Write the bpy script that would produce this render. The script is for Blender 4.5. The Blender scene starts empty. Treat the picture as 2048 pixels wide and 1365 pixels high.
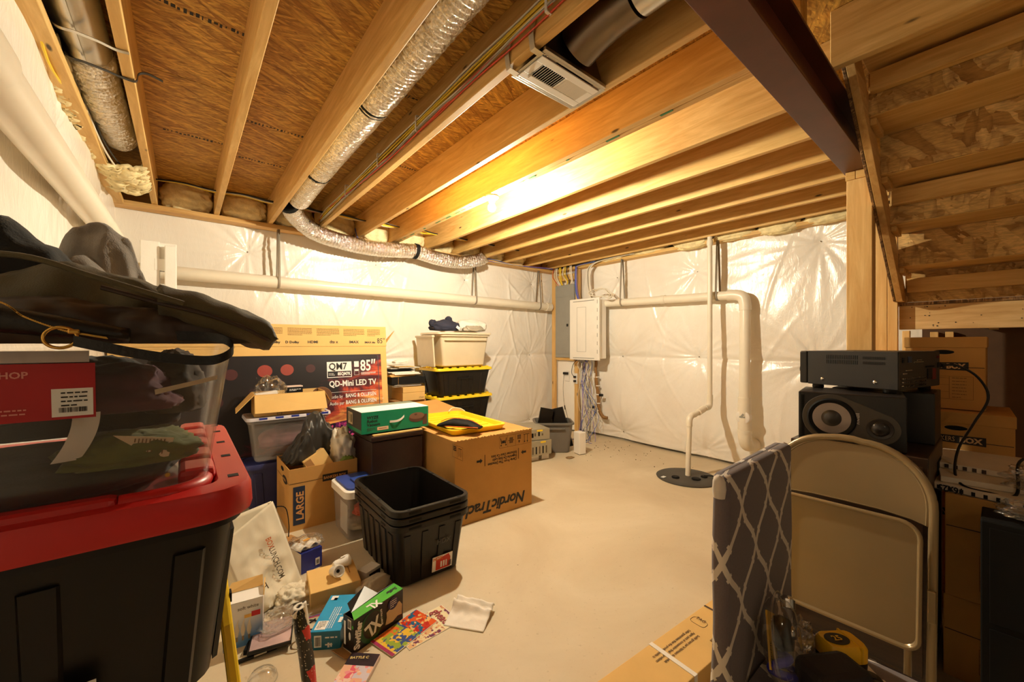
import bpy, math, random
import numpy as np
from mathutils import Vector, Matrix, noise
from math import sin, cos, pi, radians, sqrt, atan2, exp

random.seed(7)
S = bpy.context.scene
C = S.collection

# ------------------------------------------------------------------ camera, world, exposure
cam = bpy.data.cameras.new('camera')
cam.sensor_width = 36.0
cam.lens = 800.0 / 2048.0 * 36.0
cam.shift_y = 5.5 / 2048.0
cam.clip_start = 0.02
cam_o = bpy.data.objects.new('camera', cam)
cam_o.location = (0, 0, 1.30)
cam_o.rotation_euler = (radians(90), 0, radians(-39.4))
C.objects.link(cam_o)
S.camera = cam_o

w = bpy.data.worlds.new('world'); S.world = w
w.use_nodes = True
w.node_tree.nodes['Background'].inputs[0].default_value = (1.0, 0.75, 0.5, 1)
w.node_tree.nodes['Background'].inputs[1].default_value = 0.02

S.view_settings.view_transform = 'Standard'
S.view_settings.look = 'None'
S.view_settings.exposure = 0.0
S.view_settings.gamma = 1.0
S.view_settings.use_curve_mapping = False
S.cycles.use_denoising = True
S.cycles.use_adaptive_sampling = True
S.cycles.adaptive_threshold = 0.03
S.cycles.max_bounces = 8
S.cycles.diffuse_bounces = 5
S.cycles.transparent_max_bounces = 12
S.cycles.sample_clamp_indirect = 6.0
S.cycles.caustics_reflective = False
S.cycles.caustics_refractive = False

BULB_COLOR = (1.0, 0.91, 0.69)
BULB_POWER = 5200.0        # the bare bulb over the middle of the room
BACK_BULB_POWER = 170.0    # the dimmer bulb behind the camera

# ------------------------------------------------------------------ node helpers
def srgb(r, g, b):
    f = lambda c: (c / 12.92 if c <= 0.04045 else ((c + 0.055) / 1.055) ** 2.4)
    return (f(r / 255.), f(g / 255.), f(b / 255.), 1.0)

MATS = {}
class NT:
    def __init__(s, name):
        m = bpy.data.materials.new(name); m.use_nodes = True
        s.m = m; s.t = m.node_tree; s.t.nodes.clear()
        s.out = s.n('ShaderNodeOutputMaterial'); s.p = s.n('ShaderNodeBsdfPrincipled')
        s.l(s.p.outputs[0], s.out.inputs[0]); MATS[name] = m
    def n(s, k, **kw):
        q = s.t.nodes.new(k)
        for a, b in kw.items(): setattr(q, a, b)
        return q
    def l(s, a, b): s.t.links.new(a, b)
    def setp(s, **kw):
        for k, v in kw.items():
            s.p.inputs[k.replace('_', ' ')].default_value = v
    def coord(s, kind='Object', scale=(1, 1, 1), rot=(0, 0, 0), loc=(0, 0, 0), rnd=0.0):
        tc = s.n('ShaderNodeTexCoord'); mp = s.n('ShaderNodeMapping')
        src = tc.outputs[kind]
        if rnd:
            oi = s.n('ShaderNodeObjectInfo'); mu = s.n('ShaderNodeMath', operation='MULTIPLY'); mu.inputs[1].default_value = rnd
            s.l(oi.outputs['Random'], mu.inputs[0])
            ad = s.n('ShaderNodeVectorMath', operation='ADD'); s.l(src, ad.inputs[0]); s.l(mu.outputs[0], ad.inputs[1]); src = ad.outputs[0]
        mp.inputs['Scale'].default_value = scale; mp.inputs['Rotation'].default_value = rot; mp.inputs['Location'].default_value = loc
        s.l(src, mp.inputs[0]); return mp.outputs[0]
    def noise(s, vec, scale, detail=3, rough=.55, dist=0):
        q = s.n('ShaderNodeTexNoise'); q.inputs['Scale'].default_value = scale; q.inputs['Detail'].default_value = detail
        q.inputs['Roughness'].default_value = rough; q.inputs['Distortion'].default_value = dist; s.l(vec, q.inputs['Vector']); return q.outputs[0]
    def voro(s, vec, scale, feature='F1', out='Distance', rnd=1.0):
        q = s.n('ShaderNodeTexVoronoi'); q.feature = feature; q.inputs['Scale'].default_value = scale
        q.inputs['Randomness'].default_value = rnd; s.l(vec, q.inputs['Vector']); return q.outputs[out]
    def ramp(s, fac, stops, interp='LINEAR'):
        q = s.n('ShaderNodeValToRGB'); e = q.color_ramp.elements; q.color_ramp.interpolation = interp
        e[0].position, e[0].color = stops[0]; e[1].position, e[1].color = stops[-1]
        for p, c in stops[1:-1]:
            x = e.new(p); x.color = c
        s.l(fac, q.inputs[0]); return q.outputs[0]
    def mix(s, fac, a, b, mode='MIX'):
        q = s.n('ShaderNodeMix'); q.data_type = 'RGBA'; q.blend_type = mode
        for v, i in ((fac, q.inputs[0]), (a, q.inputs[6]), (b, q.inputs[7])):
            if hasattr(v, 'links'): s.l(v, i)
            else: i.default_value = v
        return q.outputs[2]
    def math(s, op, a, b=0.0):
        q = s.n('ShaderNodeMath', operation=op)
        for v, i in ((a, q.inputs[0]), (b, q.inputs[1])):
            if hasattr(v, 'links'): s.l(v, i)
            else: i.default_value = v
        return q.outputs[0]
    def bump(s, h, strength=.3, dist=.01):
        q = s.n('ShaderNodeBump'); q.inputs['Strength'].default_value = strength; q.inputs['Distance'].default_value = dist
        s.l(h, q.inputs['Height']); s.l(q.outputs[0], s.p.inputs['Normal'])
    def col(s, v):
        if hasattr(v, 'links'): s.l(v, s.p.inputs['Base Color'])
        else: s.p.inputs['Base Color'].default_value = v

def plain(name, c, rough=.5, metal=0.0, var=.12, vscale=9.0, bscale=0.0, bstr=.15, spec=.5, sheen=0):
    if name in MATS: return MATS[name]
    k = NT(name); v = k.coord(rnd=5.0)
    base = srgb(*c)
    if var:
        nz = k.noise(v, vscale, 4)
        dk = tuple(x * (1 - var) for x in base[:3]) + (1,); lt = tuple(min(1, x * (1 + var)) for x in base[:3]) + (1,)
        k.col(k.ramp(nz, [(.3, dk), (.7, lt)]))
    else: k.col(base)
    k.setp(Roughness=rough, Metallic=metal); k.p.inputs['Specular IOR Level'].default_value = spec
    if sheen: k.p.inputs['Sheen Weight'].default_value = sheen
    if bscale: k.bump(k.noise(v, bscale, 3), bstr, .004)
    return k.m

def wood(name, light, dark, grain_axis='Y', knots=True, rough=.6):
    k = NT(name)
    sc = {'X': (1.2, 14, 14), 'Y': (14, 1.2, 14), 'Z': (14, 14, 1.2)}[grain_axis]
    v = k.coord(scale=sc, rnd=37.0)
    n1 = k.noise(v, 1.6, 6, .6, 1.2); n2 = k.noise(v, 7.0, 4, .7)
    c1 = k.ramp(n1, [(.28, srgb(*dark)), (.5, srgb(*[(a + b) / 2 for a, b in zip(light, dark)])), (.72, srgb(*light))])
    c2 = k.mix(k.math('MULTIPLY', n2, .35), c1, srgb(*[d * .75 for d in dark]), 'MULTIPLY')
    if knots:
        ks = {'X': (2.6, 9, 9), 'Y': (9, 2.6, 9), 'Z': (9, 9, 2.6)}[grain_axis]
        d = k.voro(k.coord(scale=ks, rnd=11.0), 1.0)
        msk = k.ramp(d, [(.045, (1, 1, 1, 1)), (.085, (0, 0, 0, 1))])
        c2 = k.mix(msk, c2, srgb(*[d_ * .38 for d_ in dark]))
    k.col(c2); k.setp(Roughness=rough); k.bump(n2, .12, .003)
    return k.m

def osb(name, light, dark, s=1.0, ang=0.0, plane='XY', spread=(.7, -.6, 1.35, -1.1), stretch=(10, 52), lo=.35):
    k = NT(name)
    cols = None; hts = None
    rots = {'XY': lambda a: (0, 0, a), 'YZ': lambda a: (a, 0, 0)}[plane]
    layers = [(ang, 1.0)] + [(ang + q, f) for q, f in zip(spread, (1.25, 1.05, 1.4, .85))]
    for i, (a, f) in enumerate(layers):
        base = k.coord(rot=rots(a), loc=(i * 3.7, i * 1.9, i * 2.3), rnd=9.0)
        wv = k.n('ShaderNodeVectorMath', operation='MULTIPLY'); k.l(base, wv.inputs[0])
        wv.inputs[1].default_value = (stretch[0] * s * f, stretch[1] * s * f, 10) if plane == 'XY' else (10, stretch[0] * s * f, stretch[1] * s * f)
        nz = k.n('ShaderNodeTexNoise'); nz.inputs['Scale'].default_value = .7 + .25 * i; k.l(wv.outputs[0], nz.inputs['Vector'])
        ad = k.n('ShaderNodeVectorMath', operation='MULTIPLY_ADD'); k.l(nz.outputs['Color'], ad.inputs[0]); ad.inputs[1].default_value = (.95, .95, .95); k.l(wv.outputs[0], ad.inputs[2])
        vo = k.n('ShaderNodeTexVoronoi'); vo.inputs['Scale'].default_value = 1.0; k.l(ad.outputs[0], vo.inputs['Vector'])
        sep = k.n('ShaderNodeSeparateColor'); k.l(vo.outputs['Color'], sep.inputs[0])
        c = k.ramp(sep.outputs[0], [(.0, srgb(*dark)), (.35, srgb(*[(p + q) / 2 for p, q in zip(dark, light)])), (1., srgb(*light))])
        e = k.ramp(vo.outputs['Distance'], [(.45, (1, 1, 1, 1)), (.8, (.62, .55, .5, 1))])
        c = k.mix(1.0, c, e, 'MULTIPLY')
        if cols is None: cols, hts = c, sep.outputs[1]
        else:
            m = k.math('GREATER_THAN', sep.outputs[2], .58)
            cols = k.mix(m, cols, c); hts = k.math('ADD', k.math('MULTIPLY', hts, .7), k.math('MULTIPLY', sep.outputs[1], .5))
    fine = k.noise(k.coord(scale=(30, 120, 30) if plane == 'XY' else (30, 30, 140), rnd=4.0), 1.0, 4)
    cols = k.mix(k.ramp(fine, [(.35, (.0, 0, 0, 1)), (.75, (.5, .5, .5, 1))]), cols, srgb(*[d * .45 for d in dark]))
    k.col(cols); k.setp(Roughness=.62); k.bump(hts, .35, .004)
    return k.m

# ------------------------------------------------------------------ mesh builder
def vec(*a): return Vector(a)
class MB:
    def __init__(s): s.v = []; s.f = []; s.mi = []; s.uv = []; s.cur = 0; s.hasuv = False; s.M = Matrix.Identity(4)
    def mat(s, i): s.cur = i; return s
    def _add(s, vs, fs, uvs=None):
        o = len(s.v); M = s.M
        s.v += [tuple(M @ Vector(p)) for p in vs]
        for i, f in enumerate(fs):
            s.f.append([a + o for a in f]); s.mi.append(s.cur)
            s.uv.append([uvs[a] for a in f] if uvs else [(0, 0)] * len(f))
        if uvs: s.hasuv = True
        return s
    def box(s, x0, y0, z0, x1, y1, z1):
        x0, x1 = min(x0, x1), max(x0, x1); y0, y1 = min(y0, y1), max(y0, y1); z0, z1 = min(z0, z1), max(z0, z1)
        v = [(x0, y0, z0), (x1, y0, z0), (x1, y1, z0), (x0, y1, z0), (x0, y0, z1), (x1, y0, z1), (x1, y1, z1), (x0, y1, z1)]
        return s._add(v, [(0, 3, 2, 1), (4, 5, 6, 7), (0, 1, 5, 4), (1, 2, 6, 5), (2, 3, 7, 6), (3, 0, 4, 7)])
    def cbox(s, c, size, R=None):
        M0 = s.M.copy(); s.M = M0 @ Matrix.Translation(Vector(c)) @ (R.to_4x4() if R else Matrix.Identity(4))
        a, b, d = [q / 2 for q in size]; s.box(-a, -b, -d, a, b, d); s.M = M0; return s
    def hexa(s, p):   # 8 points, bottom ring then top ring
        return s._add(p, [(0, 3, 2, 1), (4, 5, 6, 7), (0, 1, 5, 4), (1, 2, 6, 5), (2, 3, 7, 6), (3, 0, 4, 7)])
    def poly(s, pts): return s._add(pts, [tuple(range(len(pts)))])
    def prism(s, pts, d):   # polygon of 3-D points extruded by vector d
        n = len(pts); d = Vector(d); q = [Vector(p) for p in pts]
        v = [tuple(p) for p in q] + [tuple(p + d) for p in q]
        return s._add(v, [tuple(range(n))[::-1], tuple(range(n, 2 * n))] + [(i, (i + 1) % n, n + (i + 1) % n, n + i) for i in range(n)])
    def loft(s, rings, cap0=True, cap1=True, uv=False, close=True):
        n = len(rings[0]); v = [tuple(p) for r in rings for p in r]; f = []
        m = n if close else n - 1
        for j in range(len(rings) - 1):
            for i in range(m): f.append((j * n + i, j * n + (i + 1) % n, (j + 1) * n + (i + 1) % n, (j + 1) * n + i))
        if cap0: f.append(tuple(range(n))[::-1])
        if cap1: f.append(tuple(range((len(rings) - 1) * n, len(rings) * n)))
        return s._add(v, f)
    def tube(s, path, r, n=8, caps=True, rf=None):
        P = [Vector(p) for p in path]; L = len(P); T = []
        for i in range(L):
            t = (P[min(i + 1, L - 1)] - P[max(i - 1, 0)])
            T.append(t.normalized() if t.length > 1e-9 else Vector((0, 0, 1)))
        a = Vector((0, 0, 1)) if abs(T[0].z) < .9 else Vector((1, 0, 0))
        N = T[0].cross(a).normalized(); rings = []; acc = 0
        for i in range(L):
            if i: acc += (P[i] - P[i - 1]).length
            N = (N - T[i] * N.dot(T[i])).normalized(); B = T[i].cross(N)
            ring = []
            for k in range(n):
                th = 2 * pi * k / n; rr = rf(acc, th) if rf else (r[i] if isinstance(r, (list, tuple)) else r)
                ring.append(P[i] + (N * cos(th) + B * sin(th)) * rr)
            rings.append(ring)
        return s.loft(rings, caps, caps)
    def lathe(s, prof, n=24, axis='Z', c=(0, 0, 0), cap=True):
        rings = []
        for r, h in prof:
            ring = []
            for k in range(n):
                a = 2 * pi * k / n; x, y = r * cos(a), r * sin(a)
                p = {'Z': (x, y, h), 'X': (h, x, y), 'Y': (y, h, x)}[axis]
                ring.append((p[0] + c[0], p[1] + c[1], p[2] + c[2]))
            rings.append(ring)
        return s.loft(rings, cap, cap)
    def grid(s, fn, nu, nv, thick=0.0, us=1.0, vs=1.0):
        P = [[Vector(fn(i / nu, j / nv)) for i in range(nu + 1)] for j in range(nv + 1)]
        v = [p for r in P for p in r]; W = nu + 1
        uv = [(i / nu * us, j / nv * vs) for j in range(nv + 1) for i in range(nu + 1)]
        f = [(j * W + i, j * W + i + 1, (j + 1) * W + i + 1, (j + 1) * W + i) for j in range(nv) for i in range(nu)]
        if not thick: return s._add([tuple(p) for p in v], f, uv)
        nrm = []
        for j in range(nv + 1):
            for i in range(nu + 1):
                a = P[j][min(i + 1, nu)] - P[j][max(i - 1, 0)]; b = P[min(j + 1, nv)][i] - P[max(j - 1, 0)][i]
                c_ = a.cross(b); nrm.append(c_.normalized() if c_.length > 1e-12 else Vector((0, 0, 1)))
        o = len(v); v2 = [tuple(p) for p in v] + [tuple(p - n_ * thick) for p, n_ in zip(v, nrm)]
        f += [tuple(o + q for q in g[::-1]) for g in list(f)]
        per = [i for i in range(W)] + [j * W + nu for j in range(1, nv + 1)] + [nv * W + i for i in range(nu - 1, -1, -1)] + [j * W for j in range(nv - 1, 0, -1)]
        for a, b in zip(per, per[1:] + per[:1]): f.append((b, a, o + a, o + b))
        return s._add(v2, f, uv + uv)
    def build(s, name, mats, parent=None, smooth=False, bev=0.0, loc=None, auto=True):
        me = bpy.data.meshes.new(name); me.from_pydata(s.v, [], s.f)
        if not isinstance(mats, (list, tuple)): mats = [mats]
        for m in mats: me.materials.append(m)
        if len(mats) > 1: me.polygons.foreach_set('material_index', s.mi)
        if s.hasuv:
            u = me.uv_layers.new(name='UVMap'); flat = [c for f in s.uv for p in f for c in p]; u.data.foreach_set('uv', flat)
        me.update(); me.validate()
        o = bpy.data.objects.new(name, me); C.objects.link(o)
        if parent is not None: o.parent = parent
        if loc is not None: o.location = loc
        if smooth:
            me.polygons.foreach_set('use_smooth', [True] * len(me.polygons))
            if smooth != 'all': me.set_sharp_from_angle(angle=radians(40 if smooth is True else smooth))
        if bev:
            b = o.modifiers.new('bevel', 'BEVEL'); b.width = bev; b.segments = 2; b.limit_method = 'ANGLE'; b.angle_limit = radians(40)
        return o

def tag(o, label, cat, group=None, kind=None):
    o['label'] = label; o['category'] = cat
    if group: o['group'] = group
    if kind: o['kind'] = kind
    return o
def thing(name, label, cat, loc=(0, 0, 0), rz=0.0, group=None):
    o = bpy.data.objects.new(name, None); C.objects.link(o); o.location = loc; o.rotation_euler = (0, 0, rz)
    o.empty_display_size = .05
    return tag(o, label, cat, group)
def struct(o): o['kind'] = 'structure'; return o
def smooth_path(pts, n=6):
    P = [Vector(p) for p in pts]; out = []
    for i in range(len(P) - 1):
        p0, p1, p2, p3 = P[max(i - 1, 0)], P[i], P[i + 1], P[min(i + 2, len(P) - 1)]
        for k in range(n):
            t = k / n
            out.append(.5 * ((2 * p1) + (-p0 + p2) * t + (2 * p0 - 5 * p1 + 4 * p2 - p3) * t * t + (-p0 + 3 * p1 - 3 * p2 + p3) * t ** 3))
    out.append(P[-1]); return out
def rr(cx, cy, z, w, d, r, n=4):
    pts = []
    for (sx, sy, a0) in ((1, 1, 0), (-1, 1, 90), (-1, -1, 180), (1, -1, 270)):
        ox, oy = cx + sx * (w / 2 - r), cy + sy * (d / 2 - r)
        for k in range(n + 1):
            a = radians(a0 + 90 * k / n); pts.append((ox + r * cos(a), oy + r * sin(a), z))
    return pts
def basis(o, r, u):
    r = Vector(r).normalized(); u = Vector(u).normalized(); n = r.cross(u)
    return Matrix(((r.x, u.x, n.x, o[0]), (r.y, u.y, n.y, o[1]), (r.z, u.z, n.z, o[2]), (0, 0, 0, 1)))
def text(s, size, mat, parent, o, r, u, align='LEFT', name='lettering', sx=1.0, bold=0.0, shear=0.0, lift=.0012, space=1.0, width=None):
    cu = bpy.data.curves.new(name, 'FONT'); cu.body = s; cu.size = size; cu.align_x = align; cu.resolution_u = 2
    cu.offset = bold; cu.shear = shear; cu.space_character = space; cu.space_line = .95
    cu.materials.append(mat); ob = bpy.data.objects.new(name, cu); C.objects.link(ob); ob.parent = parent
    M = basis(o, r, u); n = M.col[2].to_3d(); M.translation = Vector(o) + n * lift
    if width: # rough advance of the built-in face
        sx = width / (size * .56 * len(s) * space)
    ob.matrix_local = M @ Matrix.Diagonal((sx, 1, 1, 1)); return ob
def decal(mat, parent, o, r, u, rects=(), polys=(), name='print', lift=.0008):
    b = MB(); b.M = basis(o, r, u)
    for i, (x0, y0, x1, y1) in enumerate(rects): b._add([(x0, y0, lift), (x1, y0, lift), (x1, y1, lift), (x0, y1, lift)], [(0, 1, 2, 3)])
    for p in polys: b._add([(x, y, lift) for x, y in p], [tuple(range(len(p)))])
    return b.build(name, mat, parent)
def frame_rects(x0, y0, x1, y1, t): return [(x0, y0, x1, y0 + t), (x0, y1 - t, x1, y1), (x0, y0 + t, x0 + t, y1 - t), (x1 - t, y0 + t, x1, y1 - t)]
def fake_lines(x0, y1, x1, rows, pitch, t, seed=0):
    R = random.Random(seed); out = []
    for i in range(rows):
        x = x0; y = y1 - i * pitch
        end = x1 if i < rows - 1 else x0 + (x1 - x0) * .6
        while x < end:
            w_ = R.uniform(1.5, 4.5) * t; out.append((x, y - t, min(x + w_, end), y)); x += w_ + t * .7
    return out
def barcode(x0, y0, x1, y1, seed=1):
    R = random.Random(seed); out = []; x = x0
    while x < x1:
        w_ = (x1 - x0) * R.choice((.012, .02, .035)); out.append((x, y0, min(x + w_, x1), y1)); x += w_ + (x1 - x0) * R.choice((.012, .022, .03))
    return out
def circle_pts(cx, cy, rx, ry, n=28): return [(cx + rx * cos(2 * pi * i / n), cy + ry * sin(2 * pi * i / n)) for i in range(n)]
def blob(name, mat, parent, c, size, seed=0, amp=.18, freq=2.2, flat=True, sub=5, ridge=1.0, label=None):
    """crumpled cloth or bag: a dense sphere pushed about by ridged noise, its underside flattened"""
    b = MB(); nu, nv = 56, 36; off = Vector((seed * 7.13, seed * 3.7, seed * 1.9)); rings = []
    for j in range(nv + 1):
        th = pi * j / nv; ring = []
        for i in range(nu):
            ph = 2 * pi * i / nu
            d = Vector((sin(th) * cos(ph), sin(th) * sin(ph), cos(th)))
            n1 = noise.noise(d * freq + off); n2 = 1 - abs(noise.noise(d * freq * 2.1 + off * 2)) * 2; n3 = 1 - abs(noise.noise(d * freq * 4.5 + off)) * 2
            r = 1 + amp * (1.2 * n1 + ridge * (.55 * n2 + .25 * n3) - .3)
            p = d * r
            sg = lambda x: math.copysign(abs(x) ** .8, x)
            z = p.z
            if flat and z < -.35: z = -.35 - (abs(z) - .35) * .12
            ring.append((c[0] + sg(p.x) * size[0] / 2, c[1] + sg(p.y) * size[1] / 2, c[2] + z * size[2] / 2))
        rings.append(ring)
    b.loft(rings, False, False)
    return b.build(name, mat, parent, smooth='all')
def drape(name, mat, parent, pts, seed, wr=.012, n=46, m=26, back=.16):
    """a lump of cloth whose top line follows pts [(x, z_top, y_front)] and whose front hangs in folds"""
    xs = [p[0] for p in pts]
    def at(x):
        for a, c_ in zip(pts, pts[1:]):
            if x <= c_[0]:
                f = (x - a[0]) / max(c_[0] - a[0], 1e-9); f = f * f * (3 - 2 * f); return a[1] + (c_[1] - a[1]) * f, a[2] + (c_[2] - a[2]) * f
        return pts[-1][1], pts[-1][2]
    def fn(u, v):
        x = xs[0] + (xs[-1] - xs[0]) * u; zt, yf_ = at(x)
        a = v * pi; e = sin(pi * min(max(u, .0), 1)) ** .35
        y = yf_ + back * (1 - cos(a)) / 2 ; z = zt * (sin(a) ** .55 if a < pi else 0)
        p = Vector((x * 14, v * 3.2, seed))
        f1 = 1 - 2 * abs(noise.noise(p)); f2 = 1 - 2 * abs(noise.noise(p * 2.3)); s_ = sin(a)
        return (x + wr * .5 * noise.noise(p * 1.3) * s_, y - wr * (f1 + .5 * f2) * s_ + .01 * noise.noise(Vector((x * 30, v * 6, seed + 5))), max(z * (.6 + .4 * e) + wr * (f1 * .7 + f2 * .4) * s_, .0005))
    b = MB(); b.grid(fn, n, m, .003); o = b.build(name, mat, parent, smooth='all'); return o

# ------------------------------------------------------------------ materials
LUM_Y = wood('lumber_y', (244, 206, 134), (208, 160, 84), 'Y')
LUM_Z = wood('lumber_z', (242, 206, 140), (212, 164, 94), 'Z')
LUM_X = wood('lumber_x', (238, 198, 132), (200, 150, 80), 'X')
OSB_C = osb('osb_ceiling', (244, 194, 92), (178, 124, 50), 1.0, 0.0, 'XY', (.12, -.16, .42, -.5), (7, 62))
OSB_R = osb('osb_riser', (244, 204, 132), (182, 134, 66), .62, 0.25, 'YZ', (.75, -.65, 1.3, -1.15), (10, 34))
OSB_E = osb('osb_edge', (196, 152, 98), (90, 60, 34), 2.2, .1, 'XY')
def m_sheet():
    k = NT('poly_sheet'); v = k.coord()
    k.col(k.ramp(k.noise(v, 1.6, 3), [(.3, srgb(238, 230, 218)), (.7, srgb(248, 243, 234))]))
    k.setp(Roughness=.24); k.p.inputs['Specular IOR Level'].default_value = .75
    n1 = k.noise(k.coord(scale=(1, 1, .35)), 16, 5, .6, 1.5); n2 = k.noise(v, 60, 3)
    k.bump(k.math('ADD', n1, k.math('MULTIPLY', n2, .15)), .28, .012); return k.m
SHEET = m_sheet()
def m_floor():
    k = NT('concrete_floor'); v = k.coord()
    a = k.ramp(k.noise(v, 1.3, 6, .6, .6), [(.3, srgb(196, 178, 148)), (.55, srgb(208, 192, 163)), (.75, srgb(218, 204, 178))])
    sp = k.ramp(k.noise(v, 46, 2), [(.66, (0, 0, 0, 1)), (.74, (.35, .35, .35, 1))])
    a = k.mix(sp, a, srgb(160, 138, 104))
    dust = k.voro(v, 5.5); dots = k.ramp(dust, [(.012, (1, 1, 1, 1)), (.03, (0, 0, 0, 1))])
    a = k.mix(dots, a, srgb(120, 96, 64))
    # trowel marks: faint curved arcs
    arc = k.noise(k.coord(scale=(1, 1, 1)), 3.0, 2, .5, 4.0); ring = k.ramp(k.math('FRACT', k.math('MULTIPLY', arc, 9)), [(.0, (.16, .16, .16, 1)), (.06, (0, 0, 0, 1))])
    a = k.mix(ring, a, srgb(170, 150, 118))
    k.col(a); k.setp(Roughness=.55); k.bump(k.noise(v, 26, 5), .08, .004); return k.m
FLOOR = m_floor()
CONC = plain('wall_concrete', (170, 165, 155), .85, var=.1, bscale=30)
PVC = plain('white_pvc', (236, 226, 206), .32, var=.03)
BATT = plain('yellow_fiberglass', (236, 216, 166), .95, var=.22, vscale=14, bscale=60, bstr=.9, spec=.1)
def m_foil(name, c, rough, sc, st):
    k = NT(name); v = k.coord(rnd=3.0); k.col(srgb(*c)); k.setp(Roughness=rough, Metallic=1.0)
    a = k.voro(v, sc, 'F1'); b_ = k.noise(v, sc * 1.7, 4, .7, 1.0)
    k.bump(k.math('ADD', a, b_), st, .012)
    if st > .5:     # crumpled facets: every cell tips the surface its own way
        vo = k.n('ShaderNodeTexVoronoi'); vo.inputs['Scale'].default_value = sc * .55; k.l(k.coord(scale=(1, 1.5, 1), rnd=3.0), vo.inputs['Vector'])
        m1 = k.n('ShaderNodeVectorMath', operation='SUBTRACT'); k.l(vo.outputs['Color'], m1.inputs[0]); m1.inputs[1].default_value = (.5, .5, .5)
        m2 = k.n('ShaderNodeVectorMath', operation='SCALE'); k.l(m1.outputs[0], m2.inputs[0]); m2.inputs['Scale'].default_value = .62
        bn = k.p.inputs['Normal'].links[0].from_socket; m3 = k.n('ShaderNodeVectorMath', operation='ADD'); k.l(bn, m3.inputs[0]); k.l(m2.outputs[0], m3.inputs[1])
        m4 = k.n('ShaderNodeVectorMath', operation='NORMALIZE'); k.l(m3.outputs[0], m4.inputs[0]); k.l(m4.outputs[0], k.p.inputs['Normal'])
    return k.m
FOIL = m_foil('crinkled_foil', (240, 236, 228), .12, 70, .6)
GALV = m_foil('galvanized_steel', (206, 203, 196), .32, 9, .04)
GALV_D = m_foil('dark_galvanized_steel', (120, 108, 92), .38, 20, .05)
STEEL = plain('painted_steel', (96, 46, 28), .42, .0, .22, 5, 80, .05)
BLACKP = plain('black_plastic', (23, 18, 14), .42, var=.12, spec=.4)
BLACKM = plain('matte_black', (11, 10, 9), .75, var=.1, spec=.3)
DARKCL = plain('black_cloth', (24, 22, 20), .92, var=.25, bscale=240, bstr=.25, sheen=.15)
GRAYCL = plain('grey_wool', (150, 142, 132), .95, var=.2, vscale=26, bscale=320, bstr=.4, sheen=.2)
OLIVE = plain('olive_canvas', (84, 74, 46), .7, var=.35, vscale=10, bscale=420, bstr=.25, sheen=.1)
OLIVE_D = plain('brown_leather_trim', (52, 36, 26), .5, var=.3)
BRASS = plain('brass', (214, 168, 84), .25, 1.0, .05)
CHROME = plain('chrome', (220, 218, 214), .12, 1.0, 0)
RED_L = plain('red_plastic', (196, 34, 30), .38, var=.05)
YEL = plain('yellow_plastic', (248, 208, 36), .38, var=.04)
TAN = plain('almond_plastic', (214, 200, 172), .42, var=.04)
GREYP = plain('grey_plastic', (110, 104, 96), .5, var=.06)
CARD = plain('cardboard', (196, 148, 84), .85, var=.07, vscale=5, bscale=150, bstr=.08, spec=.25)
CARD_L = plain('light_cardboard', (224, 184, 116), .85, var=.05, vscale=5, bscale=150, bstr=.06, spec=.25)
CARD_D = plain('cardboard_inside', (166, 122, 74), .9, var=.08, spec=.2)
INK = plain('black_ink', (30, 24, 20), .6, var=0)
INK_BR = plain('brown_ink', (120, 84, 46), .8, var=0)
WHITE = plain('white_print', (238, 236, 232), .55, var=0)
WPLAS = plain('white_plastic', (238, 232, 222), .4, var=.02)
FOAM = plain('white_foam', (244, 240, 232), .8, var=.03, bscale=120, bstr=.2)
GREYPAINT = plain('grey_painted_steel', (150, 148, 140), .45, var=.04)
PAPER = plain('paper', (236, 230, 218), .8, var=.04)
CW = {'white': plain('white_cable', (232, 222, 202), .4, var=0), 'yellow': plain('yellow_cable', (232, 196, 44), .4, var=0),
      'red': plain('red_cable', (206, 74, 44), .4, var=0), 'blue': plain('blue_cable', (48, 92, 178), .4, var=0),
      'black': plain('black_cable', (22, 20, 20), .45, var=0), 'violet': plain('violet_cable', (130, 110, 196), .4, var=0),
      'grey': plain('grey_cable', (150, 140, 124), .45, var=0)}
def m_clear(name, c, alpha, rough=.12, tint=(1, 1, 1, 1), gloss=.5, edge=.45):
    k = NT(name); tr = k.n('ShaderNodeBsdfTransparent'); tr.inputs[0].default_value = tint
    mx = k.n('ShaderNodeMixShader'); lw = k.n('ShaderNodeLayerWeight'); lw.inputs[0].default_value = .35
    f = k.math('ADD', k.math('MULTIPLY', lw.outputs['Facing'], edge), alpha)
    k.l(f, mx.inputs[0]); k.l(tr.outputs[0], mx.inputs[1]); k.l(mx.outputs[0], k.out.inputs[0])
    gl = k.n('ShaderNodeBsdfGlossy'); gl.inputs['Roughness'].default_value = rough; m2 = k.n('ShaderNodeMixShader'); m2.inputs[0].default_value = gloss
    k.l(k.p.outputs[0], m2.inputs[1]); k.l(gl.outputs[0], m2.inputs[2]); k.l(m2.outputs[0], mx.inputs[2])
    k.col(srgb(*c)); k.setp(Roughness=rough); k.bump(k.noise(k.coord(), 14, 3), .1, .004); return k.m
CLEAR = m_clear('clear_tote_plastic', (200, 190, 180), .05, .15, (1, 1, 1, 1), .6, .3)
CLEAR_F = m_clear('cloudy_tote_plastic', (200, 192, 186), .16, .25, (1, 1, 1, 1), .3, .35)
FILM = m_clear('crinkly_clear_film', (220, 214, 206), .07, .05, (1, 1, 1, 1), .88, .6)
def m_glow(name, c, st):
    k = NT(name); k.setp(Roughness=.3); k.col((1, 1, 1, 1)); k.p.inputs['Emission Color'].default_value = tuple(c) + (1,); k.p.inputs['Emission Strength'].default_value = st; return k.m

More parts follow.
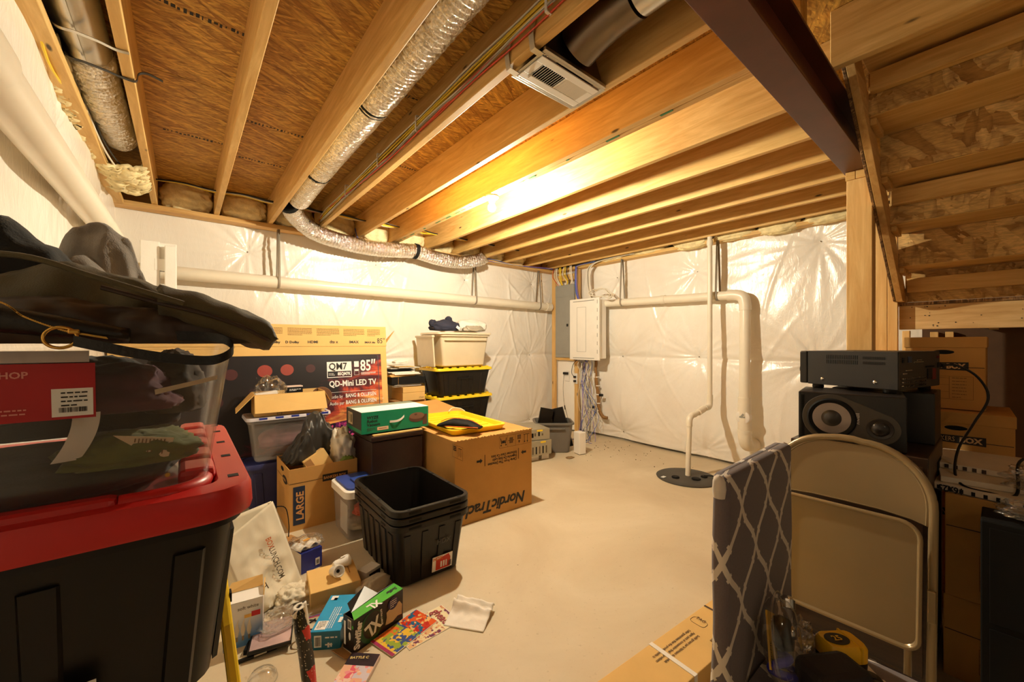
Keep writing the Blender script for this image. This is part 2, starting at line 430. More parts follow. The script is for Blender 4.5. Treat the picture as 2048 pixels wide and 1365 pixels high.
# ------------------------------------------------------------------ setting: floor, ceiling, walls
JZ, JH = 2.43, 0.235              # joist undersides and depth
TOP = JZ + JH
XL, XR, YB, YF = -.47, 4.60, 4.56, -3.2
b = MB(); b.box(XL - .2, YF - .2, -.12, XR + .2, YB + .2, 0)
struct(b.build('floor', FLOOR))
ceil_o = bpy.data.objects.new('ceiling', None); C.objects.link(ceil_o); struct(ceil_o)
ys = [YF, -2.22, -1.0, .215, 1.435, 2.655, 3.875, YB + .1]
for i in range(len(ys) - 1):
    off = -.181 if i % 2 else 1.038
    xs = [XL - .1] + [x for x in (off, off + 2.438, off + 4.876) if x > XL + .2 and x < XR] + [XR + .1]
    for a, c_ in zip(xs[:-1], xs[1:]):
        b = MB(); b.box(a + .0015, ys[i] + .002, TOP, c_ - .0015, ys[i + 1] - .002, TOP + .018)
        b.build('subfloor_panel', OSB_C, ceil_o)
b = MB(); b.box(XL - .2, YF - .2, TOP + .03, XR + .2, YB + .2, TOP + .06); b.build('upper_floor', BLACKM, ceil_o)
R = random.Random(3)
marks = []
for (x0, y0) in ((-.1, 2.1), (.25, 1.55), (.3, 2.9), (.7, 2.05), (-.1, 3.35), (1.1, 2.9), (.27, 3.5)):
    for k_ in range(16):
        x = x0 + k_ * .02; marks.append((x, y0 + R.uniform(0, .012), x + R.uniform(.004, .015), y0 + .012 + R.uniform(.004, .02)))
b = MB()
for (x0, y0, x1, y1) in marks: b.box(x0, y0, TOP - .0012, x1, y1, TOP)
o = b.build('panel_stamp', INK, ceil_o); o['kind'] = 'stuff'

JX = [-.20 + .4064 * i for i in range(12)]
for i, x in enumerate(JX):
    if x < 4.4:
        b = MB()
        if i == 5:       # doubled joist with a smear of adhesive
            b.box(x - .05, .47, JZ, x - .012, 4.47, TOP - .002); b.box(x - .009, .47, JZ, x + .029, 4.47, TOP - .002)
        else: b.box(x, .47, JZ, x + .038, 4.47, TOP - .002)
        b.build('joist', LUM_Y, ceil_o, bev=.003)
for x in (-.20, .206, .613, 1.02, 1.43, 2.05):     # joists on the camera side of the steel beam
    b = MB(); b.box(x, YF, JZ, x + .038, .44, TOP - .002); b.build('joist', LUM_Y, ceil_o, bev=.003)
# green adhesive squeezed out of the doubled joist and the plank beside it
b = MB(); R = random.Random(5)
y = 1.0
while y < 4.3:
    L = R.uniform(.02, .09); b.box(JX[5] - .0135 , y, JZ - .002, JX[5] - .0075 + R.uniform(0, .01), y + L, JZ + .001); y += L + R.uniform(.02, .3)
o = b.build('adhesive_smear', plain('green_adhesive', (60, 120, 70), .6), ceil_o); o['kind'] = 'stuff'
# sill plate and rim board at the back, plate on the right
b = MB(); b.box(XL, 4.34, JZ - .040, XR, 4.47, JZ - .001); b.build('sill_plate', LUM_X, ceil_o, bev=.002)
b = MB(); b.box(XL, 4.50, JZ, XR, 4.54, TOP - .002); b.build('rim_board', LUM_X, ceil_o)
b = MB(); b.box(4.40, .3, JZ - .040, 4.53, 4.33, JZ - .001); b.build('sill_plate', LUM_Y, ceil_o, bev=.002)
b = MB(); b.box(-.46, .0, JZ - .04, -.36, 4.33, JZ - .001); b.build('sill_plate', LUM_Y, ceil_o, bev=.002)
def batt(c, size, seed, parent=None):
    return blob('insulation_batt', BATT, parent or ceil_o, c, size, seed, .14, 3.2, False)
for i in range(10):
    x0 = JX[i] + .04; x1 = JX[i + 1]
    batt(((x0 + x1) / 2, 4.42, 2.545), (x1 - x0 - .005, .18, .27), i + 1)
for i, (y, sy, sz, z) in enumerate(((3.3, .5, .12, 2.46), (2.75, .5, .10, 2.455), (2.2, .42, .14, 2.44), (1.75, .4, .11, 2.44), (1.35, .36, .13, 2.43), (.95, .4, .10, 2.43))):
    batt((4.44, y, z), (.14, sy, sz), 30 + i)
def fluff(x0, y0, x1, y1, z, seed, drop=.06):
    def fn(u, v):
        p = Vector((u * 4, v * 9, seed)); n1 = noise.noise(p); n2 = noise.noise(p * 3.1); e = sin(pi * u) ** .5
        return (x0 + (x1 - x0) * u + .02 * noise.noise(Vector((seed, v * 11, 1 if u < .5 else 2))) * (1 if abs(u - .5) > .3 else 0), y0 + (y1 - y0) * v + .03 * noise.noise(Vector((u * 5, seed, 0))), z - drop * e * (.7 + .6 * n1) - .018 * n2)
    b = MB(); b.grid(fn, 20, 60, .03); return b.build('insulation_batt', BATT, ceil_o, smooth='all')
fluff(-.455, 2.0, -.395, 3.9, 2.47, 50, .05); fluff(-.45, 2.45, -.395, 3.35, 2.445, 61, .04); fluff(-.43, 3.46, -.20, 3.95, 2.45, 62, .06); fluff(-.46, 1.1, -.41, 2.1, 2.47, 53, .04)

# walls: concrete with a tacked white insulation blanket in front
def wall_blanket(n_u, n_z, length, tacks, seed, seam=1.13, zbot=.03, ztop=2.395):
    u = np.linspace(0, length, n_u + 1)[None, :]; z = np.linspace(zbot, ztop, n_z + 1)[:, None]
    U = np.repeat(u, n_z + 1, 0); Z = np.repeat(z, n_u + 1, 1)
    h = np.full(U.shape, .075)
    dmin = np.full(U.shape, 9.0); rs = np.random.RandomState(seed); rad = np.zeros(U.shape)
    for (tu, tz) in tacks:
        dx = U - tu; dz = (Z - tz); d = np.sqrt(dx * dx + dz * dz * 1.0) + 1e-6; dmin = np.minimum(dmin, d)
        a = np.arctan2(dz, dx); w_ = np.zeros(U.shape)
        for q in range(7):
            fr = rs.randint(5, 27); ph = rs.uniform(0, 6.28); tw = rs.uniform(-2, 2)
            w_ += np.abs(np.sin(a * fr / 2 + ph + tw * d)) ** .6 * rs.uniform(.4, 1) * (16. / (fr + 8))
        rad += -(w_ / 7 - .5) * .085 * np.exp(-d / .40) * np.clip(d / .05, 0, 1)
    h += rad - .055 * np.exp(-dmin / .16)
    h -= .020 * np.exp(-np.abs(Z - seam) / .03) + .008 * np.exp(-np.abs(Z - seam) / .2)
    # long slack folds drooping between tacks
    for q in range(int(length * 9)):
        cu, cz = rs.uniform(0, length), rs.uniform(.1, 2.3); an = rs.uniform(-.9, .9) + pi / 2; L = rs.uniform(.15, .45); wd = rs.uniform(.008, .022)
        s_ = (U - cu) * cos(an) + (Z - cz) * sin(an) + .06 * np.sin((Z - cz) * 5 + cu); t_ = -(U - cu) * sin(an) + (Z - cz) * cos(an)
        t_ = t_ + .25 * s_ * s_
        h += rs.uniform(.005, .018) * np.exp(-(t_ / wd) ** 2) * np.exp(-(s_ / L) ** 2)
    for q in range(10):
        fx, fz, ph = rs.uniform(1, 9), rs.uniform(1, 7), rs.uniform(0, 6.28); h += .0022 * np.sin(U * fx + Z * fz + ph)
    h = np.where(Z < .25, h - (.25 - Z) * .12, h); h = np.clip(h, .006, .16)
    return U, Z, h
def blanket(name, parent, to3d, *a, **k):
    U, Z, h = wall_blanket(*a, **k); nz, nu = U.shape
    P = to3d(U, Z, h); v = [tuple(p) for p in P.reshape(-1, 3)]
    f = [(j * nu + i, j * nu + i + 1, (j + 1) * nu + i + 1, (j + 1) * nu + i) for j in range(nz - 1) for i in range(nu - 1)]
    b = MB(); b._add(v, f) if False else None
    me = bpy.data.meshes.new(name); me.from_pydata(v, [], f); me.materials.append(SHEET); me.polygons.foreach_set('use_smooth', [True] * len(f)); me.update()
    o = bpy.data.objects.new(name, me); C.objects.link(o); o.parent = parent; return o
def wallbox(name, *a):
    b = MB(); b.box(*a); return struct(b.build(name, CONC))
wb = wallbox('wall_back', XL - .2, YB, 0, XR + .2, YB + .2, TOP)
wr = wallbox('wall_right', XR, YF, 0, XR + .2, YB, TOP)
wl = wallbox('wall_left', XL - .2, YF, 0, XL, YB, TOP)
wallbox('wall_front', XL - .2, YF - .2, 0, XR + .2, YF, TOP)
XB0 = XL
tb = [(.47, 2.17), (1.7, 2.2), (2.9, 2.15), (4.1, 2.2), (.47, 1.13), (1.7, 1.13), (2.9, 1.13), (4.06, 1.13), (.5, .15), (1.7, .2), (4.06, .15)]
blanket('insulation_blanket', wb, lambda U, Z, h: np.stack([XB0 + U, YB - .002 - h, Z], -1), 420, 190, XR - XL, [(x - XL, z) for x, z in tb], 11)
tr = [(3.21, 1.13), (2.18, 1.15), (1.08, 1.13), (2.2, 2.13), (3.3, 2.2), (1.05, 2.25), (3.2, .12), (1.1, .15), (2.1, .1), (.1, 1.13), (-1, 1.13)]
blanket('insulation_blanket', wr, lambda U, Z, h: np.stack([XR - .002 - h, 4.5 - U, Z], -1), 420, 190, 7.2, [(4.5 - y, z) for y, z in tr], 23)
tl = [(3.9, 1.3), (2.7, 1.3), (3.9, 2.3), (2.7, 2.25), (1.6, 1.3), (1.6, 2.3), (.5, 1.3)]
blanket('insulation_blanket', wl, lambda U, Z, h: np.stack([XL + .002 + h * .7, YF + U, Z], -1), 420, 130, 7.7, [(y - YF, z) for y, z in tl], 31, seam=1.3)
# tack heads on the blankets
b = MB()
for x, z in tb: b.lathe([(.0, -.004), (.007, -.003), (.007, .0), (0, .001)], 8, 'Y', (x, YB - .032, z), False)
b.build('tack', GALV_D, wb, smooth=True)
b = MB()
for y, z in tr[:8]: b.lathe([(0, -.004), (.007, -.003), (.007, 0), (0, .001)], 8, 'X', (XR - .032, y, z), False)
b.build('tack', GALV_D, wr, smooth=True)

b = MB(); b.box(2.15, -.78, 0, XR, -.68, 2.40); struct(b.build('wall_shade_stair', plain('shade_plaster', (120, 104, 84), .9)))  # added partition blocking the rear bulb under the stairs; dim tone paints its shade
b = MB(); b.box(3.98, -.675, 0, 4.02, .34, 1.43); struct(b.build('wall_shade_landing', plain('shade_board', (84, 58, 36), .85)))  # added dark sheet behind the file boxes, painting the gloom under the landing
# ------------------------------------------------------------------ steel beam, posts, stairs
t = thing('steel_beam', 'red-brown painted steel I-beam crossing under the joists to the wooden post', 'beam', (-.5, .48, 2.22))
b = MB(); L = 3.42
b.box(0, -.055, 0, L, .055, .011); b.build('lower_flange', STEEL, t, bev=.002)
b = MB(); b.box(0, -.004, .011, L, .004, .187); b.build('web', STEEL, t)
b = MB(); b.box(0, -.055, .187, L, .055, .198); b.build('upper_flange', STEEL, t, bev=.002)
b = MB(); b.box(1.9, .0555, .186, 2.12, .085, .208); b.build('nailer_block', LUM_X, t)

t = thing('support_post', 'built-up wooden post carrying the end of the steel beam, with a cut block on top', 'post', (2.76, .47, 0))
for i in range(3):
    b = MB(); b.box(i * .039 - .004, -.054 + .002 * i, 0, i * .039 + .034, .051 - .002 * i, 2.175); b.build('stud', LUM_Z, t, bev=.003)
b = MB(); b.box(-.006, -.056, 2.176, .10, .012, 2.2195); b.build('cap_block', LUM_Y, t, bev=.002)
b = MB(); b.box(-.006, .014, 2.176, .10, .055, 2.2195); b.build('cap_block', LUM_Y, t, bev=.002)

t = thing('stud_wall', 'row of bare wooden studs behind the amplifier, under the stair string', 'studs', (3.47, .0, 0))
for i, (x, y, wd, h) in enumerate(((0, .454, .067, 2.24), (.0, .405, .047, 2.10), (.0, .350, .034, 1.38), (.46, .26, .038, 1.38), (.46, .19, .038, 1.38))):
    b = MB(); b.box(x, y, 0, x + .04, y + wd, h); b.build('stud', LUM_Z, t, bev=.002)
b = MB(); b.box(-.02, .44, 2.242, .06, .53, 2.30); b.build('top_block', LUM_Y, t, bev=.002)

st = thing('staircase', 'open underside of the wooden stairs with chipboard risers and plank treads', 'stairs', (0, 0, 0))
SY0, SY1 = -.62, .375
tz = [2.523 - .1935 * i for i in range(5)]; tx = [2.13 + .28 * i for i in range(5)]
for i in range(5):
    b = MB(); b.box(tx[i] - .0, SY0, tz[i], tx[i] + .305, SY1, tz[i] + .026); b.build('tread', LUM_Y, st, bev=.003)
    if i: 
        b = MB(); b.box(tx[i] - .0125, SY0, tz[i] + .003, tx[i] - .001, SY1, tz[i - 1] - .002); b.build('riser', OSB_R, st)
b = MB(); b.box(tx[4] + .28 - .0125, SY0, 1.5605, tx[4] + .28 - .001, SY1, tz[4] - .002); b.build('riser', OSB_R, st)
b = MB(); b.box(tx[0] - .0125, SY0, tz[0] + .003, tx[0] - .001, SY1, TOP - .002); b.build('riser', OSB_R, st)
# 2x4 blocking nailed behind every other riser
for (x, z0, z1) in ((tx[0] + .28 - .058, tz[0] - .105, tz[0] - .02), (tx[2] + .28 - .058, tz[2] - .10, tz[2] - .012), (tx[4] + .28 - .058, tz[4] - .13, tz[4] - .045)):
    b = MB(); b.box(x, SY0, z0 , x + .040, SY1 - .012, z1); b.build('blocking', LUM_Y, st, bev=.002)
# wedge blocks where treads meet the string
for i in range(1, 5):
    b = MB(); b.box(tx[i] + .02, SY1 - .022, tz[i] - .030, tx[i] + .20, SY1 - .001, tz[i] - .001); b.build('wedge', LUM_Y, st)
# strings: notched 2x board, seen from its underside
def string(y0, y1, name, mat):
    sl = -.1935 / .28
    x0, x1 = 2.09, 3.62
    f = lambda x: 2.475 + (x - 2.09) * sl
    pts = [(x0, y0, f(x0))]
    pts += [(x0 + (2.475 - 1.562) / .691, y0, 1.562), (x1, y0, 1.562), (x1, y0, f(x1) + .16)]
    pts += [(x0, y0, f(x0) + .16)]
    b = MB(); b.prism([(p[0], y0, p[2]) for p in pts], (0, y1 - y0, 0)); b.build(name, mat, st, bev=.002)
string(SY1, SY1 + .030, 'string', LUM_X); string(SY1 + .031, SY1 + .043, 'string_cladding', OSB_E); string(SY0 - .04, SY0 - .002, 'string', LUM_X)
t = thing('stair_landing', 'low wooden landing with nail-pocked header board over the stacked file boxes', 'landing', (3.53, 0, 0))
b = MB(); b.box(0, -.67, 1.39, .038, .405, 1.54); b.build('header_board', wood('header_lumber', (238, 204, 146), (206, 162, 100), 'Y'), t, bev=.002)
b = MB(); b.box(-.01, -.67, 1.541, .95, .415, 1.559); b.build('deck', OSB_E, t)
for y in (.0, -.3, -.6): 
    b = MB(); b.box(.04, y, 1.39, .44, y + .038, 1.54); b.build('deck_joist', LUM_X, t)
R = random.Random(12); b = MB()
for i in range(22):
    y = R.choice([R.uniform(.2, .36), R.uniform(-.3, .3)]); z = R.uniform(1.405, 1.53); r_ = R.uniform(.002, .004)
    b.lathe([(r_, -.0015), (r_, .001)], 7, 'X', (-.0005, y, z))
o = b.build('nail_hole', INK, t); o['kind'] = 'stuff'

# ------------------------------------------------------------------ lamp holder with the bare bulb
def bulb_fixture(name, label, loc, power, drop=.1):
    t = thing(name, label, 'lamp', loc)
    b = MB(); b.lathe([(.052, .0), (.052, -.012), (.04, -.022), (.026, -.03), (.024, -.045), (.016, -.046)], 24); b.build('lamp_holder', WPLAS, t, smooth=True)
    b = MB(); prof = [(.011, -.046), (.013, -.052), (.02, -.064), (.028, -.078), (.030, -.09), (.027, -.104), (.016, -.116), (.001, -.12)]
    b.lathe(prof, 20); b.build('bulb', m_glow(name + '_glow', BULB_COLOR, power), t, smooth='all'); return t
bulb_fixture('light_bulb', 'bare glowing bulb in a white holder under the doubled joist', (JX[5] - .01, 2.46, JZ - .001), BULB_POWER)
bulb_fixture('basement_bulb', 'second bare bulb on the ceiling behind the viewer', (1.039, -1.6, JZ - .001), BACK_BULB_POWER)

# ------------------------------------------------------------------ ducts
def flex_mb(b, path, r, pitch=.030, depth=.013, n=40, seed=0, crinkle=.003):
    P = smooth_path(path, 8); Q = []
    # resample evenly
    L = [0]
    for a, c_ in zip(P, P[1:]): L.append(L[-1] + (c_ - a).length)
    m = int(L[-1] / (pitch / 7)); j = 0
    for i in range(m + 1):
        d = L[-1] * i / m
        while j < len(L) - 2 and L[j + 1] < d: j += 1
        t = (d - L[j]) / max(L[j + 1] - L[j], 1e-9); Q.append(P[j].lerp(P[j + 1], min(t, 1)))
    def rf(s, th):
        c_ = abs(cos(pi * s / pitch)) ** .6
        nz = noise.noise(Vector((cos(th) * 2.2, sin(th) * 2.2, s * 22 + seed))) + .6 * noise.noise(Vector((cos(th) * 5, sin(th) * 5, s * 60 + seed)))
        return r * (1 + .02 * noise.noise(Vector((s * 5, th, seed)))) - depth * (1 - c_) + crinkle * nz
    b.tube(Q, r, n, True, rf)
t = thing('flexible_duct', 'silver foil flexible duct with black tape bands in the joist bay beside the third joist', 'duct', (.752, 0, 2.545))
b = MB(); flex_mb(b, [(0, .2, 0), (0, 1.2, .002), (.0, 2.0, -.004), (0, 2.8, .0), (0, 3.4, -.01), (-.005, 3.72, -.035)], .088, seed=2); b.build('duct_sleeve', FOIL, t, smooth='all')
for y in (2.03, 3.10):
    b = MB(); b.lathe([(.083, -.02), (.09, -.018), (.091, .0), (.09, .018), (.083, .02)], 28, 'Y', (0, y, 0), False); b.build('tape_band', BLACKM, t, smooth=True)
t = thing('flexible_duct', 'sagging silver foil flexible duct slung along the top of the back wall', 'duct', (0, 0, 0))
b = MB(); flex_mb(b, [(.70, 3.86, 2.50), (.80, 4.05, 2.45), (1.0, 4.2, 2.375), (1.34, 4.245, 2.33), (1.66, 4.25, 2.325), (2.03, 4.245, 2.36), (2.10, 4.24, 2.352), (2.38, 4.235, 2.31), (2.68, 4.22, 2.315), (2.88, 4.15, 2.36), (2.93, 4.10, 2.40)], .082, seed=9); b.build('duct_sleeve', FOIL, t, smooth='all')
b = MB(); b.tube([(2.035, 4.245, 2.362), (2.055, 4.245, 2.360), (2.075, 4.245, 2.357)], .088, 28); b.build('tape_band', BLACKM, t, smooth=True)
b = MB(); b.tube([(.69, 3.845, 2.507), (.71, 3.875, 2.497)], .087, 28); b.build('tape_band', BLACKM, t, smooth=True)
t = thing('flexible_duct', 'short silver foil duct end beyond the rigid pipe in the bay by the left wall', 'duct', (-.312, 0, 2.535))
b = MB(); flex_mb(b, [(0, 2.42, .0), (0, 2.8, -.005), (.005, 3.2, .01), (.01, 3.42, .035)], .086, seed=5); b.build('duct_sleeve', FOIL, t, smooth='all')
t = thing('rigid_duct', 'smooth galvanized round duct in the bay by the left wall', 'duct', (-.312, 0, 2.54))
b = MB(); b.tube([(0, -.5, 0), (0, 2.415, 0)], .078, 32); b.build('duct_pipe', GALV, t, smooth=True)
b = MB(); b.box(-.004, -.5, -.083, .004, 2.41, -.0785); b.build('seam', GALV, t)
def strap(name, label, path, mat, wd=.018, group=None):
    b = MB(); P = smooth_path(path, 5); n = len(P)
    def fn(u, v):
        i = min(int(round(u * (n - 1))), n - 1); return P[i] + Vector((0, (v - .5) * wd, 0))
    b.grid(fn, n - 1, 1, .0018); o = b.build(name, mat, None); return tag(o, label, 'strap', group)
strap('hanger_strap', 'grey metal strap holding the galvanized duct up by the left wall', [(-.392, 2.19, 2.60), (-.40, 2.17, 2.52), (-.36, 2.16, 2.453), (-.312, 2.155, 2.448), (-.25, 2.15, 2.44), (-.2, 2.145, 2.427), (-.162, 2.14, 2.427)], GALV)
strap('hanger_strap', 'black plastic strap under the duct end, its tail hanging past the first joist', [(-.392, 2.38, 2.58), (-.40, 2.36, 2.50), (-.36, 2.35, 2.446), (-.312, 2.35, 2.442), (-.25, 2.35, 2.435), (-.2, 2.35, 2.4265), (-.158, 2.35, 2.4265), (-.15, 2.35, 2.46), (-.12, 2.35, 2.475), (-.07, 2.36, 2.468)], BLACKP)

# round duct with elbow above the ceiling register
t = thing('register_box', 'galvanized metal box with a white louvred ceiling register between the joists', 'vent', (1.059, 1.19, 2.43))
W_, H_ = .366, .09
b = MB()   # flange
b.box(0, -H_, -.014, .085, H_, -.012); b.box(.31, -H_, -.014, W_ + .01, H_, -.012); b.box(.085, -H_, -.014, .31, -H_ + .012, -.012); b.box(.085, H_ - .012, -.014, .31, H_, -.012)
b.box(0, -H_ - .012, -.014, W_, -H_, .0); b.box(0, H_, -.014, W_, H_ + .012, .0)
b.build('flange', GALV, t, bev=.001)
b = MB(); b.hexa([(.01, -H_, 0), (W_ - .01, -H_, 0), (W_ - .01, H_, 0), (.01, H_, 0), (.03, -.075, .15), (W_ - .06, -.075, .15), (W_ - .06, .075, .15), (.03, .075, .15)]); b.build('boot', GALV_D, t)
g = MB(); x0, x1, y0, y1 = .012, .352, -.073, .073
for r_ in frame_rects(x0, y0, x1, y1, .034): g.box(r_[0], r_[1], -.020, r_[2], r_[3], -.0145)
g.box(.178, -.04, -.019, .186, .04, -.015); go = g.build('register', WPLAS, t, bev=.0015)
b = MB(); b.box(x0 + .03, y0 + .03, -.0145, x1 - .03, y1 - .03, -.0140); b.build('damper', BLACKM, go)
for i in range(11):
    b = MB(); b.M = Matrix.Translation((.052 + i * .0118, 0, -.0172)) @ Matrix.Rotation(radians(-40), 4, 'Y'); b.box(-.004, -.041, -.0006, .004, .041, .0006); b.build('louver', WPLAS, go)
for i in range(12):
    b = MB(); b.M = Matrix.Translation((.192 + i * .0112, 0, -.0172)) @ Matrix.Rotation(radians(35), 4, 'Y'); b.box(-.0048, -.041, -.0006, .0048, .041, .0006); b.build('louver', WPLAS, go)
b = MB(); b.box(.044, .02, -.026, .047, .05, -.020); b.build('lever', CHROME, go)
for y in (-.07, .075):   # bent hanging tabs on the joist face
    b = MB(); P = [(-.046, y - .02, .115), (-.0435, y - .01, .07), (-.05, y - .004, .035), (-.041, y, .0), (-.038, y, -.014), (.01, y, -.016)]
    P = [Vector(p) for p in P]
    b.grid(lambda u, v, P=P: P[min(int(round(u * (len(P) - 1))), len(P) - 1)] + Vector((0, (v - .5) * .026, 0)), len(P) - 1, 1, .0012); b.build('hanging_tab', GALV, t)
b = MB()
for x, y in ((.015, -.08), (.03, -.08), (.35, -.08), (.015, .08), (.35, .08), (.03, .08), (.362, .06)): b.lathe([(.0035, 0), (.003, -.003), (.0, -.0035)], 8, 'Z', (x, y, -.014), False)
b.build('screw', CHROME, t, smooth=True)
t = thing('rigid_duct', 'galvanized round duct with a dark elbow feeding the ceiling register', 'duct', (1.24, 0, 2.543))
b = MB(); b.tube([(.0, -.3, .0), (.0, .80, 0)], .082, 32); b.build('duct_pipe', GALV, t, smooth=True)
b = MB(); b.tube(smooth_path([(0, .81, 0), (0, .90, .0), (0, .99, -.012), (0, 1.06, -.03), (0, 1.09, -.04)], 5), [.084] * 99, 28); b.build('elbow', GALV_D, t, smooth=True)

# ------------------------------------------------------------------ cable bundles
def cables(root, specs, r=.0045, n=6):
    for c_, path in specs:
        b = MB(); b.tube(smooth_path(path, 5), r, n); b.build('cable', CW[c_], root, smooth='all')
t = thing('cable_bundle', 'bundle of white, yellow and red cables stapled along the fourth joist side', 'cables', (1.02, 0, 0))
R = random.Random(4); sp = []
for i, c_ in enumerate(['white', 'white', 'white', 'yellow', 'yellow', 'yellow', 'white', 'red', 'red', 'grey']):
    z0 = 2.555 - .008 * i; pts = []
    for y in (.62, 1.1, 1.5, 1.95, 2.4, 2.9, 3.4, 3.9):
        bunch = abs(((y - .62) / 3.4 * 4) % 1 - .5) * 2
        z = 2.535 - (y - .6) * .012 + (4.5 - i) * (.0055 + .005 * bunch) + R.uniform(-.004, .004)
        if c_ == 'red': z = 2.495 + .012 * (i - 7) + .03 * sin(y * 1.7 + i) - .005 * (y - 2) - (.02 if y < 1.4 else 0)
        pts.append((-.0075 - R.uniform(0, .006) - .009 * (i % 2), y, z))
    pts.append((-.01 - .008 * (i % 2), 4.12, 2.50 - .004 * i)); sp.append((c_, pts))
cables(t, sp, .0042)
for y in (1.02, 2.05, 2.62, 3.3):
    b = MB(); b.box(-.026, y - .006, 2.478, -.002, y + .006, 2.482); b.box(-.028, y - .006, 2.482, -.0255, y + .006, 2.562); b.box(-.026, y - .006, 2.562, -.002, y + .006, 2.566); b.build('cable_staple', WPLAS, t)
t = thing('cable_bundle', 'flat run of coloured cables passing through the joists near the back wall', 'cables', (0, 4.10, 0))
sp = []
for i, c_ in enumerate(['black', 'black', 'white', 'yellow', 'yellow', 'yellow', 'white', 'red', 'red', 'white']):
    x0 = -.42 if i < 4 else (.66 if i < 7 else .7); x1 = 3.95
    pts = []; x = x0; k_ = 0
    while x < x1:
        pts.append((x, -.04 + .0105 * i + R.uniform(-.003, .003), 2.563 + .006 * sin(x * 3 + i) + (.012 if i > 6 else 0) + (-.015 if (k_ % 2) else .0))); x += .203; k_ += 1
    pts.append((4.0, -.04 + .01 * i, 2.55)); sp.append((c_, pts))
cables(t, sp, .0048)
t = thing('cable_bundle', 'yellow, white and black cables hanging beside the duct at the left wall', 'cables', (-.40, 0, 0))
cables(t, [('yellow', [(.03, 1.2, 2.50), (.02, 1.9, 2.45), (.0, 2.3, 2.38), (.01, 2.7, 2.42), (.02, 3.3, 2.46), (.0, 3.9, 2.55)]), ('yellow', [(.04, 1.2, 2.52), (.03, 1.9, 2.47), (.015, 2.35, 2.40), (.02, 2.9, 2.43), (.0, 3.9, 2.54)]),
           ('black', [(.045, 2.9, 2.52), (.05, 3.1, 2.44), (.09, 3.5, 2.43), (.13, 3.9, 2.50), (.15, 4.07, 2.555)]), ('white', [(.03, 2.8, 2.46), (.05, 3.2, 2.41), (.08, 3.6, 2.42), (.11, 4.0, 2.53)])], .005)
t = thing('network_cables', 'thin blue and violet network cables laid along the top of the back wall', 'cables', (0, 4.31, 0))
cables(t, [('blue', [(1.40, .0, 2.52), (1.42, -.02, 2.42), (1.5, -.02, 2.405), (1.65, -.03, 2.40)]), ('blue', [(2.9, 0, 2.405), (3.2, 0, 2.43), (3.6, .01, 2.405), (4.1, .0, 2.42), (4.3, -.05, 2.42)]),
           ('violet', [(2.95, 0, 2.41), (3.25, 0, 2.40), (3.7, .01, 2.41), (4.3, -.06, 2.43)]), ('white', [(3.2, 0, 2.402), (3.6, -.01, 2.40), (3.75, 0, 2.41)])], .0035)
t = thing('long_cable', 'pale cable clipped above the batts on the right wall', 'cables', (4.40, 0, 0))
cables(t, [('white', [(-.03, 3.6, 2.44), (-.04, 2.9, 2.47), (-.06, 2.0, 2.475), (-.05, 1.2, 2.47), (-.05, .6, 2.5)]), ('black', [(-.03, 3.6, 2.43), (-.045, 2.9, 2.455), (-.045, 2.6, 2.46)])], .006)

# ------------------------------------------------------------------ wall pipes
def pvc(name, label, segs, loc=(0, 0, 0)):
    t = thing(name, label, 'pipe', loc)
    for kind, path, r in segs:
        b = MB(); b.tube(smooth_path(path, 6) if kind in ('elbow', 'bend') else path, r, 28); b.build('pipe' if kind == 'pipe' else kind, PVC, t, smooth=True)
    return t
t = pvc('drain_pipe', 'long white drain pipe strapped across the back wall', [('pipe', [(-.40, 4.37, 1.895), (4.36, 4.37, 1.862)], .056), ('coupling', [(4.25, 4.37, 1.863), (4.35, 4.37, 1.862)], .064)])
t = pvc('drain_pipe', 'fat white drain pipe running along the left wall', [('pipe', [(-.345, .2, 1.89), (-.345, 4.05, 1.975)], .056), ('coupling', [(-.345, 1.20, 1.912), (-.345, 1.40, 1.916)], .064), ('elbow', [(-.345, 4.05, 1.975), (-.345, 4.2, 1.975), (-.345, 4.25, 1.9)], .058)])
t = pvc('vent_pipe', 'white pipe across the right wall, dropping through a round cleanout cap into the wall', [
    ('pipe', [(4.40, 3.72, 1.852), (4.40, 1.77, 1.805)], .047), ('coupling', [(4.40, 2.50, 1.823), (4.40, 2.56, 1.825)], .0515), ('coupling', [(4.40, 1.92, 1.808), (4.40, 1.99, 1.81)], .051),
    ('elbow', [(4.40, 1.80, 1.806), (4.40, 1.72, 1.802), (4.40, 1.655, 1.775), (4.40, 1.635, 1.71), (4.40, 1.632, 1.64)], .056), ('pipe', [(4.40, 1.632, 1.64), (4.36, 1.625, .74)], .05),
    ('coupling', [(4.36, 1.625, .76), (4.36, 1.625, .70)], .058), ('pipe', [(4.36, 1.625, .70), (4.36, 1.625, .42)], .06), ('coupling', [(4.36, 1.625, .43), (4.36, 1.625, .40)], .066),
    ('elbow', [(4.36, 1.625, .41), (4.365, 1.62, .34), (4.40, 1.615, .28), (4.46, 1.60, .27), (4.52, 1.59, .27)], .062)])
b = MB(); b.lathe([(.066, .05), (.066, -.012), (.058, -.018), (.0, -.018)], 28, 'X', (4.325, 1.625, .565), False); cap = b.build('cleanout_cap', WPLAS, t, smooth=True)
b = MB(); b.box(4.300, 1.60, .56, 4.307, 1.65, .575); b.cbox((4.3035, 1.625, .58), (.008, .02, .045), Matrix.Rotation(.6, 3, 'X')); b.build('cap_lever', GREYPAINT, cap)
